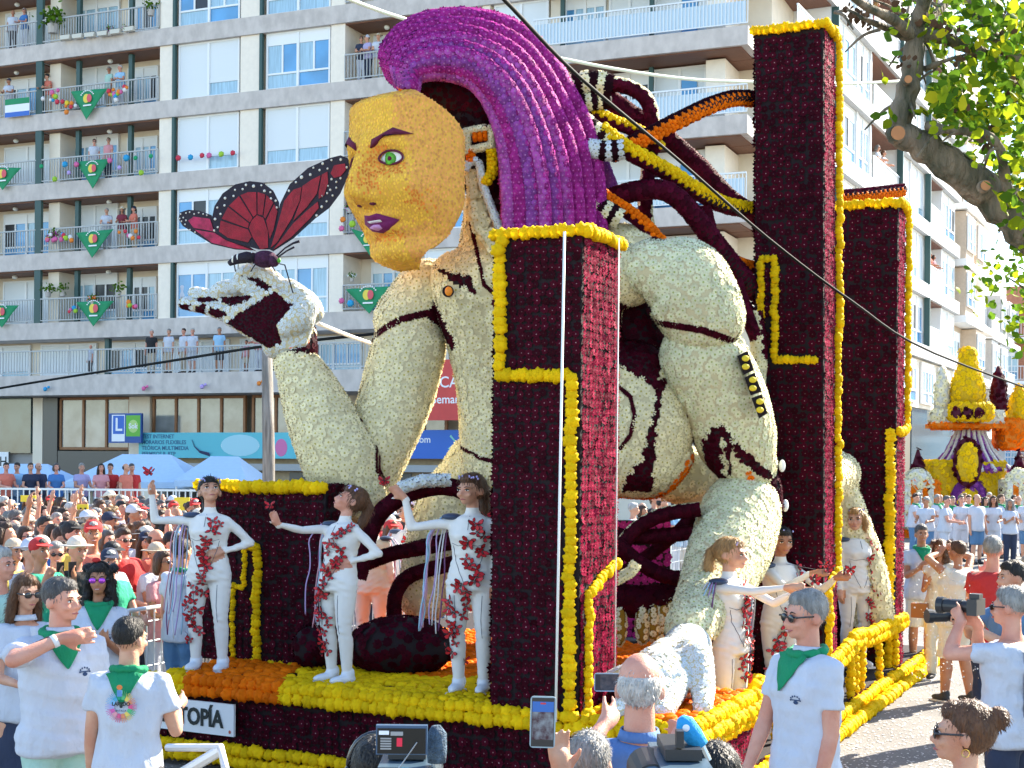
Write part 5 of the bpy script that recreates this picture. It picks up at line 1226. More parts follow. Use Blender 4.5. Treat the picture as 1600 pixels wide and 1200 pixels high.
def person(label, pos, yaw, sp, group=None, height=1.75, vox=.0105):
    """a full figure: body with five-fingered hands, clothes, hair and what it wears"""
    q = skeleton(sp); o = empty('person', pos, R(yaw), label, 'person', group); k = height/1.75; o.scale = (k, k, k)
    suit = sp.get('suit'); bm_ = body_mb(sp, q, True, bool(suit)); sk = skin(sp.get('skin', 'fair'))
    me = remesh(bm_, 'body', vox, 2, [sk] + ([cm('suit')] if suit else []))
    if suit:
        n = len(me.polygons); c = np.empty(n*3, np.float32); me.polygons.foreach_get('center', c); c = c.reshape(-1, 3); m_ = np.ones(n, int)
        nk = q.L((0, .01, 1.505)); m_[(c[:, 2] > nk.z+.0) & (np.hypot(c[:, 0]-nk.x, c[:, 1]-nk.y) < .16)] = 0
        for s in (1, -1):
            w_, h = q.arm[s][2], q.arm[s][3]; d = c-np.array(w_); ax = d @ np.array(h); m_[(ax > -.005) & (ax < .22) & (np.linalg.norm(d-ax[:, None]*np.array(h), axis=1) < .058)] = 0
        me.polygons.foreach_set('material_index', m_)
    put('body', me, o)
    wd = sp.get('wide', 1.0); o.scale = (k*wd, k*wd, k)
    fs_ = sp.get('sex', 'm') == 'f'
    if not suit:
        t = sp.get('top', ('tee', 'white')); sl_ = {'tee': .55, 'polo': .62, 'long': 1.85, 'tank': .12}[t[0]]
        tm_ = remesh(shirt_mb(q, sl_, z0=sp.get('hem', .84)), 'shirt', vox*1.3, 2, [cm(t[1])]); folds(tm_, .010, len(label)); put({'polo': 'polo_shirt', 'tee': 'shirt', 'long': 'shirt', 'tank': 'vest_top'}[t[0]], tm_, o)
        if t[0] == 'polo':
            p = q.L((0, .012, 1.475)); mb = MB(); mb.tube([p+Vector((0, .0, -.012)), p+Vector((0, .002, .022))], [.078, .066], 20, caps=False); c_ = mb.build('collar', cm(t[1]), o, smooth=True); c_.modifiers.new('t', 'SOLIDIFY').thickness = .006
            if not sp.get('scarf'): MB().box(-.016, .016, -.006, .004, -.14, 0, M=Matrix.Translation(q.L((0, -.125*q.b-.012, 1.43)))@Matrix.Rotation(R(-9), 4, 'X')).build('button_placket', cm(t[1]), o)
        b = sp.get('bottom', ('trousers', 'navy'))
        put({'trousers': 'trousers', 'shorts': 'shorts', 'skirt': 'skirt'}[b[0]], folds(remesh(legs_mb(q, 'knee' if b[0] == 'shorts' else 'ankle', skirt=b[0] == 'skirt'), 'trousers', vox*1.6, 2, [cm(b[1])]), .007, 3), o)
    hs = sp.get('hair', ('short', 'brown'))
    if hs[0] != 'none': 
        hm_ = hair_mesh(hs[0], fs_, .009); ho = put('hair', hm_, o, obmat=q.M, mat=hairm(hs[1])); strands(ho, hm_, None, hairm(hs[1]), L=.05 if hs[0] in ('long', 'curly', 'bob', 'pony') else .026, sp=.0075 if vox < .01 else .011)
    if sp.get('glasses'): put('sunglasses', glasses_mesh(sp.get('lens')), o, obmat=q.M)
    put('facial_features', face_mesh(fs_, sp.get('smile', True), bool(suit)), o, obmat=q.M)
    if sp.get('scarf'): scarf(o, q, sp['scarf'])
    for s in (1, -1):
        an = q.leg[s][2]; mb = MB(); h_ = .05 if suit else .018
        mb.ell(an+Vector((s*.006, -.05, -.045)), (.052, .135, .042), 14, 8); mb.ell(an+Vector((0, .01, -.0)), (.052, .058, .075), 12, 8)
        sh_ = put('shoe', remesh(mb, 'shoe', .014, 2, [mat('shoe_white', (.70, .72, .75), .6) if (suit or sp.get('shoe') == 'white') else mat('shoe_dark', (.03, .03, .035), .6)]), o)
        sb = MB(); sb.prism([(-.05+.01*math.sin(t), 0) for t in (0,)]+[(.05, 0), (.05, -h_-.012), (-.05, -h_-.012)], -.14, .13, M=Matrix.Translation(an+Vector((s*.006, -.045, -.068)))) if False else sb.box(-.046, .046, -.135, .12, -.0, .018, M=Matrix.Translation((an.x+s*.006, an.y-.045, 0)))
        sb.build('sole', mat('sole', (.62, .63, .64), .7), sh_)
    o['_'] = 0; del o['_']; return o, q
def scarf(o, q, kind='front'):
    p = q.L((0, .012, 1.475)); mb = MB(); pts = [p+Vector((.086*math.cos(a), .078*math.sin(a)-.004, .012*math.sin(a)-.004)) for a in [2*math.pi*i/20 for i in range(21)]]
    mb.tube(pts, [.021+.004*math.sin(i*2.1) for i in range(21)], 8); s = -1 if kind == 'front' else 1
    ydir = s; b = .135*q.b+.006; n = 7; v = []; f = []
    sh0 = [c for c in o.children if c.name.split('.')[0] in ('polo_shirt', 'shirt', 'vest_top')]; bv = BVHTree.FromPolygons([v_.co for v_ in sh0[0].data.vertices], [tuple(p_.vertices) for p_ in sh0[0].data.polygons]) if sh0 else None
    for i in range(n+1):           # triangle hanging over chest or back, laid on the cloth
        t = i/n; z = p.z+.004-.185*t; hw = .098*(1-t)**.9+.004
        for j in range(5):
            x = p.x+hw*(j-2)/2; zz = z-.010*abs(j-2)*(1-t)+.003*math.sin(j*3+i); yy = p.y+ydir*(.075+.055*min(1, t*2.2))
            if bv:
                h = bv.ray_cast(Vector((x, p.y+ydir*1.0, zz)), Vector((0, -ydir, 0)))
                if h[0] is not None: yy = h[0].y+ydir*.010 if i > 1 else p.y+ydir*max(.088, abs(h[0].y-p.y)+.010)
            v.append((x, yy+ydir*.004*math.sin(j*2.1+i*.7), zz))
    for i in range(n):
        for j in range(4): f.append((i*5+j, i*5+j+1, (i+1)*5+j+1, (i+1)*5+j))
    so_ = mb.build('neckerchief', cloth('scarf', CL['scarf']), o, smooth=True)
    sh_ = MB().add(v, f).build('neckerchief_point', cloth('scarf', CL['scarf']), so_, smooth=True); sh_.modifiers.new('t', 'SOLIDIFY').thickness = .004
    return so_
RBTN = mat('butterfly_red', (.62, .02, .03), .5, trans=.15); RBK = mat('butterfly_black', (.02, .01, .012), .6)
def bfly_mesh():
    if 'bf' not in _hair:
        mb = MB()
        for s in (1, -1):
            for sc_, mi, y in ((1.0, 1, 0), (.78, 0, -.06)):
                up_ = [(.06, .1), (.35, .62), (.85, .85), (1.0, .6), (.75, .12), (.3, -.02)]; lo = [(.06, -.02), (.5, -.08), (.8, -.4), (.6, -.8), (.3, -.75), (.1, -.3)]
                for W2 in (up_, lo):
                    cx = sum(p[0] for p in W2)/6; cz = sum(p[1] for p in W2)/6
                    mb.add([(s*(cx+(x-cx)*sc_), y-abs(x)*.45, cz+(z-cz)*sc_) for x, z in W2], [tuple(range(6))], mi)
        mb.tube([(0, -.1, .3), (0, -.12, -.5)], [.07, .05], 6, 1)
        _hair['bf'] = mb.mesh('butterfly', [RBTN, RBK])
    return _hair['bf']

# ------------------------------------------------------------------ dancers on the float
def at(px, Y, z=0.0):
    k = ray(px, PY); return Vector((k.x*Y, Y, z))
RIBC = [mat('ribbon_'+n, c, .5) for n, c in (('lilac', (.42, .30, .55)), ('sky', (.30, .48, .62)), ('rose', (.60, .30, .36)), ('silver', (.62, .62, .66)), ('plum', (.16, .05, .16)))]
def _suitfold(o):
    b = [c for c in o.children if c.name.split('.')[0] == 'body'][0].data; V, N = mesh_np(b); z = V[:, 2]; m_ = (z < 1.42).astype(float)*(z > .12); d = np.sin(z*95+V[:, 0]*30)*np.sin(V[:, 0]*42+z*13)*.0035*(np.exp(-((z-.49)/.07)**2)+np.exp(-((z-.9)/.09)**2)+np.exp(-((z-1.12)/.08)**2)+.3); b.vertices.foreach_set('co', (V+N*(d*m_)[:, None]).astype(np.float32).ravel()); b.update()
def dress(o, q, band, nb=34, seed=0, rib_side=-1, bf_hand=None, rib_len=1.0):
    """butterflies sewn on the suit along a slanting band, ribbons from one shoulder, jewelled hair"""
    body = [c for c in o.children if c.name.split('.')[0] == 'body'][0].data; r_ = random.Random(seed)
    bvh = BVHTree.FromPolygons([v.co for v in body.vertices], [tuple(p.vertices) for p in body.polygons])
    for i in range(nb):
        t = (i+r_.random())/nb; x = 0
        for (x0, z0), (x1, z1) in zip(band, band[1:]): pass
        z = band[0][1]+(band[-1][1]-band[0][1])*t
        for (x0, z0), (x1, z1) in zip(band, band[1:]):
            if z1 <= z <= z0: x = x0+(x1-x0)*(z0-z)/(z0-z1)
        x += r_.uniform(-.055, .055); hit = bvh.ray_cast(Vector((x, -2, z)), Vector((0, 1, 0)))
        if hit[0] is None: continue
        s = r_.uniform(.034, .058); p = hit[0]+hit[1]*.012
        M = Matrix.Translation(p) @ hit[1].to_track_quat('-Y', 'Z').to_matrix().to_4x4() @ Matrix.Rotation(r_.uniform(-1.4, 1.4), 4, 'Y') @ Matrix.Scale(s, 4)
        put('butterfly', bfly_mesh(), o, obmat=M)
    for p in (bf_hand or []):
        for k in range(3): put('butterfly', bfly_mesh(), o, obmat=Matrix.Translation(Vector(p)+Vector((r_.uniform(-.04, .04), r_.uniform(-.03, .03), r_.uniform(0, .05)))) @ Matrix.Rotation(r_.uniform(-1, 1), 4, 'Z') @ Matrix.Rotation(r_.uniform(-.6, .6), 4, 'X') @ Matrix.Scale(.045, 4))
    S_ = q.S[rib_side]; pad = MB().ell(S_+Vector((rib_side*-.005, 0, .045)), (.075, .07, .03), 12, 8).build('shoulder_pad', mat('navy_satin', (.03, .05, .10), .4), o, smooth=True)
    for k in range(9):
        a = r_.uniform(-.05, .05); b_ = r_.uniform(-.03, .05); L_ = rib_len*r_.uniform(.8, 1.05); st0 = S_+Vector((rib_side*.05+a*.6, b_, .04)); pts = [st0]
        for j in range(1, 7): pts.append(st0+Vector((rib_side*(.05+.012*j)+a+r_.uniform(-.012, .012), b_+r_.uniform(-.012, .012), -L_*j/6)))
        MB().tube(smooth_path(pts, 3), .0055, 5).build('ribbon', RIBC[k % 5], pad, smooth=True)
    for k in range(10):
        a = r_.uniform(-1.25, 1.25); p = q.M @ Vector((.08*math.sin(a), .015-.082*math.cos(a), 1.72+r_.uniform(-.015, .02)))
        MB().ell(p, (.009, .009, .012), 6, 4).build('hair_jewel', mat('hair_jewel', (.50, .45, .75), .2, metal=.5), o)
SEAM = mat('suit_seam', (.10, .10, .12), .7)
def seams(o, q):
    body = [c for c in o.children if c.name.split('.')[0] == 'body'][0].data
    bvh = BVHTree.FromPolygons([v.co for v in body.vertices], [tuple(p.vertices) for p in body.polygons])
    for ln in ([(-.12, 1.22), (-.07, 1.20), (0, 1.215), (.07, 1.20), (.12, 1.22)], [(-.11, 1.2), (-.09, 1.08), (-.05, .97), (-.01, .88)], [(.11, 1.2), (.09, 1.08), (.05, .97), (.01, .88)], [(-.10, .80), (-.09, .6), (-.10, .42)], [(.10, .80), (.09, .6), (.10, .42)], [(0, 1.44), (0, 1.30)]):
        P = []
        for (x0, z0), (x1, z1) in zip(ln, ln[1:]):
            for k in range(5):
                h = bvh.ray_cast(Vector((x0+(x1-x0)*k/5, -2, z0+(z1-z0)*k/5)), Vector((0, 1, 0)))
                if h[0] is not None: P.append(h[0]+h[1]*.0015)
        if len(P) > 3: MB().tube(P, .0024, 4).build('seam', SEAM, o)
DG = 'dancers in cream suits on the float'
BAND = [(.10, 1.44), (.06, 1.25), (.02, 1.0), (.0, .9), (-.08, .75), (-.10, .5), (-.10, .25)]
def dancer(label, px, Y, z, yaw, h, sp, **kw):
    sp = dict(sex='f', suit=1, smile=False, wide=1.16, build=1.06, hs=1.13, **sp); o, q = person(label, at(px, Y, z), yaw, sp, DG, h, .0125); _suitfold(o)
    dress(o, q, kw.pop('band', BAND), **kw); seams(o, q); return o, q
dancer('dancer beside the flower box looking up, one arm raised outwards, hand on hip', 328, 12.0, FZ-.01, -8, 1.55, dict(hair=('pony', 'black'), Rt=((-.44, -.1, 1.62), (-.3, 0, -1), (.0, -.1, 1)), L='hip', head=(28, -22), stance=.02), seed=1, bf_hand=[(-.44, -.1, 1.80)], rib_len=1.1)
dancer('dancer in profile leaning back with a butterfly on her raised hand and long striped ponytail', 530, 11.4, FZ-.01, -42, 1.50, dict(hair=('pony', 'chestnut'), Rt=((-.16, -.50, 1.44), (-.2, -.1, -1), (.0, -.5, 1)), L='hip', head=(-30, -24), lean=(0, .05), skin='rosy'), seed=2, bf_hand=[(-.16, -.55, 1.60)])
dancer('dancer next to the near column holding her hand above the dark root arch', 738, 10.95, FZ-.01, -12, 1.60, dict(hair=('pony', 'chestnut'), Rt=((-.46, -.10, 1.58), (-.1, 0, -1), (-.7, -.2, .7)), L='down', head=(-22, 2)), seed=3, bf_hand=[(-.60, -.15, 1.70)])
dancer('dancer half hidden behind the long ponytail, turned away from the viewer', 582, 14.3, .42, 165, 1.55, dict(hair=('bun', 'brown'), L='down', R='down'), seed=4, nb=14)
dancer('dancer half hidden behind the dark root arch with only her face and shoulder showing', 640, 14.8, .42, -30, 1.60, dict(hair=('bun', 'brown'), L='down', R='down'), seed=14, nb=14)
dancer('smiling dancer by the giant white hand stretching her arms to the right', 1142, 11.75, .12, 48, 1.69, dict(hair=('pony', 'blond'), Rt=((-.10, -.62, 1.42), (-.4, 0, -1), (.1, -1, .1)), Lt=((.16, -.45, 1.36), (.4, 0, -1), (.1, -1, .1)), head=(8, 3)), seed=5, bf_hand=[(-.08, -.72, 1.46)], band=[(.0, 1.4), (.05, 1.0), (.08, .7), (.0, .4)], rib_len=1.25)
dancer('dark haired dancer behind the smiling one holding butterflies in both hands', 1222, 13.3, .14, 28, 1.70, dict(hair=('bun', 'black'), skin='tan', Rt=((-.05, -.42, 1.38), (-.5, 0, -1), (.5, -.6, .1)), Lt=((.22, -.40, 1.33), (.5, 0, -1), (.2, -1, .2)), head=(-18, 5)), seed=6, bf_hand=[(.05, -.5, 1.42), (.25, -.5, 1.38)])
dancer('blond dancer standing before the shorter back column with arms low', 1338, 16.2, .22, 18, 1.72, dict(hair=('bob', 'blond'), L='down', R='down', head=(-35, 0)), seed=7, band=[(.12, 1.44), (.13, 1.0), (.12, .6), (.10, .3)])

# ------------------------------------------------------------------ marshals and onlookers in front
def emblem(o, p, n, r, kind):
    """flat print on cloth: a ring of little coloured hands, or a small dark crest"""
    rot = Vector(n).to_track_quat('-Y', 'Z').to_matrix().to_4x4(); M = Matrix.Translation(p) @ rot
    if kind == 'ring':
        cols = [(.62, .10, .22), (.70, .25, .12), (.72, .55, .12), (.10, .45, .18), (.02, .30, .18), (.08, .36, .55), (.20, .45, .70), (.35, .35, .65), (.60, .12, .35), (.70, .30, .35)]
        for k in range(14):
            a = 2*math.pi*k/14; c = cols[k % 10]; mb = MB(); m_ = mat('print_%d' % (k % 10), c, .8)
            mb.add([(r*(.45*math.cos(a+t)), -.001, r*.45*math.sin(a+t)) for t in (-.2, .2)]+[(r*.72*math.cos(a+t), -.001, r*.72*math.sin(a+t)) for t in (.2, -.2)], [(0, 1, 2, 3)])
            for f_ in range(5):
                t = (f_-2)*.085; R2 = r*(1.0 if abs(f_-2) < 2 else .9)
                mb.add([(r*.70*math.cos(a+t-.03), -.001, r*.70*math.sin(a+t-.03)), (r*.70*math.cos(a+t+.03), -.001, r*.70*math.sin(a+t+.03)), (R2*math.cos(a+t*1.5+.018), -.001, R2*math.sin(a+t*1.5+.018)), (R2*math.cos(a+t*1.5-.018), -.001, R2*math.sin(a+t*1.5-.018))], [(0, 1, 2, 3)])
            mb.build('printed_hand', m_, o, obmat=M)
        tm_ = text_mesh('LAREDO', r*.30, .0006, bold=.001); tm_.materials.append(INK); put('lettering', tm_, o, obmat=M @ Matrix.Translation((0, -.002, r*.16)) @ Matrix.Rotation(R(90), 4, 'X'))
        tm_ = text_mesh('BATALLA', r*.16, .0006); tm_.materials.append(INK); put('lettering', tm_, o, obmat=M @ Matrix.Translation((0, -.002, -r*.25)) @ Matrix.Rotation(R(90), 4, 'X'))
        MB().ell((0, 0, 0), (r*.10, .001, r*.09)).build('crest', INK, o, obmat=M)
    else:
        mb = MB()
        for k in range(7): a = math.pi*(k/6); mb.ell((r*.8*math.cos(a), 0, r*.8*math.sin(a)*.8), (r*.13, .001, r*.16), 6, 4)
        mb.ell((0, 0, -r*.35), (r*.4, .001, r*.3), 8, 6); mb.box(-r*.8, r*.8, -.001, .0, -r*.05, r*.12); mb.build('crest', mat('crest_ink', (.03, .06, .14), .8), o, obmat=M)
def surf_at(o, part, x, z, front=True):
    me = [c for c in o.children if c.name.split('.')[0] == part][0].data
    bvh = BVHTree.FromPolygons([v.co for v in me.vertices], [tuple(p.vertices) for p in me.polygons]); s = -1 if front else 1
    h = bvh.ray_cast(Vector((x, 2*s, z)), Vector((0, -s, 0))); return (h[0]+h[1]*.003, h[1]) if h[0] is not None else (Vector((x, .14*s, z)), Vector((0, s, 0)))
MAR = 'marshals in white shirts and green neckerchiefs'
def band(o, w_, e, m_, r=.034): d = (e-w_).normalized(); MB().tube([w_+d*.02, w_+d*.045], r, 14).build('wristband', m_, o, smooth=True)
o, q = person('grey haired marshal in a pale polo holding his tattooed forearm level under his chin', at(97, 7.95), 30, dict(top=('polo', 'white'), bottom=('trousers', 'mint'), hair=('short', 'salt'), scarf='front', Rt=((-.06, -.27, 1.47), (-1, -.1, -.45), (.95, -.25, .10)), wide=1.07, L='down', head=(32, 0), build=1.12, smile=False, skin='rosy', curl=.12), MAR, 1.765, .0105)
band(o, q.arm[-1][2], q.arm[-1][1], CM_W := mat('band_white', (.75, .75, .75), .5)); p, n = surf_at(o, 'shirt' if False else 'polo_shirt', .085, 1.27); emblem(o, p, n, .035, 'crest')
for k in range(9):
    w_, e = q.arm[-1][2], q.arm[-1][1]; d = e-w_; c = w_+d*(.25+.08*k); MB().tube([c+Vector((.033*math.cos(a), .012, .033*math.sin(a))) + d*.04*math.sin(3*a+k) for a in [i*.5 for i in range(13)]], .0042, 4).build('tattoo', mat('tattoo_ink', (.12, .08, .08), .7), o)
o, q = person('dark haired marshal from behind with a ring of coloured hand prints on his shirt', at(205, 7.5), 178, dict(top=('tee', 'white'), bottom=('trousers', 'grey'), hair=('short', 'black'), scarf='back', Rt=((-.20, -.27, 1.22), (-.35, .5, -1), (-.1, -1, .3)), L='down', head=(-25, 0)), MAR, 1.605, .0105)
p, n = surf_at(o, 'shirt', 0.0, 1.285, False); n2 = Vector((0, 1, 0)); emblem(o, Vector((0, p.y+.012, 1.285)), (0, 1, 0), .088, 'ring'); band(o, q.arm[-1][2], q.arm[-1][1], mat('watch_dark', (.03, .03, .03), .3))
p, n = surf_at(o, 'shirt', 0.0, 1.36, False); mb = MB(); mb.ell((0, p.y+.045, 1.395), (.016, .002, .014)); mb.build('crest', mat('crest_orange', (.7, .2, .05), .7), o); MB().box(-.014, .014, p.y+.043, p.y+.046, 1.345, 1.38).build('crest', mat('crest_blue', (.1, .25, .5), .7), o)
o, q = person('clapping woman with curly black hair, violet mirror sunglasses and a green neckerchief', at(157, 10.2), 12, dict(sex='f', top=('tee', 'white'), bottom=('trousers', 'denim'), hair=('curly', 'black'), scarf='front', glasses=1, lens=mat('violet_lens', (.45, .08, .55), .1, metal=.6), L='clap', R='clap', head=(-5, 0), build=1.15, skin='tan'), MAR, 1.70, .013)
MB().tube([q.M @ Vector((.09*math.cos(a), .0, 1.66+.105*math.sin(a))) for a in [math.pi*k/10 for k in range(11)]], .008, 8).build('headband', cm('black'), o); MB().ell(q.M @ Vector((-.02, -.02, 1.775)), (.03, .012, .018)).build('bow', cm('red'), o)
p, n = surf_at(o, 'shirt', .08, 1.24); emblem(o, p, n, .03, 'crest')
person('woman with long brown hair, black sunglasses and navy skirt behind the tattooed marshal', at(42, 9.1), 38, dict(sex='f', top=('polo', 'white'), bottom=('skirt', 'navy'), hair=('long', 'chestnut'), glasses=1, L='down', R='rest', head=(5, 3), smile=False), None, 1.70, .013)
person('white haired man in a pale checked shirt at the left edge of the picture', at(2, 10.2), 72, dict(top=('tee', 'mint'), bottom=('shorts', 'navy'), hair=('short', 'white'), L='rest', R='rest', smile=False, skin='rosy'), None, 1.80, .012)
o, q = person('marshal in a blue striped shirt holding a handset beside the flower box', at(286, 13.1), 150, dict(top=('tee', 'white'), bottom=('trousers', 'denim'), hair=('short', 'brown'), scarf='front', L='down', R='down'), MAR, 1.72, .012)
MB().box(-.02, .02, -.05, .05, -.02, .02).build('handset', BLK, o, loc=q.arm[1][2]+q.arm[1][3]*.1)
PH = mat('phone_shell', (.015, .016, .02), .3, spec=.6); SCR = mat('phone_screen', (.03, .14, .45), .15, spec=.6)
def phone(label, M, w_=.075, h=.152, pic=True):
    o = bpy.data.objects.new('phone', None); link(o); o.matrix_world = M; tag(o, label, 'phone')
    b_ = MB(); pts = []
    for cx, cz, a0 in ((w_/2-.01, h/2-.01, 0), (-w_/2+.01, h/2-.01, 90), (-w_/2+.01, -h/2+.01, 180), (w_/2-.01, -h/2+.01, 270)):
        for k in range(4): a = R(a0+30*k); pts.append((cx+.01*math.cos(a), cz+.01*math.sin(a)))
    b_.prism(pts, -.004, .004); put('shell', b_.mesh('shell', mat('phone_rim', (.30, .42, .52), .3, metal=.6)), o)
    s = MB().box(-w_/2+.004, w_/2-.004, -.0052, -.0042, -h/2+.004, h/2-.004).build('glass', PH, o)
    if pic: MB().box(-w_/2+.006, w_/2-.006, -.0062, -.0054, h*.20, h*.40).build('screen_sky', SCR, s)
    MB().box(-w_/2+.006, w_/2-.006, -.0062, -.0054, -h*.34, h*.198).build('screen_picture', mat('screen_picture', (.26, .27, .28), .2, col2=(.07, .03, .04), vscale=45) if pic else mat('screen_dark', (.03, .035, .045), .2, col2=(.09, .08, .08), vscale=45), s)
    MB().box(-.008, .008, -.0068, -.0063, h*.35, h*.38).build('record_mark', mat('record_red', (.6, .04, .05), .4), s)
    return o
# man on the right
o, q = person('grey haired marshal in sunglasses and green neckerchief walking past the float with a blue bottle', at(1262, 7.15), -62, dict(top=('polo', 'white'), bottom=('trousers', 'grey'), hair=('short', 'grey'), scarf='front', glasses=1, L=((.06, -.02, -1), (-.02, -.28, -1), (0, -.25, -1)), R=((-.1, -.30, -1), (.1, -.55, -1), (0, -.3, -1)), head=(-8, 2), step=.12, skin='rosy', build=1.05), MAR, 1.80, .0105)
w_, e = q.arm[1][2], q.arm[1][1]; band(o, w_, e, mat('watch_dark', (.03, .03, .03), .3), .036); p, n = surf_at(o, 'polo_shirt', .085, 1.26); emblem(o, p, n, .032, 'crest')
hp = o.matrix_basis @ (w_+q.arm[1][3]*.12); b_ = MB().tube([hp+Vector((-.045, 0, 0)), hp+Vector((.03, 0, 0)), hp+Vector((.05, 0, 0))], [.022, .024, .012], 12).build('bottle', mat('blue_bottle', (.02, .10, .55), .15, spec=.8), smooth=True); tag(b_, 'small blue bottle held in the hand of the walking marshal', 'bottle')
# bald man filming
o, q = person('balding white haired man in a blue polo shirt seen from behind raising a phone', at(1003, 5.1), 172, dict(top=('polo', 'polo'), bottom=('trousers', 'navy'), hair=('thin', 'white'), Lt=((.16, -.46, 1.42), (.8, 0, -1), (-.3, -.8, .3)), Rt=((-.15, -.42, 1.36), (-.8, 0, -1), (.3, -.8, .3)), head=(0, 0), build=1.15, skin='rosy'), None, 1.75, .0105)
ph = pix(958, 1066, 5.6); phone('dark phone held sideways beyond the balding man\'s ear', Matrix.Translation(ph) @ Matrix.Rotation(R(90), 4, 'Y'), .07, .145, False)
# phone hand from below
py_ = pix(900, 1190, 4.55); hz = 1.56
o, q = person('person with short grey hair filming with a phone, only crown and raised hand in view', at(925, 4.85), 170, dict(top=('tee', 'black'), bottom=('trousers', 'navy'), hair=('short', 'grey'), Lt=(tuple(Matrix.Rotation(R(-170), 3, 'Z') @ (pix(884, 1196, 4.42)-at(925, 4.85)) * (1.75/1.52)), (.6, .2, -1), tuple(Matrix.Rotation(R(-170), 3, 'Z') @ Vector((-.14, -.08, 1)))), R='down', curl=.12), None, 1.52, .008)
phone('upright phone filming the float, held in a raised hand below the near column', Matrix.Translation(pix(848, 1128, 4.35)) @ Matrix.Rotation(R(1), 4, 'Y'))
def armhand(name, label, wrist, palm_dir, elbow, sd_, m_, pn, curl=.2):
    pass
# woman with bun
o, q = person('woman with dark hair in a bun, sunglasses and hoop earring in the lower right corner', at(1508, 5.0), -108, dict(sex='f', top=('tank', 'beige'), bottom=('trousers', 'denim'), hair=('bun', 'chestnut'), glasses=1, smile=False, L='down', R='down'), None, 1.61, .0105)
for s in (1, -1): MB().tube([q.M @ Vector((s*.083+.0, .012+.014*math.cos(a), 1.578+.014*math.sin(a))) for a in [i*.7 for i in range(10)]], .0022, 5).build('earring', mat('gold', (.7, .45, .12), .25, metal=1), o)
CAMB = mat('camera_black', (.018, .02, .024), .4, spec=.5)
def still_camera(label, p, d):
    d = d.normalized(); o = empty('camera', p, math.atan2(d.y, d.x)-math.pi/2, label, 'camera')
    MB().box(-.07, .07, -.03, .03, -.05, .045).box(-.03, .03, -.03, .03, .046, .075).build('body', CAMB, o)
    MB().tube([(0, .031, -.005), (0, .08, -.005), (0, .081, -.005), (0, .19, -.005), (0, .19, -.005), (0, .23, -.005)], [.036, .036, .042, .042, .05, .05], 18).build('lens', CAMB, o, smooth=False); return o
o, q = person('photographer in a loose white shirt with a black backpack aiming a camera', at(1580, 8.5), -128, dict(top=('tee', 'white'), bottom=('trousers', 'navy'), hair=('short', 'grey'), glasses=1, Lt=((.06, -.27, 1.55), (.8, 0, -1), (-.5, -.6, .5)), Rt=((-.08, -.22, 1.52), (-.7, 0, -1), (.2, -.6, .7)), build=1.15, skin='rosy'), None, 1.72, .013)
fw = Matrix.Rotation(R(-128), 3, 'Z') @ Vector((0, -1, 0)); still_camera('black camera pressed to the eye of the photographer with the backpack', o.location+Vector((0, 0, 1.60))+fw*.20, fw)
bp_ = MB().box(-.13, .13, .13, .27, 1.02, 1.42).build('backpack', cm('black'), o); MB().box(-.10, .10, .272, .285, 1.06, 1.25).build('pocket', cm('black'), bp_)
for z in (1.12, 1.3): MB().box(-.13, .13, .275, .279, z, z+.008).build('piping', cm('red'), bp_)
o, q = person('dark haired photographer in a patterned blue shirt holding a long lens camera', at(1582, 10.6), -80, dict(top=('tee', 'denim'), bottom=('shorts', 'navy'), hair=('short', 'black'), Lt=((.10, -.36, 1.30), (.6, 0, -1), (-.3, -.8, .3)), Rt=((-.12, -.30, 1.36), (-.7, 0, -1), (.3, -.8, .4))), None, 1.74, .012)
fw = Matrix.Rotation(R(-80), 3, 'Z') @ Vector((0, -1, 0)); still_camera('long lens camera held out by the photographer in the patterned shirt', o.location+Vector((0, 0, 1.36))+fw*.42, fw)
person('woman in a cream top and shorts shading her eyes with both arms raised', at(1497, 15.2), -150, dict(sex='f', top=('tank', 'cream'), bottom=('shorts', 'cream'), hair=('short', 'chestnut'), Lt=((.10, -.16, 1.62), (1, 0, .1), (-.6, 0, .6)), Rt=((-.10, -.16, 1.62), (-1, 0, .1), (.6, 0, .6)), build=1.35, skin='tan', step=.1), None, 1.66, .013)
person('smiling marshal in cream shorts clapping beside the end of the float', at(1441, 18.0), -2, dict(top=('tee', 'white'), bottom=('shorts', 'cream'), hair=('short', 'salt'), scarf='front', L='clap', R='clap', skin='tan', build=1.1), MAR, 1.72, .014)
o, q = person('woman with long dark wavy hair and a brown shoulder bag', at(1470, 16.8), -30, dict(sex='f', top=('tank', 'cream'), bottom=('trousers', 'cream'), hair=('curly', 'chestnut'), L='down', R='clap', skin='tan'), None, 1.60, .014)
MB().box(-.30, -.10, -.22, -.12, .78, .96).build('shoulder_bag', mat('brown_leather', (.28, .10, .03), .5), o)
person('grey haired man in a bright red shirt seen from behind', at(1553, 13.2), 150, dict(top=('tee', 'red'), bottom=('trousers', 'navy'), hair=('short', 'grey'), build=1.1, skin='rosy', L='phone'), None, 1.80, .013)
person('white haired man in a grey shirt at the right edge behind the photographers', at(1612, 11.8), -60, dict(top=('tee', 'grey'), bottom=('trousers', 'navy'), hair=('short', 'white'), skin='rosy'), None, 1.72, .014)

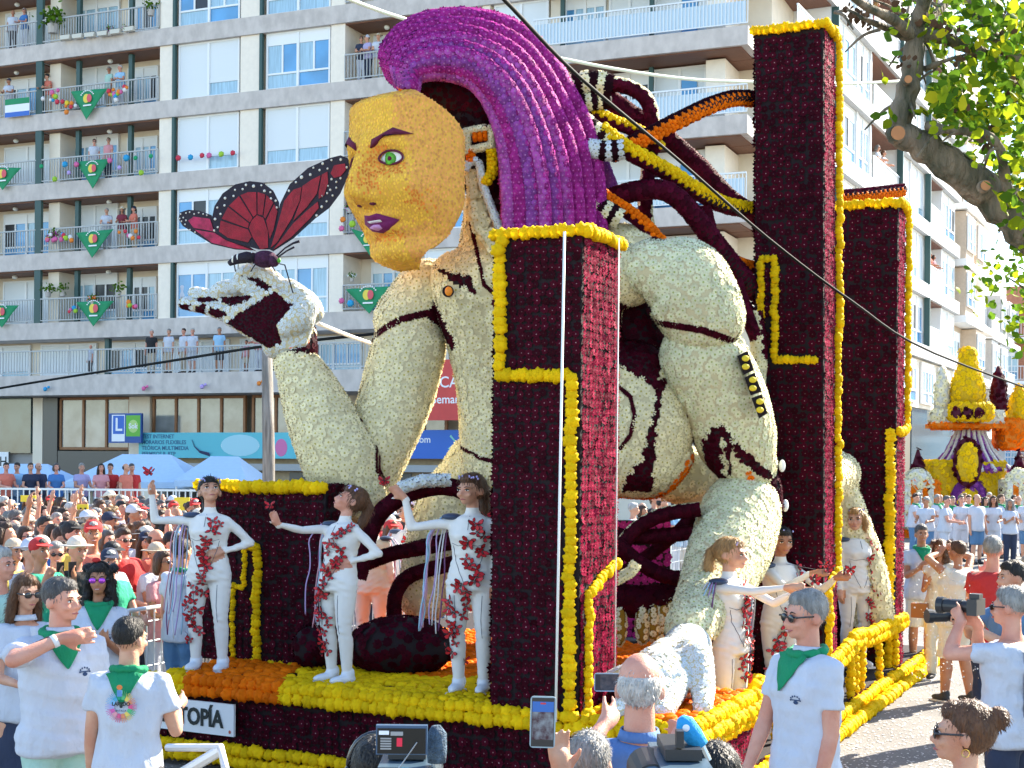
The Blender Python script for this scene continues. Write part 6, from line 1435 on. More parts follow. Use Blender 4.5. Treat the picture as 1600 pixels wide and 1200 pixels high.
# ------------------------------------------------------------------ television cameras at the bottom edge
def tvcam(label, p, rz, kind):
    o = empty('video_camera', p, rz, label, 'video camera'); BL = mat('camera_blue_grey', (.05, .09, .13), .35, spec=.6)
    MB().box(-.07, .07, -.18, .20, -.20, -.04).build('body', BL, o)
    MB().box(-.05, .05, -.10, .14, -.035, -.005).build('top_handle', CAMB, o)
    if kind == 'screen':
        mo = MB().box(-.072, .060, -.215, -.195, .0, .075).build('monitor', mat('monitor_blue_edge', (.05, .10, .18), .3), o)
        MB().box(-.068, .056, -.218, -.216, .003, .068).build('monitor_back', mat('monitor_black', (.004, .005, .006), .3), mo)
        MB().box(-.018, -.004, -.221, -.2185, .022, .044).build('sticker', mat('sticker_red', (.75, .02, .06), .5), mo)
        MB().box(-.064, -.038, -.221, -.2185, .052, .062).build('sticker', mat('sticker_white', (.75, .78, .85), .5), mo)
        MB().box(-.034, -.002, -.221, -.2185, .050, .060).build('sticker', mat('sticker_grey', (.3, .3, .3), .5), mo)
        for k in range(5): MB().box(-.060, -.032, -.221, -.2185, .040-.0065*k, .044-.0065*k).build('spec_line', MATS['sticker_grey'], mo)
        me = MB().tube([(.082, -.16, -.03), (.082, -.16, .0), (.082, -.16, .045), (.08, -.16, .066)], [.024, .027, .026, .012], 14).build('microphone', mat('mic_fluff', (.11, .17, .24), .9, var=.5, vscale=50, bump=1, bscale=150), o, smooth=True)
        MB().tube([(.085, -.17, -.12), (.084, -.165, -.03)], .016, 12).build('microphone_mount', mat('camera_metal', (.35, .38, .40), .25, metal=.8), o)
        MB().tube([(-.03, -.22, -.06), (.035, -.23, .035)], .0018, 5).build('antenna', MATS['camera_metal'], o)
        MB().box(-.01, .05, -.20, -.182, -.12, -.04).build('battery', mat('battery_blue', (.02, .12, .22), .3), o)
        MB().box(0, .04, -.203, -.2005, -.10, -.075).build('sticker', MATS['sticker_white'], o)
    else:
        MB().tube([(-.085, -.12, -.09), (-.085, .10, -.09)], [.05, .055], 18).build('eyepiece', CAMB, o); MB().tube([(-.085, -.17, -.09), (-.085, -.121, -.09)], [.038, .045], 18).build('eyecup', BL, o)
        mc = MB().tube([(.055, -.02, -.01), (.035, -.02, .02), (.01, -.02, .055), (.0, -.02, .07)], [.024, .028, .027, .012], 16).build('microphone', mat('mic_sky_foam', (.02, .30, .62), .8, bump=.4, bscale=100), o, smooth=True)
        MB().tube([(.075, -.02, -.05), (.056, -.02, -.01)], .013, 10).build('microphone_mount', mat('camera_metal', (.35, .38, .40), .25, metal=.8), o)
        MB().ell((.012, -.047, .045), (.010, .003, .010)).build('microphone_logo', mat('sticker_white', (.75, .78, .85)), o)
        MB().box(-.02, .0, -.10, -.06, .0, .045).build('viewfinder_arm', CAMB, o)
    return o
o, q = person('camera operator with dark hair and headphones at the bottom edge', at(594, 4.3), 178, dict(top=('tee', 'black'), bottom=('trousers', 'navy'), hair=('short', 'black'), Rt=((-.18, -.2, 1.5), (-.8, 0, -.6), (-.2, -.8, .3)), L='rest'), None, 1.60, .011)
MB().tube([q.M @ Vector((.092*math.cos(a), .01, 1.665+.105*math.sin(a))) for a in [math.pi*k/12 for k in range(13)]], .009, 8).build('headphone_band', BLK, o, smooth=True)
for s in (1, -1): MB().ell(q.M @ Vector((s*.092, .01, 1.625)), (.02, .035, .042)).build('ear_cup', BLK, o, smooth=True)
tvcam('video camera with fold-out monitor, red sticker and furry microphone', pix(640, 1155, 4.0), 0, 'screen')
person('second camera operator with short black hair below the giant white hand', at(1122, 4.3), 176, dict(top=('tee', 'navy'), bottom=('trousers', 'navy'), hair=('short', 'black'), Lt=((.15, -.25, 1.45), (.8, 0, -.6), (.1, -.8, .3))), None, 1.59, .011)
tvcam('shoulder video camera with a sky blue foam microphone', pix(1062, 1158, 4.1), 0, 'foam')

# ------------------------------------------------------------------ spectators: bodies of a few poses, shared and individually dressed
TP = []
for sex, Lp, Rp, hd, lean, bld in (('m', 'down', 'down', (20, 0), (0, 0), 1.1), ('f', 'rest', 'rest', (10, -6), (0, -.05), 1.0), ('f', 'phone', 'down', (0, -8), (0, 0), 1.05), ('m', 'phone', 'phone', (0, -6), (0, 0), 1.05),
                                  ('f', 'clap', 'clap', (-15, -4), (0, 0), 1.1), ('m', 'down', 'up', (15, -6), (0, 0), 1.0), ('m', 'rest', 'rest', (-20, 0), (0, -.06), 1.15), ('f', 'down', 'wave', (-10, -10), (0, 0), .95)):
    sp = dict(sex=sex, L=Lp, R=Rp, head=hd, lean=lean, build=bld); q = skeleton(sp)
    b_ = remesh(body_mb(sp, q, True), 'body', .0175, 2, [skin('fair')]); s_ = remesh(shirt_mb(q), 'shirt', .022, 2, [cm('white')]); v_ = remesh(shirt_mb(q, .15), 'vest_top', .022, 2, [cm('white')])
    tr = remesh(legs_mb(q), 'trousers', .03, 2, [cm('navy')]); shs = remesh(legs_mb(q, 'knee'), 'shorts', .03, 2, [cm('navy')])
    TP.append((sex, q, b_, s_, v_, tr, shs))
SHOE_ = {}
def shoes_mesh():
    if 's' not in SHOE_:
        mb = MB(); mb.ell((.006, -.05, .04), (.05, .135, .042), 10, 6); mb.ell((0, .01, .085), (.05, .056, .06), 8, 6); SHOE_['s'] = mb.mesh('shoe', mat('shoe_dark', (.03, .03, .035), .6), True)
    return SHOE_['s']
def cap_mesh():
    if 'cap' not in SHOE_:
        mb = MB(); mb.ell((0, .02, 1.69), (.088, .102, .085), 14, 10); mb.add([Vector((.075*math.sin(a), -.05-.11*math.cos(a), 1.700-.02*math.cos(a))) for a in [(-1.4+.35*k) for k in range(9)]]+[Vector((.07*math.sin(a), -.045-.03*math.cos(a), 1.706)) for a in [(1.4-.35*k) for k in range(9)]], [tuple(range(18))])
        SHOE_['cap'] = mb.mesh('cap', cm('white'), True)
    return SHOE_['cap']
def hat_mesh():
    if 'hat' not in SHOE_:
        mb = MB(); mb.ell((0, .015, 1.70), (.088, .10, .085), 14, 10); mb.tube([(0, .015, 1.69), (0, .015, 1.697)], [.165, .155], 20); SHOE_['hat'] = mb.mesh('sun_hat', cm('beige'), True)
    return SHOE_['hat']
COLW = {'white': 'white', 'cream': 'cream', 'green': 'green', 'red': 'red', 'blue': 'blue', 'navy': 'navy blue', 'pink': 'pink', 'grey': 'dark grey', 'denim': 'denim blue', 'mint': 'mint', 'black': 'black', 'yellow': 'yellow', 'lilac': 'lilac', 'coral': 'coral', 'sky': 'sky blue', 'beige': 'beige', 'maroon': 'maroon'}
used = set(); cr = random.Random(21)
def spectator(pos, yaw, h, where, group, tops=None, ti=None, hr=None, hc=None, extra=None, top=None, sk=None, full=False, scf=False, bot=None, lod=0):
    for _ in range(60):
        k = ti if ti is not None else cr.choice((0, 0, 0, 1, 1, 1, 2, 3, 4, 6, 6, 4, 5, 7, 1, 6)); sex, q, b_, s_, v_, tr, shs = TP[k]; f = sex == 'f'
        style = hr or (cr.choice(('long', 'bob', 'pony', 'curly', 'bun', 'long')) if f else cr.choice(('short', 'short', 'short', 'thin'))); hcol = hc or cr.choice(('black', 'brown', 'brown', 'chestnut', 'chestnut', 'blond', 'grey', 'salt') if f else ('black', 'brown', 'brown', 'salt', 'grey', 'white'))
        tc = top or cr.choice(tops or ('white',)*7+('cream', 'pink', 'sky', 'lilac', 'green', 'red', 'blue', 'navy', 'coral', 'yellow', 'black', 'beige', 'denim'))
        ex = extra if extra is not None else cr.choice(('', 'sun', 'sun', '', 'cap', 'hat', ''))
        hw = {'short': 'short', 'thin': 'thinning', 'long': 'long', 'bob': 'bobbed', 'pony': 'ponytailed', 'curly': 'curly', 'bun': 'pinned up'}[style]+' '+{'salt': 'greying', 'chestnut': 'auburn', 'blond': 'blond'}.get(hcol, hcol)+' hair'
        pose = ('', 'leaning forward', 'filming', 'filming', 'clapping', 'with one arm raised', 'leaning on the rail', 'waving')[k]
        lab = '%s in %s, %s%s%s, %s' % ('woman' if f else 'man', COLW[tc], hw, {'': '', 'sun': ' and sunglasses', 'cap': ' under a cap', 'hat': ' under a sun hat'}[ex], ' '+pose if pose else '', where)
        if len(lab.split()) > 16: lab = lab.replace('under a sun hat', 'sun hat').replace('under a cap', 'cap').replace('on the rail', '').replace(' pose', '')
        lab = ' '.join(lab.split()).replace(' ,', ',')
        if lab not in used and len(lab.split()) <= 16: break
    used.add(lab)
    o = empty('person', pos, R(yaw), lab, 'person', group); s = h/1.75; o.scale = (s, s, s)
    put('body', b_, o, mat=skin(sk or cr.choice(('fair', 'fair', 'rosy', 'tan'))))
    put('shirt' if not (f and k in (2, 7)) else 'vest_top', s_ if not (f and k in (2, 7)) else v_, o, mat=cm(tc))
    c = bot or cr.choice(('navy', 'denim', 'white', 'grey', 'beige')); put('shorts' if full and cr.random() < .4 else 'trousers', shs if full and cr.random() < .4 else tr, o, mat=cm(c))
    put('hair', hair_mesh(style, f, .015), o, obmat=q.M, mat=hairm(hcol))
    if lod < 2: put('facial_features', face_mesh(f, True), o, obmat=q.M)
    if ex == 'sun': put('sunglasses', glasses_mesh(), o, obmat=q.M)
    if ex == 'cap': put('cap', cap_mesh(), o, obmat=q.M, mat=cm(cr.choice(('white', 'red', 'black', 'navy'))))
    if ex == 'hat': put('sun_hat', hat_mesh(), o, obmat=q.M, mat=cm(cr.choice(('beige', 'cream', 'white'))))
    if scf: scarf(o, q, 'front')
    if full:
        for sd in (1, -1): put('shoe', shoes_mesh(), o, loc=(q.leg[sd][2].x, .0, 0))
    if k in (2, 3) and lod < 2:
        w_ = q.arm[1][2]+q.arm[1][3]*.12; m_ = o.matrix_basis @ w_; MB().box(-.038, .038, -.005, .005, -.07, .07).build('phone_in_hand', PH, o, loc=w_)
    return o
# fence line (crowd barriers) along the left of the street
FN = [Vector((-3.72, 8.6, 0)), Vector((-3.42, 12.75, 0)), Vector((-2.75, 14.4, 0)), Vector((-.7, 19, 0)), Vector((2.2, 26, 0)), Vector((5.5, 34, 0))]
def fence_x(Y):
    for a, b in zip(FN, FN[1:]):
        if a.y <= Y <= b.y: return a.x+(b.x-a.x)*(Y-a.y)/(b.y-a.y)
    return FN[0].x if Y < FN[0].y else FN[-1].x
BARM = mat('barrier_white_steel', (.70, .72, .72), .35, metal=.2)
def barrier(a, b, label, h=1.1):
    d = b-a; L_ = d.length; o = empty('crowd_barrier', a, math.atan2(d.y, d.x), label, 'barrier', 'white crowd barriers along the street')
    f = MB().tube([(.03, 0, .12), (.03, 0, h-.04), (.08, 0, h), (L_-.08, 0, h), (L_-.03, 0, h-.04), (L_-.03, 0, .12)], .019, 8); f.tube([(.03, 0, .15), (L_-.03, 0, .15)], .014, 6); f.build('frame', BARM, o, smooth=True)
    n = int(L_/.105); g = MB()
    for i in range(1, n): g.tube([(L_*i/n, 0, .15), (L_*i/n, 0, h-.01)], .007, 5)
    for z in (.36, .58, .80, .98): g.tube([(.03, .009, z), (L_-.03, .009, z)], .007, 5)
    w_ = g.build('bar', BARM, o); w_['kind'] = 'stuff'
    for x in (.3, L_-.3): MB().box(x-.02, x+.02, -.28, .28, 0, .02).box(x-.015, x+.015, -.012, .012, .021, .14).build('foot', BARM, o)
bn = ['beside the man at the left edge', 'behind the tattooed marshal', 'behind the clapping woman', 'under the hands of the front spectators', 'beside the striped marshal', 'behind the flower box', 'behind the dancers', 'far behind the raised arm', 'behind the near column', 'beyond the torso', 'farther beyond the torso', 'behind the tallest column', 'near the far end', 'at the far end', 'last but one', 'last of the row']
k = 0
for a, b in zip(FN[:-1], FN[1:]):
    n = max(1, round((b-a).length/2.1))
    for i in range(n):
        if k < len(bn): barrier(a.lerp(b, i/n), a.lerp(b, (i+1)/n), 'white steel crowd barrier '+bn[k])
        k += 1
LOC = ['front row at barrier', 'in the second row', 'in the third row', 'mid crowd', 'mid crowd', 'towards the back', 'at the back', 'at the back']
CG = 'spectators crowded behind the barriers'
Y = 12.95; row = 0
spectator(Vector((-3.62, 13.15, 0)), 48, 1.62, 'front row at barrier', CG, ti=6, hr='short', hc='white', top='green', extra='cap', sk='rosy')
spectator(Vector((-3.25, 13.65, 0)), 52, 1.58, 'front row at barrier', CG, ti=1, hr='bob', hc='chestnut', top='pink', extra='sun')
placed = [(-3.62, 13.15), (-3.25, 13.65)]
n_c = 0
while Y < 36:
    fx = fence_x(Y)-.38; spx = .44+.009*(Y-12); x = fx+cr.uniform(-.1, .1)
    while x > -.35*Y-.4:
        px = PX+F*x/Y; vis = px < 318 or 548 < px < 700 or 985 < px < 1095
        if vis and n_c < 250 and all((x-a)**2+(Y-b_)**2 > .13 for a, b_ in placed):
            hgt = min(1.88, cr.gauss(1.68, .075)); near = fx-x < .35
            spectator(Vector((x, Y+cr.uniform(-.1, .1), 0)), cr.uniform(25, 75), hgt, 'at the barrier' if near else LOC[min(7, int((Y-12.9)/3))], CG, lod=0 if Y < 24 else 1, ti=cr.choice((1, 6, 0, 4)) if near else None)
            placed.append((x, Y)); n_c += 1
        x -= spx*cr.uniform(.85, 1.2)
    Y += .46+.015*(Y-12)
    row += 1
# a row on the raised stand in front of the tents
for i, px in enumerate((8, 27, 48, 60, 88, 126, 158, 172, 197, 206)):
    tt = ('coral', 'sky', 'navy', 'navy', 'blue', 'lilac', 'pink', 'red', 'coral', 'red', 'pink', 'pink', 'pink')[i]
    p = at(px, 37+.4*(i % 2), .75); spectator(p, cr.uniform(10, 70), 1.62, 'on the stand by the tents', 'spectators on the raised stand', top=tt, lod=1, ti=cr.choice((0, 1, 6)), extra='')
st_o = empty('viewing_stand', at(130, 38), R(-3), 'low raised stand with white rails behind the crowd', 'stand'); MB().box(-7, 4, -1.5, 1.5, .55, .75).build('deck', mat('stand_deck', (.35, .35, .36), .8), st_o)
for x in range(-7, 5): MB().box(x-.05, x+.05, -1.45, -1.35, 0, .55).build('leg', BARM, st_o)
railing(st_o, -7, 4, -1.5, .75, 1.0, BARM, .15); 
# far group following behind, white shirts and neckerchiefs
for i, (px, Yg) in enumerate(((1428, 40), (1449, 38), (1462, 42), (1476, 37), (1489, 41), (1502, 38.5), (1514, 42), (1527, 37.5), (1540, 41), (1553, 38), (1566, 40), (1579, 37), (1592, 41), (1606, 38), (1622, 40), (1436, 44), (1470, 45), (1508, 45), (1546, 44.5), (1584, 45))):
    spectator(at(px, Yg), cr.uniform(-60, 60), cr.gauss(1.70, .05), 'walking before the second float', 'walkers in white shirts before the second float', tops=('white',), full=True, scf=i % 2 == 0, ti=cr.choice((0, 1, 4, 0, 6)), extra='', bot=cr.choice(('denim', 'navy', 'white', 'grey', 'white')), lod=1)
# people on the balconies
def balcony(px, Z, where, n=None, d=.35, **kw):
    k = (px-PX)/F; A = P0-NI*(-d); t = (k*A.y-A.x)/(E.x-k*E.y); p = A+E*t; p.z = Z; spectator(p, ang*57.3+cr.uniform(-25, 25), 1.70, where, 'residents watching from the balconies', lod=1, ti=cr.choice((1, 6, 0)), **kw)
for px, zi, where, kw in ((14, 4, 'top left balcony', dict(top='white')), (33, 4, 'top left balcony', dict(top='blue')), (10, 3, 'balcony with striped flag', dict(top='white')), (70, 3, 'balcony with striped flag', dict(top='coral')),
    (165, 3, 'behind the uppermost pennant', dict(top='mint')), (184, 3, 'behind the uppermost pennant', dict(top='sky')), (143, 2, 'above the second green pennant', dict(top='white')), (165, 2, 'above the second green pennant', dict(top='pink')),
    (164, 1, 'beside the third green pennant', dict(top='white')), (188, 1, 'beside the third green pennant', dict(top='maroon')), (207, 1, 'beside the third green pennant', dict(top='coral')), (559, 3, 'balcony left of purple hair', dict(top='navy')), (570, 3, 'balcony left of purple hair', dict(top='lilac')), (586, 3, 'balcony left of purple hair', dict(top='white')),
    (545, 1, 'balcony beside giant face', dict(top='black')), (286, 0, 'window beside raised hand', dict(top='white'))):
    balcony(px, ZS[zi], where, d=.25, **kw)
for px, c in ((235, 'black'), (262, 'white'), (285, 'white'), (299, 'white'), (341, 'sky'), (383, 'pink'), (404, 'pink'), (140, 'white')):
    k_ = (px-PX)/F; A = P0-NI*1.1; t = (k_*A.y-A.x)/(E.x-k_*E.y); p = A+E*t; p.z = 5.8; spectator(p, ang*57.3+cr.uniform(-20, 20), 1.72 if px not in (383, 140) else 1.2, 'on the terrace above the shops', 'residents watching from the terrace', lod=1, ti=cr.choice((0, 6, 0)), top=c, full=True, extra='')
for t, zi in ((12.5, 2), (13.6, 2), (23.5, 1), (24.4, 1), (12.2, 4)):
    p = CO+RDW*t+RDN*.95; p.z = ZS[zi]; spectator(p, 60, 1.68, 'street side balcony', 'residents watching from the street side', lod=1, ti=1)
for x in (3.2, 3.9, 4.8, 5.6): 
    p = B3.matrix_basis @ Vector((x, -1.2, 2.6+2.9*(2 if x > 4.5 else 1))); spectator(p, 0, 1.7, 'on the brick building balconies', 'residents on the brick building', lod=2, ti=1)

# ================================================================== TREE, TENTS, SIGNS, DECORATIONS, SECOND FLOAT
BARK = mat('bark', (.26, .20, .14), .9, col2=(.06, .06, .035), vscale=7, bump=3.0, bscale=13, stretch=(1.6, 1.6, .5)); LICH = mat('lichen', (.12, .14, .03), .9, bump=.8, bscale=60); CUT = mat('cut_wood', (.62, .26, .10), .7, var=.3)
LEAFM = [mat('leaf_green', (.10, .20, .015), .5, rnd=.35, trans=.45), mat('leaf_yellow_green', (.30, .38, .014), .5, rnd=.3, trans=.5), mat('leaf_yellow', (.55, .50, .02), .5, rnd=.2, trans=.5)]
tb = Vector((4.1, 8.7, 0)); TR = wroot('street_tree', tb, 'leaning street tree with mossy trunk, sawn stubs and heart shaped leaves, upper right', 'tree')
def limb(pts, name='branch', par=None, n=12):
    P = smooth_path([pix(x, y, Y) for x, y, Y, r in pts], 5); Rr = [v.x for v in smooth_path([Vector((r*1.08*Y/F, 0, 0)) for x, y, Y, r in pts], 5)]
    Rr = [r*(1+.09*math.sin(i*1.7+len(pts))+.05*math.sin(i*4.1)) for i, r in enumerate(Rr)]
    o = MB().tube(P, Rr, n).build(name, BARK, par or TR, smooth=True); return o, P
trunk = [(1905, 1500, 8.7, 52), (1890, 1150, 8.7, 46), (1830, 800, 8.7, 42), (1740, 560, 8.7, 38), (1660, 420, 8.7, 34), (1600, 352, 8.6, 31), (1545, 303, 8.6, 27), (1490, 262, 8.5, 24), (1440, 226, 8.5, 22), (1396, 206, 8.5, 17)]
to, TP_ = limb(trunk, 'trunk', None, 16); WORLD[to.name] = Matrix()
BR = [[(1402, 212, 8.5, 17), (1412, 165, 8.5, 17), (1424, 118, 8.5, 15), (1428, 80, 8.5, 15), (1432, 45, 8.5, 12), (1444, 0, 8.4, 11), (1455, -70, 8.3, 10)],
      [(1428, 58, 8.5, 9), (1395, 30, 8.3, 8), (1350, 8, 8.1, 6), (1300, -30, 7.9, 5)], [(1426, 62, 8.5, 7), (1380, 42, 8.4, 5), (1345, 28, 8.2, 3)],
      [(1428, 60, 8.6, 9), (1470, 58, 8.7, 9), (1520, 78, 8.8, 9), (1570, 98, 8.9, 10), (1660, 115, 9.0, 12), (1760, 200, 8.8, 18), (1760, 560, 8.7, 26)],
      [(1430, 42, 8.6, 7), (1465, 18, 8.8, 6), (1500, -20, 9, 5)], [(1500, -30, 8.7, 6), (1528, 30, 8.7, 8), (1562, 68, 8.8, 9), (1610, 112, 8.9, 10)],
      [(1448, 196, 8.4, 7), (1490, 204, 8.3, 6), (1535, 208, 8.3, 7), (1562, 232, 8.3, 7), (1570, 275, 8.4, 8), (1580, 320, 8.5, 9)], [(1445, 108, 8.5, 5), (1480, 94, 8.4, 3), (1510, 85, 8.3, 2)],
      [(1528, 162, 8.7, 3), (1560, 160, 8.8, 4), (1620, 148, 8.9, 6)], [(1570, 40, 8.7, 5), (1590, -10, 8.7, 4), (1600, -60, 8.7, 3)], [(1660, 420, 8.7, 20), (1720, 200, 9.2, 16), (1760, -60, 9.6, 11), (1790, -260, 9.8, 6)], [(1720, 200, 9.2, 12), (1640, -100, 8.9, 8), (1560, -300, 8.6, 5)]]
tips = []
for b in BR:
    o_, P = limb(b); tips += [(p, i/len(P)) for i, p in enumerate(P)]
rl = random.Random(4)
for i in range(42):        # twigs
    p, t = rl.choice(tips); d = Vector((rl.gauss(0, 1), rl.gauss(0, .8), rl.gauss(-.1, .8))).normalized(); L = rl.uniform(.12, .32)
    Q = [p, p+d*L*.5+Vector((0, 0, .03)), p+d*L]; MB().tube(smooth_path(Q, 3), [.012, .011, .010, .009, .008, .006, .005][:7], 5).build('twig', BARK, TR); tips += [(Q[1], .8), (Q[2], 1), (Q[2], 1)]
for x, y, Y, s in ((1403, 208, 8.28, 13), (1419, 124, 8.36, 7), (1540, 290, 8.33, 9), (1557, 79, 8.75, 7)):
    c = pix(x, y, Y); MB().tube([c+Vector((.0, .05, 0)), c], [s*Y/F*1.15, s*Y/F], 14).build('sawn_stub', BARK, TR); MB().tube([c, c-Vector((0, .006, 0))], s*Y/F*.85, 14).build('cut_face', CUT, TR)
me_t = to.data; P, N = surf_points(me_t, .05, 3); k = (N[:, 2] > .2) & (RNG.random(len(P)) < .25) & (P[:, 2] > 3.2)
flowers(to, P[k], N[k], .022, 'mum', 'cream', 'x', 0, objname='moss') if False else None
mo = [(P[i], N[i]) for i in np.where(k)[0]]
V_, Fs_, _ = TEMPL['mum']; B_ = np.stack(bases(np.array([n for p, n in mo]), RNG.uniform(0, 6, len(mo))), 2)*RNG.uniform(.012, .034, len(mo))[:, None, None]
A__ = np.einsum('nij,kj->nki', B_, V_*np.array([1, 1, .3]))+np.array([p for p, n in mo])[:, None, :]
mm = put('moss', np_mesh('moss', A__.reshape(-1, 3), [(Fs_[None]+(np.arange(len(mo))*len(V_))[:, None, None]).reshape(-1, 3)], mats=(LICH,)), TR); mm['kind'] = 'stuff'
# leaves
LV = np.array([(0, 0, 0), (.30, .18, .05), (.42, .52, .0), (.22, .84, -.05), (0, 1.05, -.10), (-.22, .84, -.05), (-.42, .52, .0), (-.30, .18, .05), (0, .5, .07)]); LF = np.array([(8, i, i+1) for i in range(0, 7)]+[(8, 7, 0)])
TEMPL['leaf'] = (LV, LF, np.zeros(len(LF), int))
_f0 = _fm
def _fm(kind):
    return {'leaf0': (LEAFM[0],)*2, 'leaf1': (LEAFM[1],)*2, 'leaf2': (LEAFM[2],)*2}[kind] if kind.startswith('leaf') else _f0(kind)
pts = []
for i in range(1000):
    p, t = rl.choice(tips[-160:]) if rl.random() < .45 else rl.choice(tips); q = p+Vector((rl.gauss(0, .17), rl.gauss(0, .22), rl.gauss(-.03, .15))); x, y = projn([q])[0]
    if x < 1375 or (x < 1470 and rl.random() < .8) or (y > 130 and x < 1500) or y > 230 and x < 1570: continue
    pts.append(q)
for i in range(1700):
    x, y = rl.choice(((1530, 190, 45, 30), (1585, 250, 40, 50), (1500, 30, 60, 40), (1580, 60, 40, 50), (1480, 150, 25, 20), (1600, 330, 30, 45), (1720, 100, 120, 160), (1650, -200, 160, 120)))[:2] if False else (0, 0)
    cx, cy, sx, sy = rl.choice(((1520, 188, 34, 18), (1580, 235, 34, 42), (1510, 20, 60, 26), (1585, 60, 36, 40), (1478, 150, 12, 14), (1600, 320, 24, 40), (1740, 100, 110, 150), (1680, -200, 150, 120), (1560, 130, 26, 18)))
    q = pix(rl.gauss(cx, sx), rl.gauss(cy, sy), rl.uniform(8.0, 9.6)); xx, yy = projn([q])[0]
    if xx > 1400 and not (yy > 300 and xx < 1560): pts.append(q)
for i in range(5): pts.append(pix(1385+rl.uniform(-14, 10), 180+rl.uniform(-8, 8), 8.4)); pts.append(pix(1432+rl.uniform(-6, 10), 175+rl.uniform(-8, 8), 8.4))
NRM = [Vector((rl.gauss(.25, .6), rl.gauss(-.5, .7), rl.gauss(.4, .6))) for _ in pts]; ki = [rl.choices((0, 1, 2), (.60, .33, .07))[0] for _ in pts]
for kk_, sg in ((0, 170), (1, 110), (2, 20)):
    sel = [i for i in range(len(pts)) if ki[i] == kk_]; flowers(TR, [pts[i] for i in sel], [NRM[i] for i in sel], .066 if kk_ else .060, 'leaf', 'leaf%d' % kk_, 'leaf', sg, jit=.4, objname='foliage')
PODM = mat('seed_pod', (.10, .055, .03), .8, rnd=.4); _f1 = _fm
def _fm(kind): return (PODM,)*2 if kind == 'pod' else _f1(kind)
pd = []
for cx, cy in ((1462, 38), (1478, 52), (1448, 30), (1500, 172), (1330, 15), (1352, 30), (1398, 12), (1545, 215), (1575, 45), (1420, 92), (1510, 95), (1590, 130)):
    for i in range(16): pd.append(pix(cx+rl.gauss(0, 9), cy+rl.gauss(0, 7), rl.uniform(8.2, 8.9)))
flowers(TR, pd, [Vector((rl.gauss(0, 1), -1, rl.gauss(0, .3))) for _ in pd], .036, 'leaf', 'pod', 'seed_pod', 40, jit=.5, objname='seed_pods')
def far_tree(label, c, r, n, seed, trunk=True):
    q = random.Random(seed); o = wroot('street_tree', (c.x, c.y, 0), label, 'tree'); P = []; N = []
    cl = [Vector((q.gauss(0, .5)*r, q.gauss(0, .5)*r, q.gauss(0, .42)*r)) for _ in range(14)]
    for i in range(n):
        g = q.choice(cl); v = g+Vector((q.gauss(0, 1), q.gauss(0, 1), q.gauss(0, 1)))*r*.22; P.append(c+v); N.append(Vector((q.gauss(.3, .6), q.gauss(-.4, .6), q.gauss(.4, .6))))
    tr = MB().tube([Vector((c.x, c.y, 0)), Vector((c.x+.1, c.y, c.z*.5)), c], [.16, .13, .07], 10); 
    for g in cl: tr.tube([c-Vector((0, 0, r*.5)), c+g*.9], [.05, .015], 6)
    tr.build('trunk', BARK, o, smooth=True); h = n//2
    flowers(o, P[:h], N[:h], .17 if r < 4 else .2, 'leaf', 'leaf0', 'leaf', 0, jit=.4, objname='foliage'); flowers(o, P[h:], N[h:], .16, 'leaf', 'leaf1', 'leaf', 0, jit=.4, objname='foliage')
far_tree('small bright green street tree against the brick building at the far right', pix(1650, 425, 34), 1.7, 1100, 3)
far_tree('street tree beyond the right edge shading the float from the sun', Vector((9.2, 12.5, 4.4)), 1.7, 1500, 5)
far_tree('second street tree beyond the right edge', Vector((8.8, 6.2, 4.0)), 1.7, 1500, 6)

# ---- tents, pole
TENT = mat('tent_canvas', (.50, .66, .82), .8, var=.06)
def tent(label, x0, x1, ytop, yeave, Y):
    a, b = pix(x0, yeave, Y), pix(x1, yeave, Y); zt = pix(x0, ytop, Y).z; w_ = b.x-a.x; o = empty('tent', (a.x, a.y, 0), 0, label, 'tent'); D_ = 4.0; z0 = a.z
    mb = MB(); mb.add([(0, 0, z0), (w_, 0, z0), (w_, D_, z0), (0, D_, z0), (w_*.30, D_/2, zt+.25), (w_*.70, D_/2, zt+.25), (0, 0, z0-.18), (w_, 0, z0-.18), (w_, D_, z0-.18), (0, D_, z0-.18)],
                      [(0, 1, 5, 4), (1, 2, 5), (2, 3, 4, 5), (3, 0, 4), (0, 6, 7, 1), (1, 7, 8, 2), (2, 8, 9, 3), (3, 9, 6, 0)]); r_ = mb.build('canopy', TENT, o); r_.modifiers.new('t', 'SOLIDIFY').thickness = .01
    for x, y in ((.05, .05), (w_-.05, .05), (w_-.05, D_-.05), (.05, D_-.05)): MB().tube([(x, y, 0), (x, y, z0-.02)], .03, 8).build('pole', BARM, o)
    MB().box(w_*.55, w_-.1, D_-.3, D_-.27, 0, z0-.2).build('side_curtain', mat('tent_grey', (.16, .17, .17), .8), o)
    return o
tent('wide pale blue canopy tent behind the crowd left of the flower box', 102, 300, 722, 752, 41.5); tent('pale blue canopy tent whose right end meets the wooden pole', 272, 385, 726, 750, 40.5); tent('pale blue tent at the left edge of the picture', -70, 86, 738, 760, 41)
pp_ = pix(421, 740, 31); o = MB().tube([Vector((pp_.x, pp_.y, 0)), Vector((pp_.x-.02, pp_.y, 2.6)), pix(417, 540, 31)], [.14, .13, .11], 12).build('wooden_pole', mat('weathered_wood', (.33, .30, .26), .9, col2=(.16, .14, .12), vscale=6, bump=.8, stretch=(3, 3, .3)), smooth=True); tag(o, 'grey weathered wooden pole standing left of the giant forearm', 'pole')

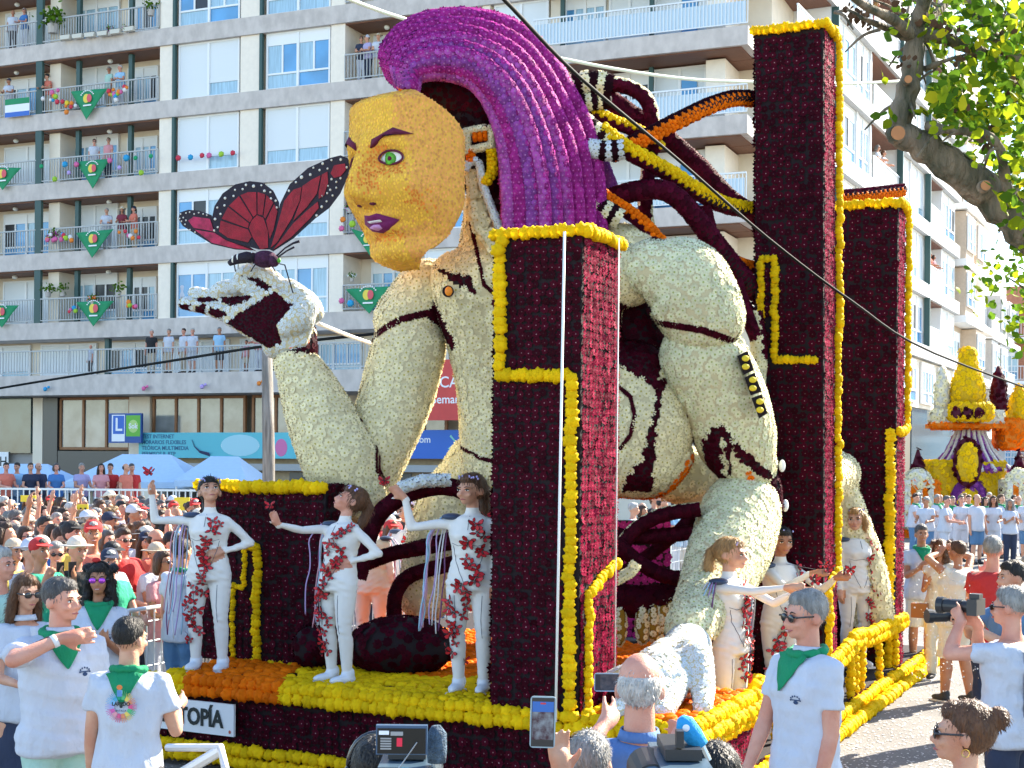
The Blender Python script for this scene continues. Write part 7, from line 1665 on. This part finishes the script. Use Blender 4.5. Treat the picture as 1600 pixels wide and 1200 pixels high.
# ---- things on the facade
def fp(px, py, d=.25):
    r_ = ray(px, py); A = P0-NI*d; t = (A-CAMP).dot(NI)/r_.dot(NI); return CAMP+r_*t
def fmat(p): return Matrix.Translation(p) @ Matrix.Rotation(ang, 4, 'Z')
def board(name, label, cat, x0, y0, x1, y1, d, m, texts=(), th=.04):
    a, b = fp(x0, y1, d), fp(x1, y1, d); zt = fp(x0, y0, d).z; c = (a+b)/2; W2 = (b-a).length; o = bpy.data.objects.new(name, None); link(o); o.matrix_world = fmat(Vector((c.x, c.y, a.z))); tag(o, label, cat); Hh = zt-a.z
    MB().box(-W2/2, W2/2, -th/2, th/2, 0, Hh).build('panel', m, o)
    for tx, u, v_, sz, mm_, al in texts:
        t_ = text_mesh(tx, sz*Hh, .003, al, bold=.004); t_.materials.append(mm_); put('lettering', t_, o, obmat=Matrix.Translation((-W2/2+u*W2, -th/2-.004, v_*Hh)) @ Matrix.Rotation(R(90), 4, 'X'))
    return o, W2, Hh
WT = mat('sign_white', (.78, .80, .82), .5); TU = mat('banner_turquoise', (.12, .50, .58), .6, var=.1, vscale=.6); NV = mat('sign_navy', (.02, .08, .28), .5); GRN = mat('sign_green', (.12, .42, .04), .5); SBL = mat('sign_blue', (.03, .13, .50), .5); RDB = mat('banner_red', (.62, .07, .06), .6, var=.12, vscale=2)
INKB = mat('banner_navy_ink', (.03, .12, .22), .6)
o, W2, Hh = board('banner', 'turquoise driving school banner with navy lettering on the shop fascia', 'banner', 217, 676, 478, 715, 1.0, TU, [('TEST INTERNET', .02, .84, .22, INKB, 'LEFT'), ('HORARIOS FLEXIBLES', .02, .61, .22, INKB, 'LEFT'), ('TEÓRICA MULTIMEDIA', .02, .38, .22, INKB, 'LEFT'), ('PERMISOS B, BTP', .02, .15, .22, INKB, 'LEFT'),
    ('FORMANDO', .62, .70, .17, WT, 'CENTER'), ('NUEVOS CONDUCTORES', .62, .48, .15, WT, 'CENTER'), ('DESDE 1960', .62, .28, .17, WT, 'CENTER')])
MB().ell((W2*.12, -.026, Hh*.5), (W2*.115, .004, Hh*.42), 24, 10).build('oval', mat('banner_pale', (.35, .62, .70), .6), o)
MB().tube([(-W2*.17, -.03, Hh*.72), (-W2*.155, -.03, Hh*.45), (-W2*.12, -.03, Hh*.22), (-W2*.06, -.03, Hh*.1)], [.03, .06, .11, .16], 8, flat=.12).build('painted_road', mat('banner_road', (.06, .07, .16), .6), o)
MB().ell((W2*.36, -.026, Hh*.42), (W2*.035, .004, Hh*.34), 16, 8).build('pink_mark', mat('banner_pink', (.60, .16, .36), .6), o)
o, W2, Hh = board('driving_school_sign', 'projecting sign with white L on blue beside a green panel', 'sign', 171, 646, 222, 692, 1.25, NV, [('L', .34, .55, .62, WT, 'CENTER')] if False else [], .12)
MB().box(-W2*.36, -W2*.02, -.066, -.061, Hh*.30, Hh*.92).build('blue_plate', SBL, o); MB().box(-W2*.40, 0, -.063, -.0605, Hh*.05, Hh*.95).build('white_plate', WT, o)
t_ = text_mesh('L', Hh*.62, .003, bold=.012); t_.materials.append(WT); put('lettering', t_, o, obmat=Matrix.Translation((-W2*.19, -.072, Hh*.60)) @ Matrix.Rotation(R(90), 4, 'X'))
MB().box(W2*.04, W2*.47, -.066, -.061, Hh*.22, Hh*.93).build('green_plate', GRN, o); MB().ell((W2*.26, -.068, Hh*.56), (W2*.15, .004, Hh*.22), 18, 8).build('round_mark', mat('sign_lime', (.40, .60, .18), .5), o)
t_ = text_mesh('Sok', Hh*.24, .003, bold=.006); t_.materials.append(WT); put('lettering', t_, o, obmat=Matrix.Translation((W2*.26, -.077, Hh*.56)) @ Matrix.Rotation(R(90), 4, 'X'))
board('banner', 'red market banner hanging between the giant arm and the near column', 'banner', 640, 563, 800, 657, 1.7, RDB, [('MERCADO', .03, .62, .26, WT, 'LEFT'), ('Semanal', .22, .34, .20, WT, 'LEFT')])
o, W2, Hh = board('banner', 'blue shop banner with white .com lettering seen under the giant chest', 'banner', 560, 672, 800, 716, 1.0, SBL, [('.com', .37, .66, .34, WT, 'LEFT'), ('3', .34, .26, .34, WT, 'LEFT')]); MB().tube([(W2*.14, -.03, Hh*.2), (W2*.10, -.03, Hh*.35), (W2*.15, -.03, Hh*.55), (W2*.11, -.03, Hh*.8)], .05, 8, flat=.3).build('swirl', mat('sign_aqua', (.25, .60, .55), .5), o)
board('shop_sign', 'white shop sign with a dark H cut off by the left edge', 'sign', -30, 706, 13, 734, .3, WT, [('H', .83, .45, .75, INK, 'CENTER')])
PG = mat('pennant_green', (.015, .26, .11), .7, var=.1, vscale=3)
def pennant(label, a, b, c, d=.35):
    A_2, B_2, C_2 = fp(*a, d), fp(*b, d), fp(*c, d); o = wroot('pennant', tuple(C_2), label, 'pennant', 'green kerchief pennants on the balconies'); v = []; f = []; n = 8
    for i in range(n+1):
        t = i/n; L_, R_ = A_2.lerp(C_2, t), B_2.lerp(C_2, t)
        for j in range(7): p = L_.lerp(R_, j/6)-NI*(.03*math.sin(j*1.9+i*.8)*(1-t)); v.append(p)
    for i in range(n):
        for j in range(6): f.append((i*7+j, i*7+j+1, (i+1)*7+j+1, (i+1)*7+j))
    MB().add(v, f).build('cloth', PG, o, smooth=True).modifiers.new('t', 'SOLIDIFY').thickness = .01
    c_ = (A_2+B_2+C_2)/3-NI*.06+Vector((0, 0, .05)); W3 = (B_2-A_2).length
    M = Matrix.Translation(c_) @ Matrix.Rotation(ang, 4, 'Z'); MB().ell((-W3*.03, 0, 0), (W3*.085, .01, W3*.10), 12, 8).build('emblem_yellow', mat('emblem_yellow', (.75, .6, .08), .6), o, obmat=M); MB().ell((W3*.05, -.005, 0), (W3*.07, .01, W3*.09), 12, 8).build('emblem_red', mat('emblem_rose', (.65, .10, .12), .6), o, obmat=M)
    mb = MB()
    for k_ in range(9): a2 = R(30+15*k_); mb.box(-.03, .03, -.012, -.004, -.02, .02, M=Matrix.Translation((W3*.19*math.cos(a2), 0, W3*.17*math.sin(a2))))
    mb.box(-W3*.11, W3*.11, -.012, -.004, -W3*.17, -W3*.14); mb.build('white_print', WT, o, obmat=M)
for lb, a, b, c in (('uppermost green pennant between two bunches of paper flowers', (111, 143), (168, 138), (135, 187)), ('green pennant hanging between a pink and another pink paper ball', (119, 253), (172, 248), (145, 295)), ('green pennant under three leaning residents', (119, 364), (177, 358), (144, 403)), ('lowest whole green pennant under the potted plants', (119, 472), (178, 470), (146, 510)),
                    ('green pennant cut off by the left edge, upper one', (-22, 262), (33, 262), (4, 297)), ('green pennant cut off by the left edge, lower one', (-24, 478), (29, 477), (3, 512)), ('green pennant with pink flower print right of the raised hand', (540, 452), (612, 447), (577, 490)), ('green pennant drooping below the giant lips', (548, 357), (600, 372), (578, 399))):
    pennant(lb, a, b, c)
PC = {'red': (.62, .05, .09), 'blue': (.03, .35, .65), 'pink': (.70, .15, .35), 'lime': (.35, .60, .05), 'green': (.02, .35, .15), 'yellow': (.80, .62, .05), 'orange': (.80, .25, .04), 'lilac': (.50, .38, .75), 'white': (.75, .75, .75)}
def paper(label, items, d=.42):
    c = fp(*items[0][:2], d); o = wroot('paper_decoration', tuple(c), label, 'paper flowers', 'paper flower decorations on the balconies')
    Vv, Ff, _ = TEMPL['pom']
    for x, y, r, col in items:
        k_ = ('pp', col)
        if k_ not in _hair: _hair[k_] = np_mesh('paper_ball', Vv, [Ff], mats=(mat('paper_'+col, PC[col], .8),))
        put('paper_ball', _hair[k_], o, obmat=Matrix.Translation(fp(x, y, d)) @ Matrix.Rotation(ang, 4, 'Z') @ Matrix.Rotation(R(90), 4, 'X') @ Matrix.Scale(r*52/F, 4))
pr = random.Random(9)
def bunch(cx, cy, n, s=9): return [(cx+pr.gauss(0, s), cy+pr.gauss(0, s*.7), pr.uniform(3, 5), pr.choice(('red', 'blue', 'pink', 'yellow', 'orange', 'lime', 'white'))) for _ in range(n)]
paper('bunch of many coloured paper flowers left of the uppermost pennant', bunch(88, 155, 9)+bunch(103, 165, 6)); paper('bunch of paper flowers right of the uppermost pennant', bunch(176, 150, 8)+bunch(195, 142, 5))
paper('string of coloured paper balls along the second pennant railing', [(65, 260, 4, 'green'), (102, 257, 5.5, 'blue'), (108, 270, 4, 'lilac'), (120, 257, 5, 'pink'), (86, 280, 5, 'lime'), (172, 251, 5, 'pink'), (198, 247, 6, 'blue'), (187, 262, 4, 'lilac'), (221, 270, 5, 'lime'), (236, 244, 4, 'green'), (212, 247, 4, 'green')])
paper('string of six paper balls across the window right of the first pilaster', [(279, 247, 5, 'red'), (298, 246, 5, 'blue'), (316, 243, 4.5, 'red'), (327, 243, 5, 'pink'), (346, 241, 5, 'lime'), (364, 239, 4.5, 'red')], .2)
paper('paper flowers beside the third pennant', bunch(80, 372, 7, 7)+bunch(108, 372, 5, 5)+bunch(205, 366, 7, 8)); paper('paper flowers under the giant nose', [(536, 343, 5, 'orange'), (534, 357, 5, 'pink'), (551, 350, 6, 'lime'), (565, 341, 6, 'red'), (578, 353, 6, 'yellow')])
paper('pink and orange paper flowers by the lowest pennant', bunch(208, 478, 5, 6)+bunch(113, 485, 4, 4)); paper('pink and blue paper flowers beside the pennant near the giant shoulder', [(534, 470, 5, 'pink'), (548, 474, 6, 'blue'), (598, 470, 5, 'yellow')])
for px, py, c in ((71, 608, 'blue'), (225, 607, 'pink'), (316, 604, 'lilac'), (405, 599, 'orange')): paper('small %s paper bird pinned to the terrace edge' % c, [(px, py, 4, c), (px+5, py-3, 2.5, c)], 1.75)
# striped flag
o, W2, Hh = board('flag', 'green, white and blue flag spread over the balcony railing', 'flag', 8, 156, 46, 184, .3, WT, [], .02); MB().box(-W2/2, W2/2, -.014, -.0105, Hh*.68, Hh).build('green_stripe', PG, o); MB().box(-W2/2, W2/2, -.014, -.0105, 0, Hh*.26).build('blue_stripe', SBL, o)
# plants on balconies
def potplant(label, px, py, r, d=.1, kinds=('leaf0',), fl=None, n=60):
    c = fp(px, py, d); s = r*50/F; o = wroot('potted_plant', tuple(c-Vector((0, 0, s))), label, 'potted plant'); MB().tube([c-Vector((0, 0, s*1.3)), c-Vector((0, 0, s*.6))], [s*.35, s*.45], 10).build('pot', mat('flower_pot', (.45, .42, .38), .8), o)
    q = random.Random(int(px*7+py)); P = [c+Vector((q.gauss(0, .45), q.gauss(0, .3), q.gauss(0, .35)))*s for _ in range(n)]
    flowers(o, P, [Vector((q.gauss(0, 1), q.gauss(-.6, .6), q.gauss(.3, .7))) for _ in P], s*.34, 'leaf', 'leaf0', 'leaf', 0, jit=.4, objname='foliage')
    if fl:
        P = [c+Vector((q.gauss(0, .5), -.2+q.gauss(0, .2), q.gauss(-.1, .25)))*s for _ in range(14)]; flowers(o, P, [Vector((0, -1, .2))]*len(P), s*.12, 'mum', fl, fl+'_flower', 0, objname='blossoms')
for a in (('large spiky palm in the top left balcony corner', 83, 26, 24, .1, ('leaf0',), None, 130), ('hanging green plant at the top of the upper balcony', 236, 8, 15), ('reddish balcony plant left of the third pennant', 84, 366, 13, .2, ('leaf0',), 'magenta'), ('leafy plant on the lowest balcony, left', 75, 450, 13), ('leafy plant on the lowest balcony, second', 98, 450, 12), ('round leafy plant right of the lowest pennant', 185, 450, 13),
          ('red flowering box over the lowest pennant', 145, 465, 10, .3, ('leaf0',), 'orange'), ('pink geranium on the top balcony railing', 172, 46, 9, .3, ('leaf0',), 'magenta'), ('second pink geranium on the top balcony railing', 198, 43, 7, .3, ('leaf0',), 'magenta'), ('pink geranium near the giant mouth', 546, 322, 9, .3, ('leaf0',), 'magenta'), ('white potted plant beside the pennant near the giant shoulder', 550, 430, 8, .2, ('leaf0',), 'white')):
    potplant(*a)
for i, (px, py) in enumerate(((103, 62), (122, 60), (141, 58), (161, 56), (181, 53), (202, 49))):
    c = fp(px, py, .3); o = empty('planter', c, ang, 'long white railing planter %s on the top balcony' % ('leftmost', 'second', 'third', 'fourth', 'fifth', 'rightmost')[i], 'planter', 'white planters on the top balcony'); MB().prism([(-.22, 0), (.22, 0), (.25, .17), (-.25, .17)], -.09, .09).build('box', mat('planter_white', (.6, .58, .5), .7), o); MB().box(-.23, .23, -.075, .075, .172, .19).build('soil', mat('soil', (.05, .03, .02), .9), o)

# ---- second float far behind
SF = wroot('second_float', tuple(at(1512, 52)), 'distant fairy castle float in yellow, purple and orange flowers following behind', 'parade float')
def qm(n, c): return mat('far_'+n, c, .9, rnd=0, var=.25, vscale=14, bump=.6, bscale=14)
YL, PU, OR_, WH, MR = qm('yellow', (.68, .42, .01)), qm('purple', (.14, .02, .20)), qm('orange', (.75, .20, .01)), qm('white', (.70, .68, .60)), qm('maroon', (.07, .005, .02))
YB = 52
def fb(name, x0, x1, y0, y1, dy0, dy1, m_): a = pix(x0, y1, YB); b = pix(x1, y0, YB); return MB().box(a.x, b.x, YB+dy0, YB+dy1, a.z, b.z).build(name, m_, SF)
fb('base', 1400, 1640, 795, 870, -.6, 3, OR_); fb('keep', 1458, 1572, 722, 796, 0, 2.6, YL)
rf = MB(); prof = [(722, 66), (708, 50), (690, 36), (665, 24), (655, 22)]
ring = []
c0 = pix(1514, 722, YB+1.2)
for i in range(len(prof)-1): pass
rf.tube([Vector((c0.x, YB+1.2, pix(0, y, YB).z)) for y, r in prof], [r*YB/F for y, r in prof], 20); ro = rf.build('roof', PU, SF, smooth=True)
for k_ in range(9):
    a = math.pi*(1.08+.84*k_/8); MB().tube([Vector((c0.x+r*YB/F*math.cos(a)*1.02, YB+1.2+r*YB/F*math.sin(a)*1.02, pix(0, y, YB).z)) for y, r in prof], .07, 5).build('white_rib', WH, ro)
MB().ell(pix(1512, 722, YB-.32), (.52, .10, .88), 20, 12).build('oval_frame', MR, SF); MB().ell(pix(1512, 722, YB-.40), (.38, .10, .70), 20, 12).build('oval_window', YL, SF)
MB().ell(pix(1514, 775, YB-.05), (.62, .12, .62), 20, 12).build('door_arch', PU, SF); MB().ell(pix(1514, 782, YB-.14), (.42, .10, .42), 20, 12).build('door', YL, SF)
fb('crown_balcony', 1484, 1542, 632, 656, -.7, 1.6, YL); fb('gallery', 1466, 1572, 640, 662, .2, 1.4, WH); fb('gallery_floor', 1464, 1574, 662, 668, .1, 1.5, OR_)
MB().tube([pix(1512, 634, YB+.3), pix(1512, 600, YB+.3), pix(1512, 572, YB+.3), pix(1512, 548, YB+.3), pix(1512, 541, YB+.3)], [.62, .58, .34, .30, .08], 16).build('flower_spire', YL, SF, smooth=True)
for x in (1472, 1560): MB().tube([pix(x, 640, YB+.5), pix(x, 600, YB+.5), pix(x, 572, YB+.5)], [.30, .26, .05], 14).build('side_spire', MR if x > 1500 else WH, SF, smooth=True)
for i in range(3): MB().ell(pix(1495+17*i, 645, YB-.72), (.17, .06, .2)).build('crown_jewel', MR, SF)
for cx in (1434, 1592):
    c = pix(cx, 750, YB-.4); MB().tube([Vector((c.x, c.y, pix(0, y, YB).z)) for y in (752, 735, 715, 690)], [28*YB/F, 17*YB/F, 9*YB/F, .04], 14).build('turret_roof', MR, SF)
    MB().ell(pix(cx, 752, YB-.75), (.48, .3, .45)).build('turret_dome', WH, SF)
    for i in range(6): MB().box(c.x-.6+.2*i+.004, c.x-.6+.2*i+.196, YB-1.0, YB+.2, .4, c.z).build('striped_wall', OR_ if i % 2 else WH, SF)
fb('orange_tower', 1578, 1612, 655, 700, .5, 2, OR_); MB().tube([pix(1592, 655, YB+1.2), pix(1592, 625, YB+1.2), pix(1592, 600, YB+1.2)], [.5, .36, .04], 12).build('tower_top', YL, SF)
kmap = {'far_yellow': 'yellow', 'far_purple': 'purple', 'far_orange': 'orange', 'far_white': 'cream', 'far_maroon': 'dark'}
for o_ in [c_ for c_ in SF.children if c_.type == 'MESH']:
    WORLD[o_.name] = Matrix(); P, N = surf_points(o_.data, .17, 3); k_ = N[:, 1] < .3; kn = kmap[o_.data.materials[0].name]
    flowers(o_, P[k_], N[k_], .10, 'mum', kn, 'f', 0, objname='flower_bed')
# crowd accessories
uo = wroot('umbrella', tuple(pix(196, 800, 24)), 'open dark grey umbrella held over the back of the crowd', 'umbrella'); c = pix(196, 805, 24); v = []; f = []
for j in range(16): a = 2*math.pi*j/16; v += [c+Vector((.48*math.cos(a), .48*math.sin(a), -.02)), c+Vector((.28*math.cos(a), .28*math.sin(a), .13))]
v.append(c+Vector((0, 0, .19)))
for j in range(16): k_ = (j+1) % 16; f += [(2*j, 2*k_, 2*k_+1, 2*j+1), (2*j+1, 2*k_+1, 32)]
MB().add(v, f).build('canopy', mat('umbrella_grey', (.13, .13, .19), .6), uo).modifiers.new('t', 'SOLIDIFY').thickness = .01; MB().tube([c+Vector((0, 0, .18)), c-Vector((0, 0, .75))], .012, 6).build('shaft', BARM, uo)
yo = wroot('yellow_placard', tuple(pix(127, 800, 24)), 'square yellow placard with dark marks held up in the crowd', 'placard'); a, b = pix(115, 812, 24), pix(138, 788, 24); MB().box(a.x, b.x, 23.98, 24.0, a.z, b.z).build('card', mat('placard_yellow', (.80, .62, .04), .6), yo)
for x in (119, 126, 133): q_ = pix(x, 800, 23.96); MB().box(q_.x-.012, q_.x+.012, 23.955, 23.97, q_.z-.07, q_.z+.07).build('mark', INK, yo)
for i, (x, y) in enumerate(((44, 779), (284, 789))):
    q_ = pix(x, y, 27); o = wroot('yellow_placard', tuple(q_), ('flat yellow card on the rail at the back of the crowd', 'yellow card beside the flower box edge')[i], 'placard'); MB().box(q_.x-.14, q_.x+.14, 27, 27.02, q_.z-.06-.08*i, q_.z+.06+.08*i).build('card', MATS['placard_yellow'], o)
to_ = pix(310, 1185, 8.0); o = wroot('white_trestle', (to_.x, to_.y, 0), 'white folded metal trestle lying at the foot of the float behind the marshals', 'trestle')
MB().tube([pix(262, 1168, 8.2), pix(345, 1168, 7.9), pix(352, 1200, 7.8), pix(350, 1240, 7.8)], .022, 8).tube([pix(278, 1212, 8.0), pix(345, 1172, 7.9)], .03, 8).build('frame', BARM, o)
# confetti on the road and in the air on the right
cfp = []
for i in range(5200):
    t = RNG.random(); p = gpt(RNG.uniform(1180, 1620), RNG.uniform(905, 1260), .006)
    if p.y < 60: cfp.append(p)
for i in range(1200): p = gpt(RNG.uniform(-20, 340), RNG.uniform(1080, 1320), .006); cfp.append(p)
A_c = np.array([tuple(p) for p in cfp]); n = len(A_c); sp = RNG.uniform(0, 6.28, n); s_ = RNG.uniform(.006, .015, n)
quad = np.stack([np.stack([np.cos(sp+k*1.5708)*s_, np.sin(sp+k*1.5708)*s_, RNG.uniform(0, .004, n)], 1) for k in range(4)], 1)+A_c[:, None, :]
tag(put('confetti', np_mesh('confetti', quad.reshape(-1, 3), [np.arange(4*n).reshape(-1, 4)], mats=(mat('confetti_white', (.75, .72, .68), .8),))), 'white confetti scattered over the road', 'confetti', kind='stuff')
P_ = [pix(RNG.uniform(1425, 1530), RNG.uniform(880, 1080), RNG.uniform(11, 15)) for _ in range(230)]; A_c = np.array([tuple(p) for p in P_]); n = len(A_c); X1 = RNG.normal(0, 1, (n, 3)); X1 /= np.linalg.norm(X1, axis=1, keepdims=True); X2 = np.cross(X1, RNG.normal(0, 1, (n, 3))); X2 /= np.linalg.norm(X2, axis=1, keepdims=True)
quad = np.stack([A_c+X1*.009, A_c+X2*.009, A_c-X1*.009, A_c-X2*.009], 1)
tag(put('confetti', np_mesh('confetti_air', quad.reshape(-1, 3), [np.arange(4*n).reshape(-1, 4)], mats=(MATS['confetti_white'],))), 'white confetti falling round the clapping people', 'confetti', kind='stuff')
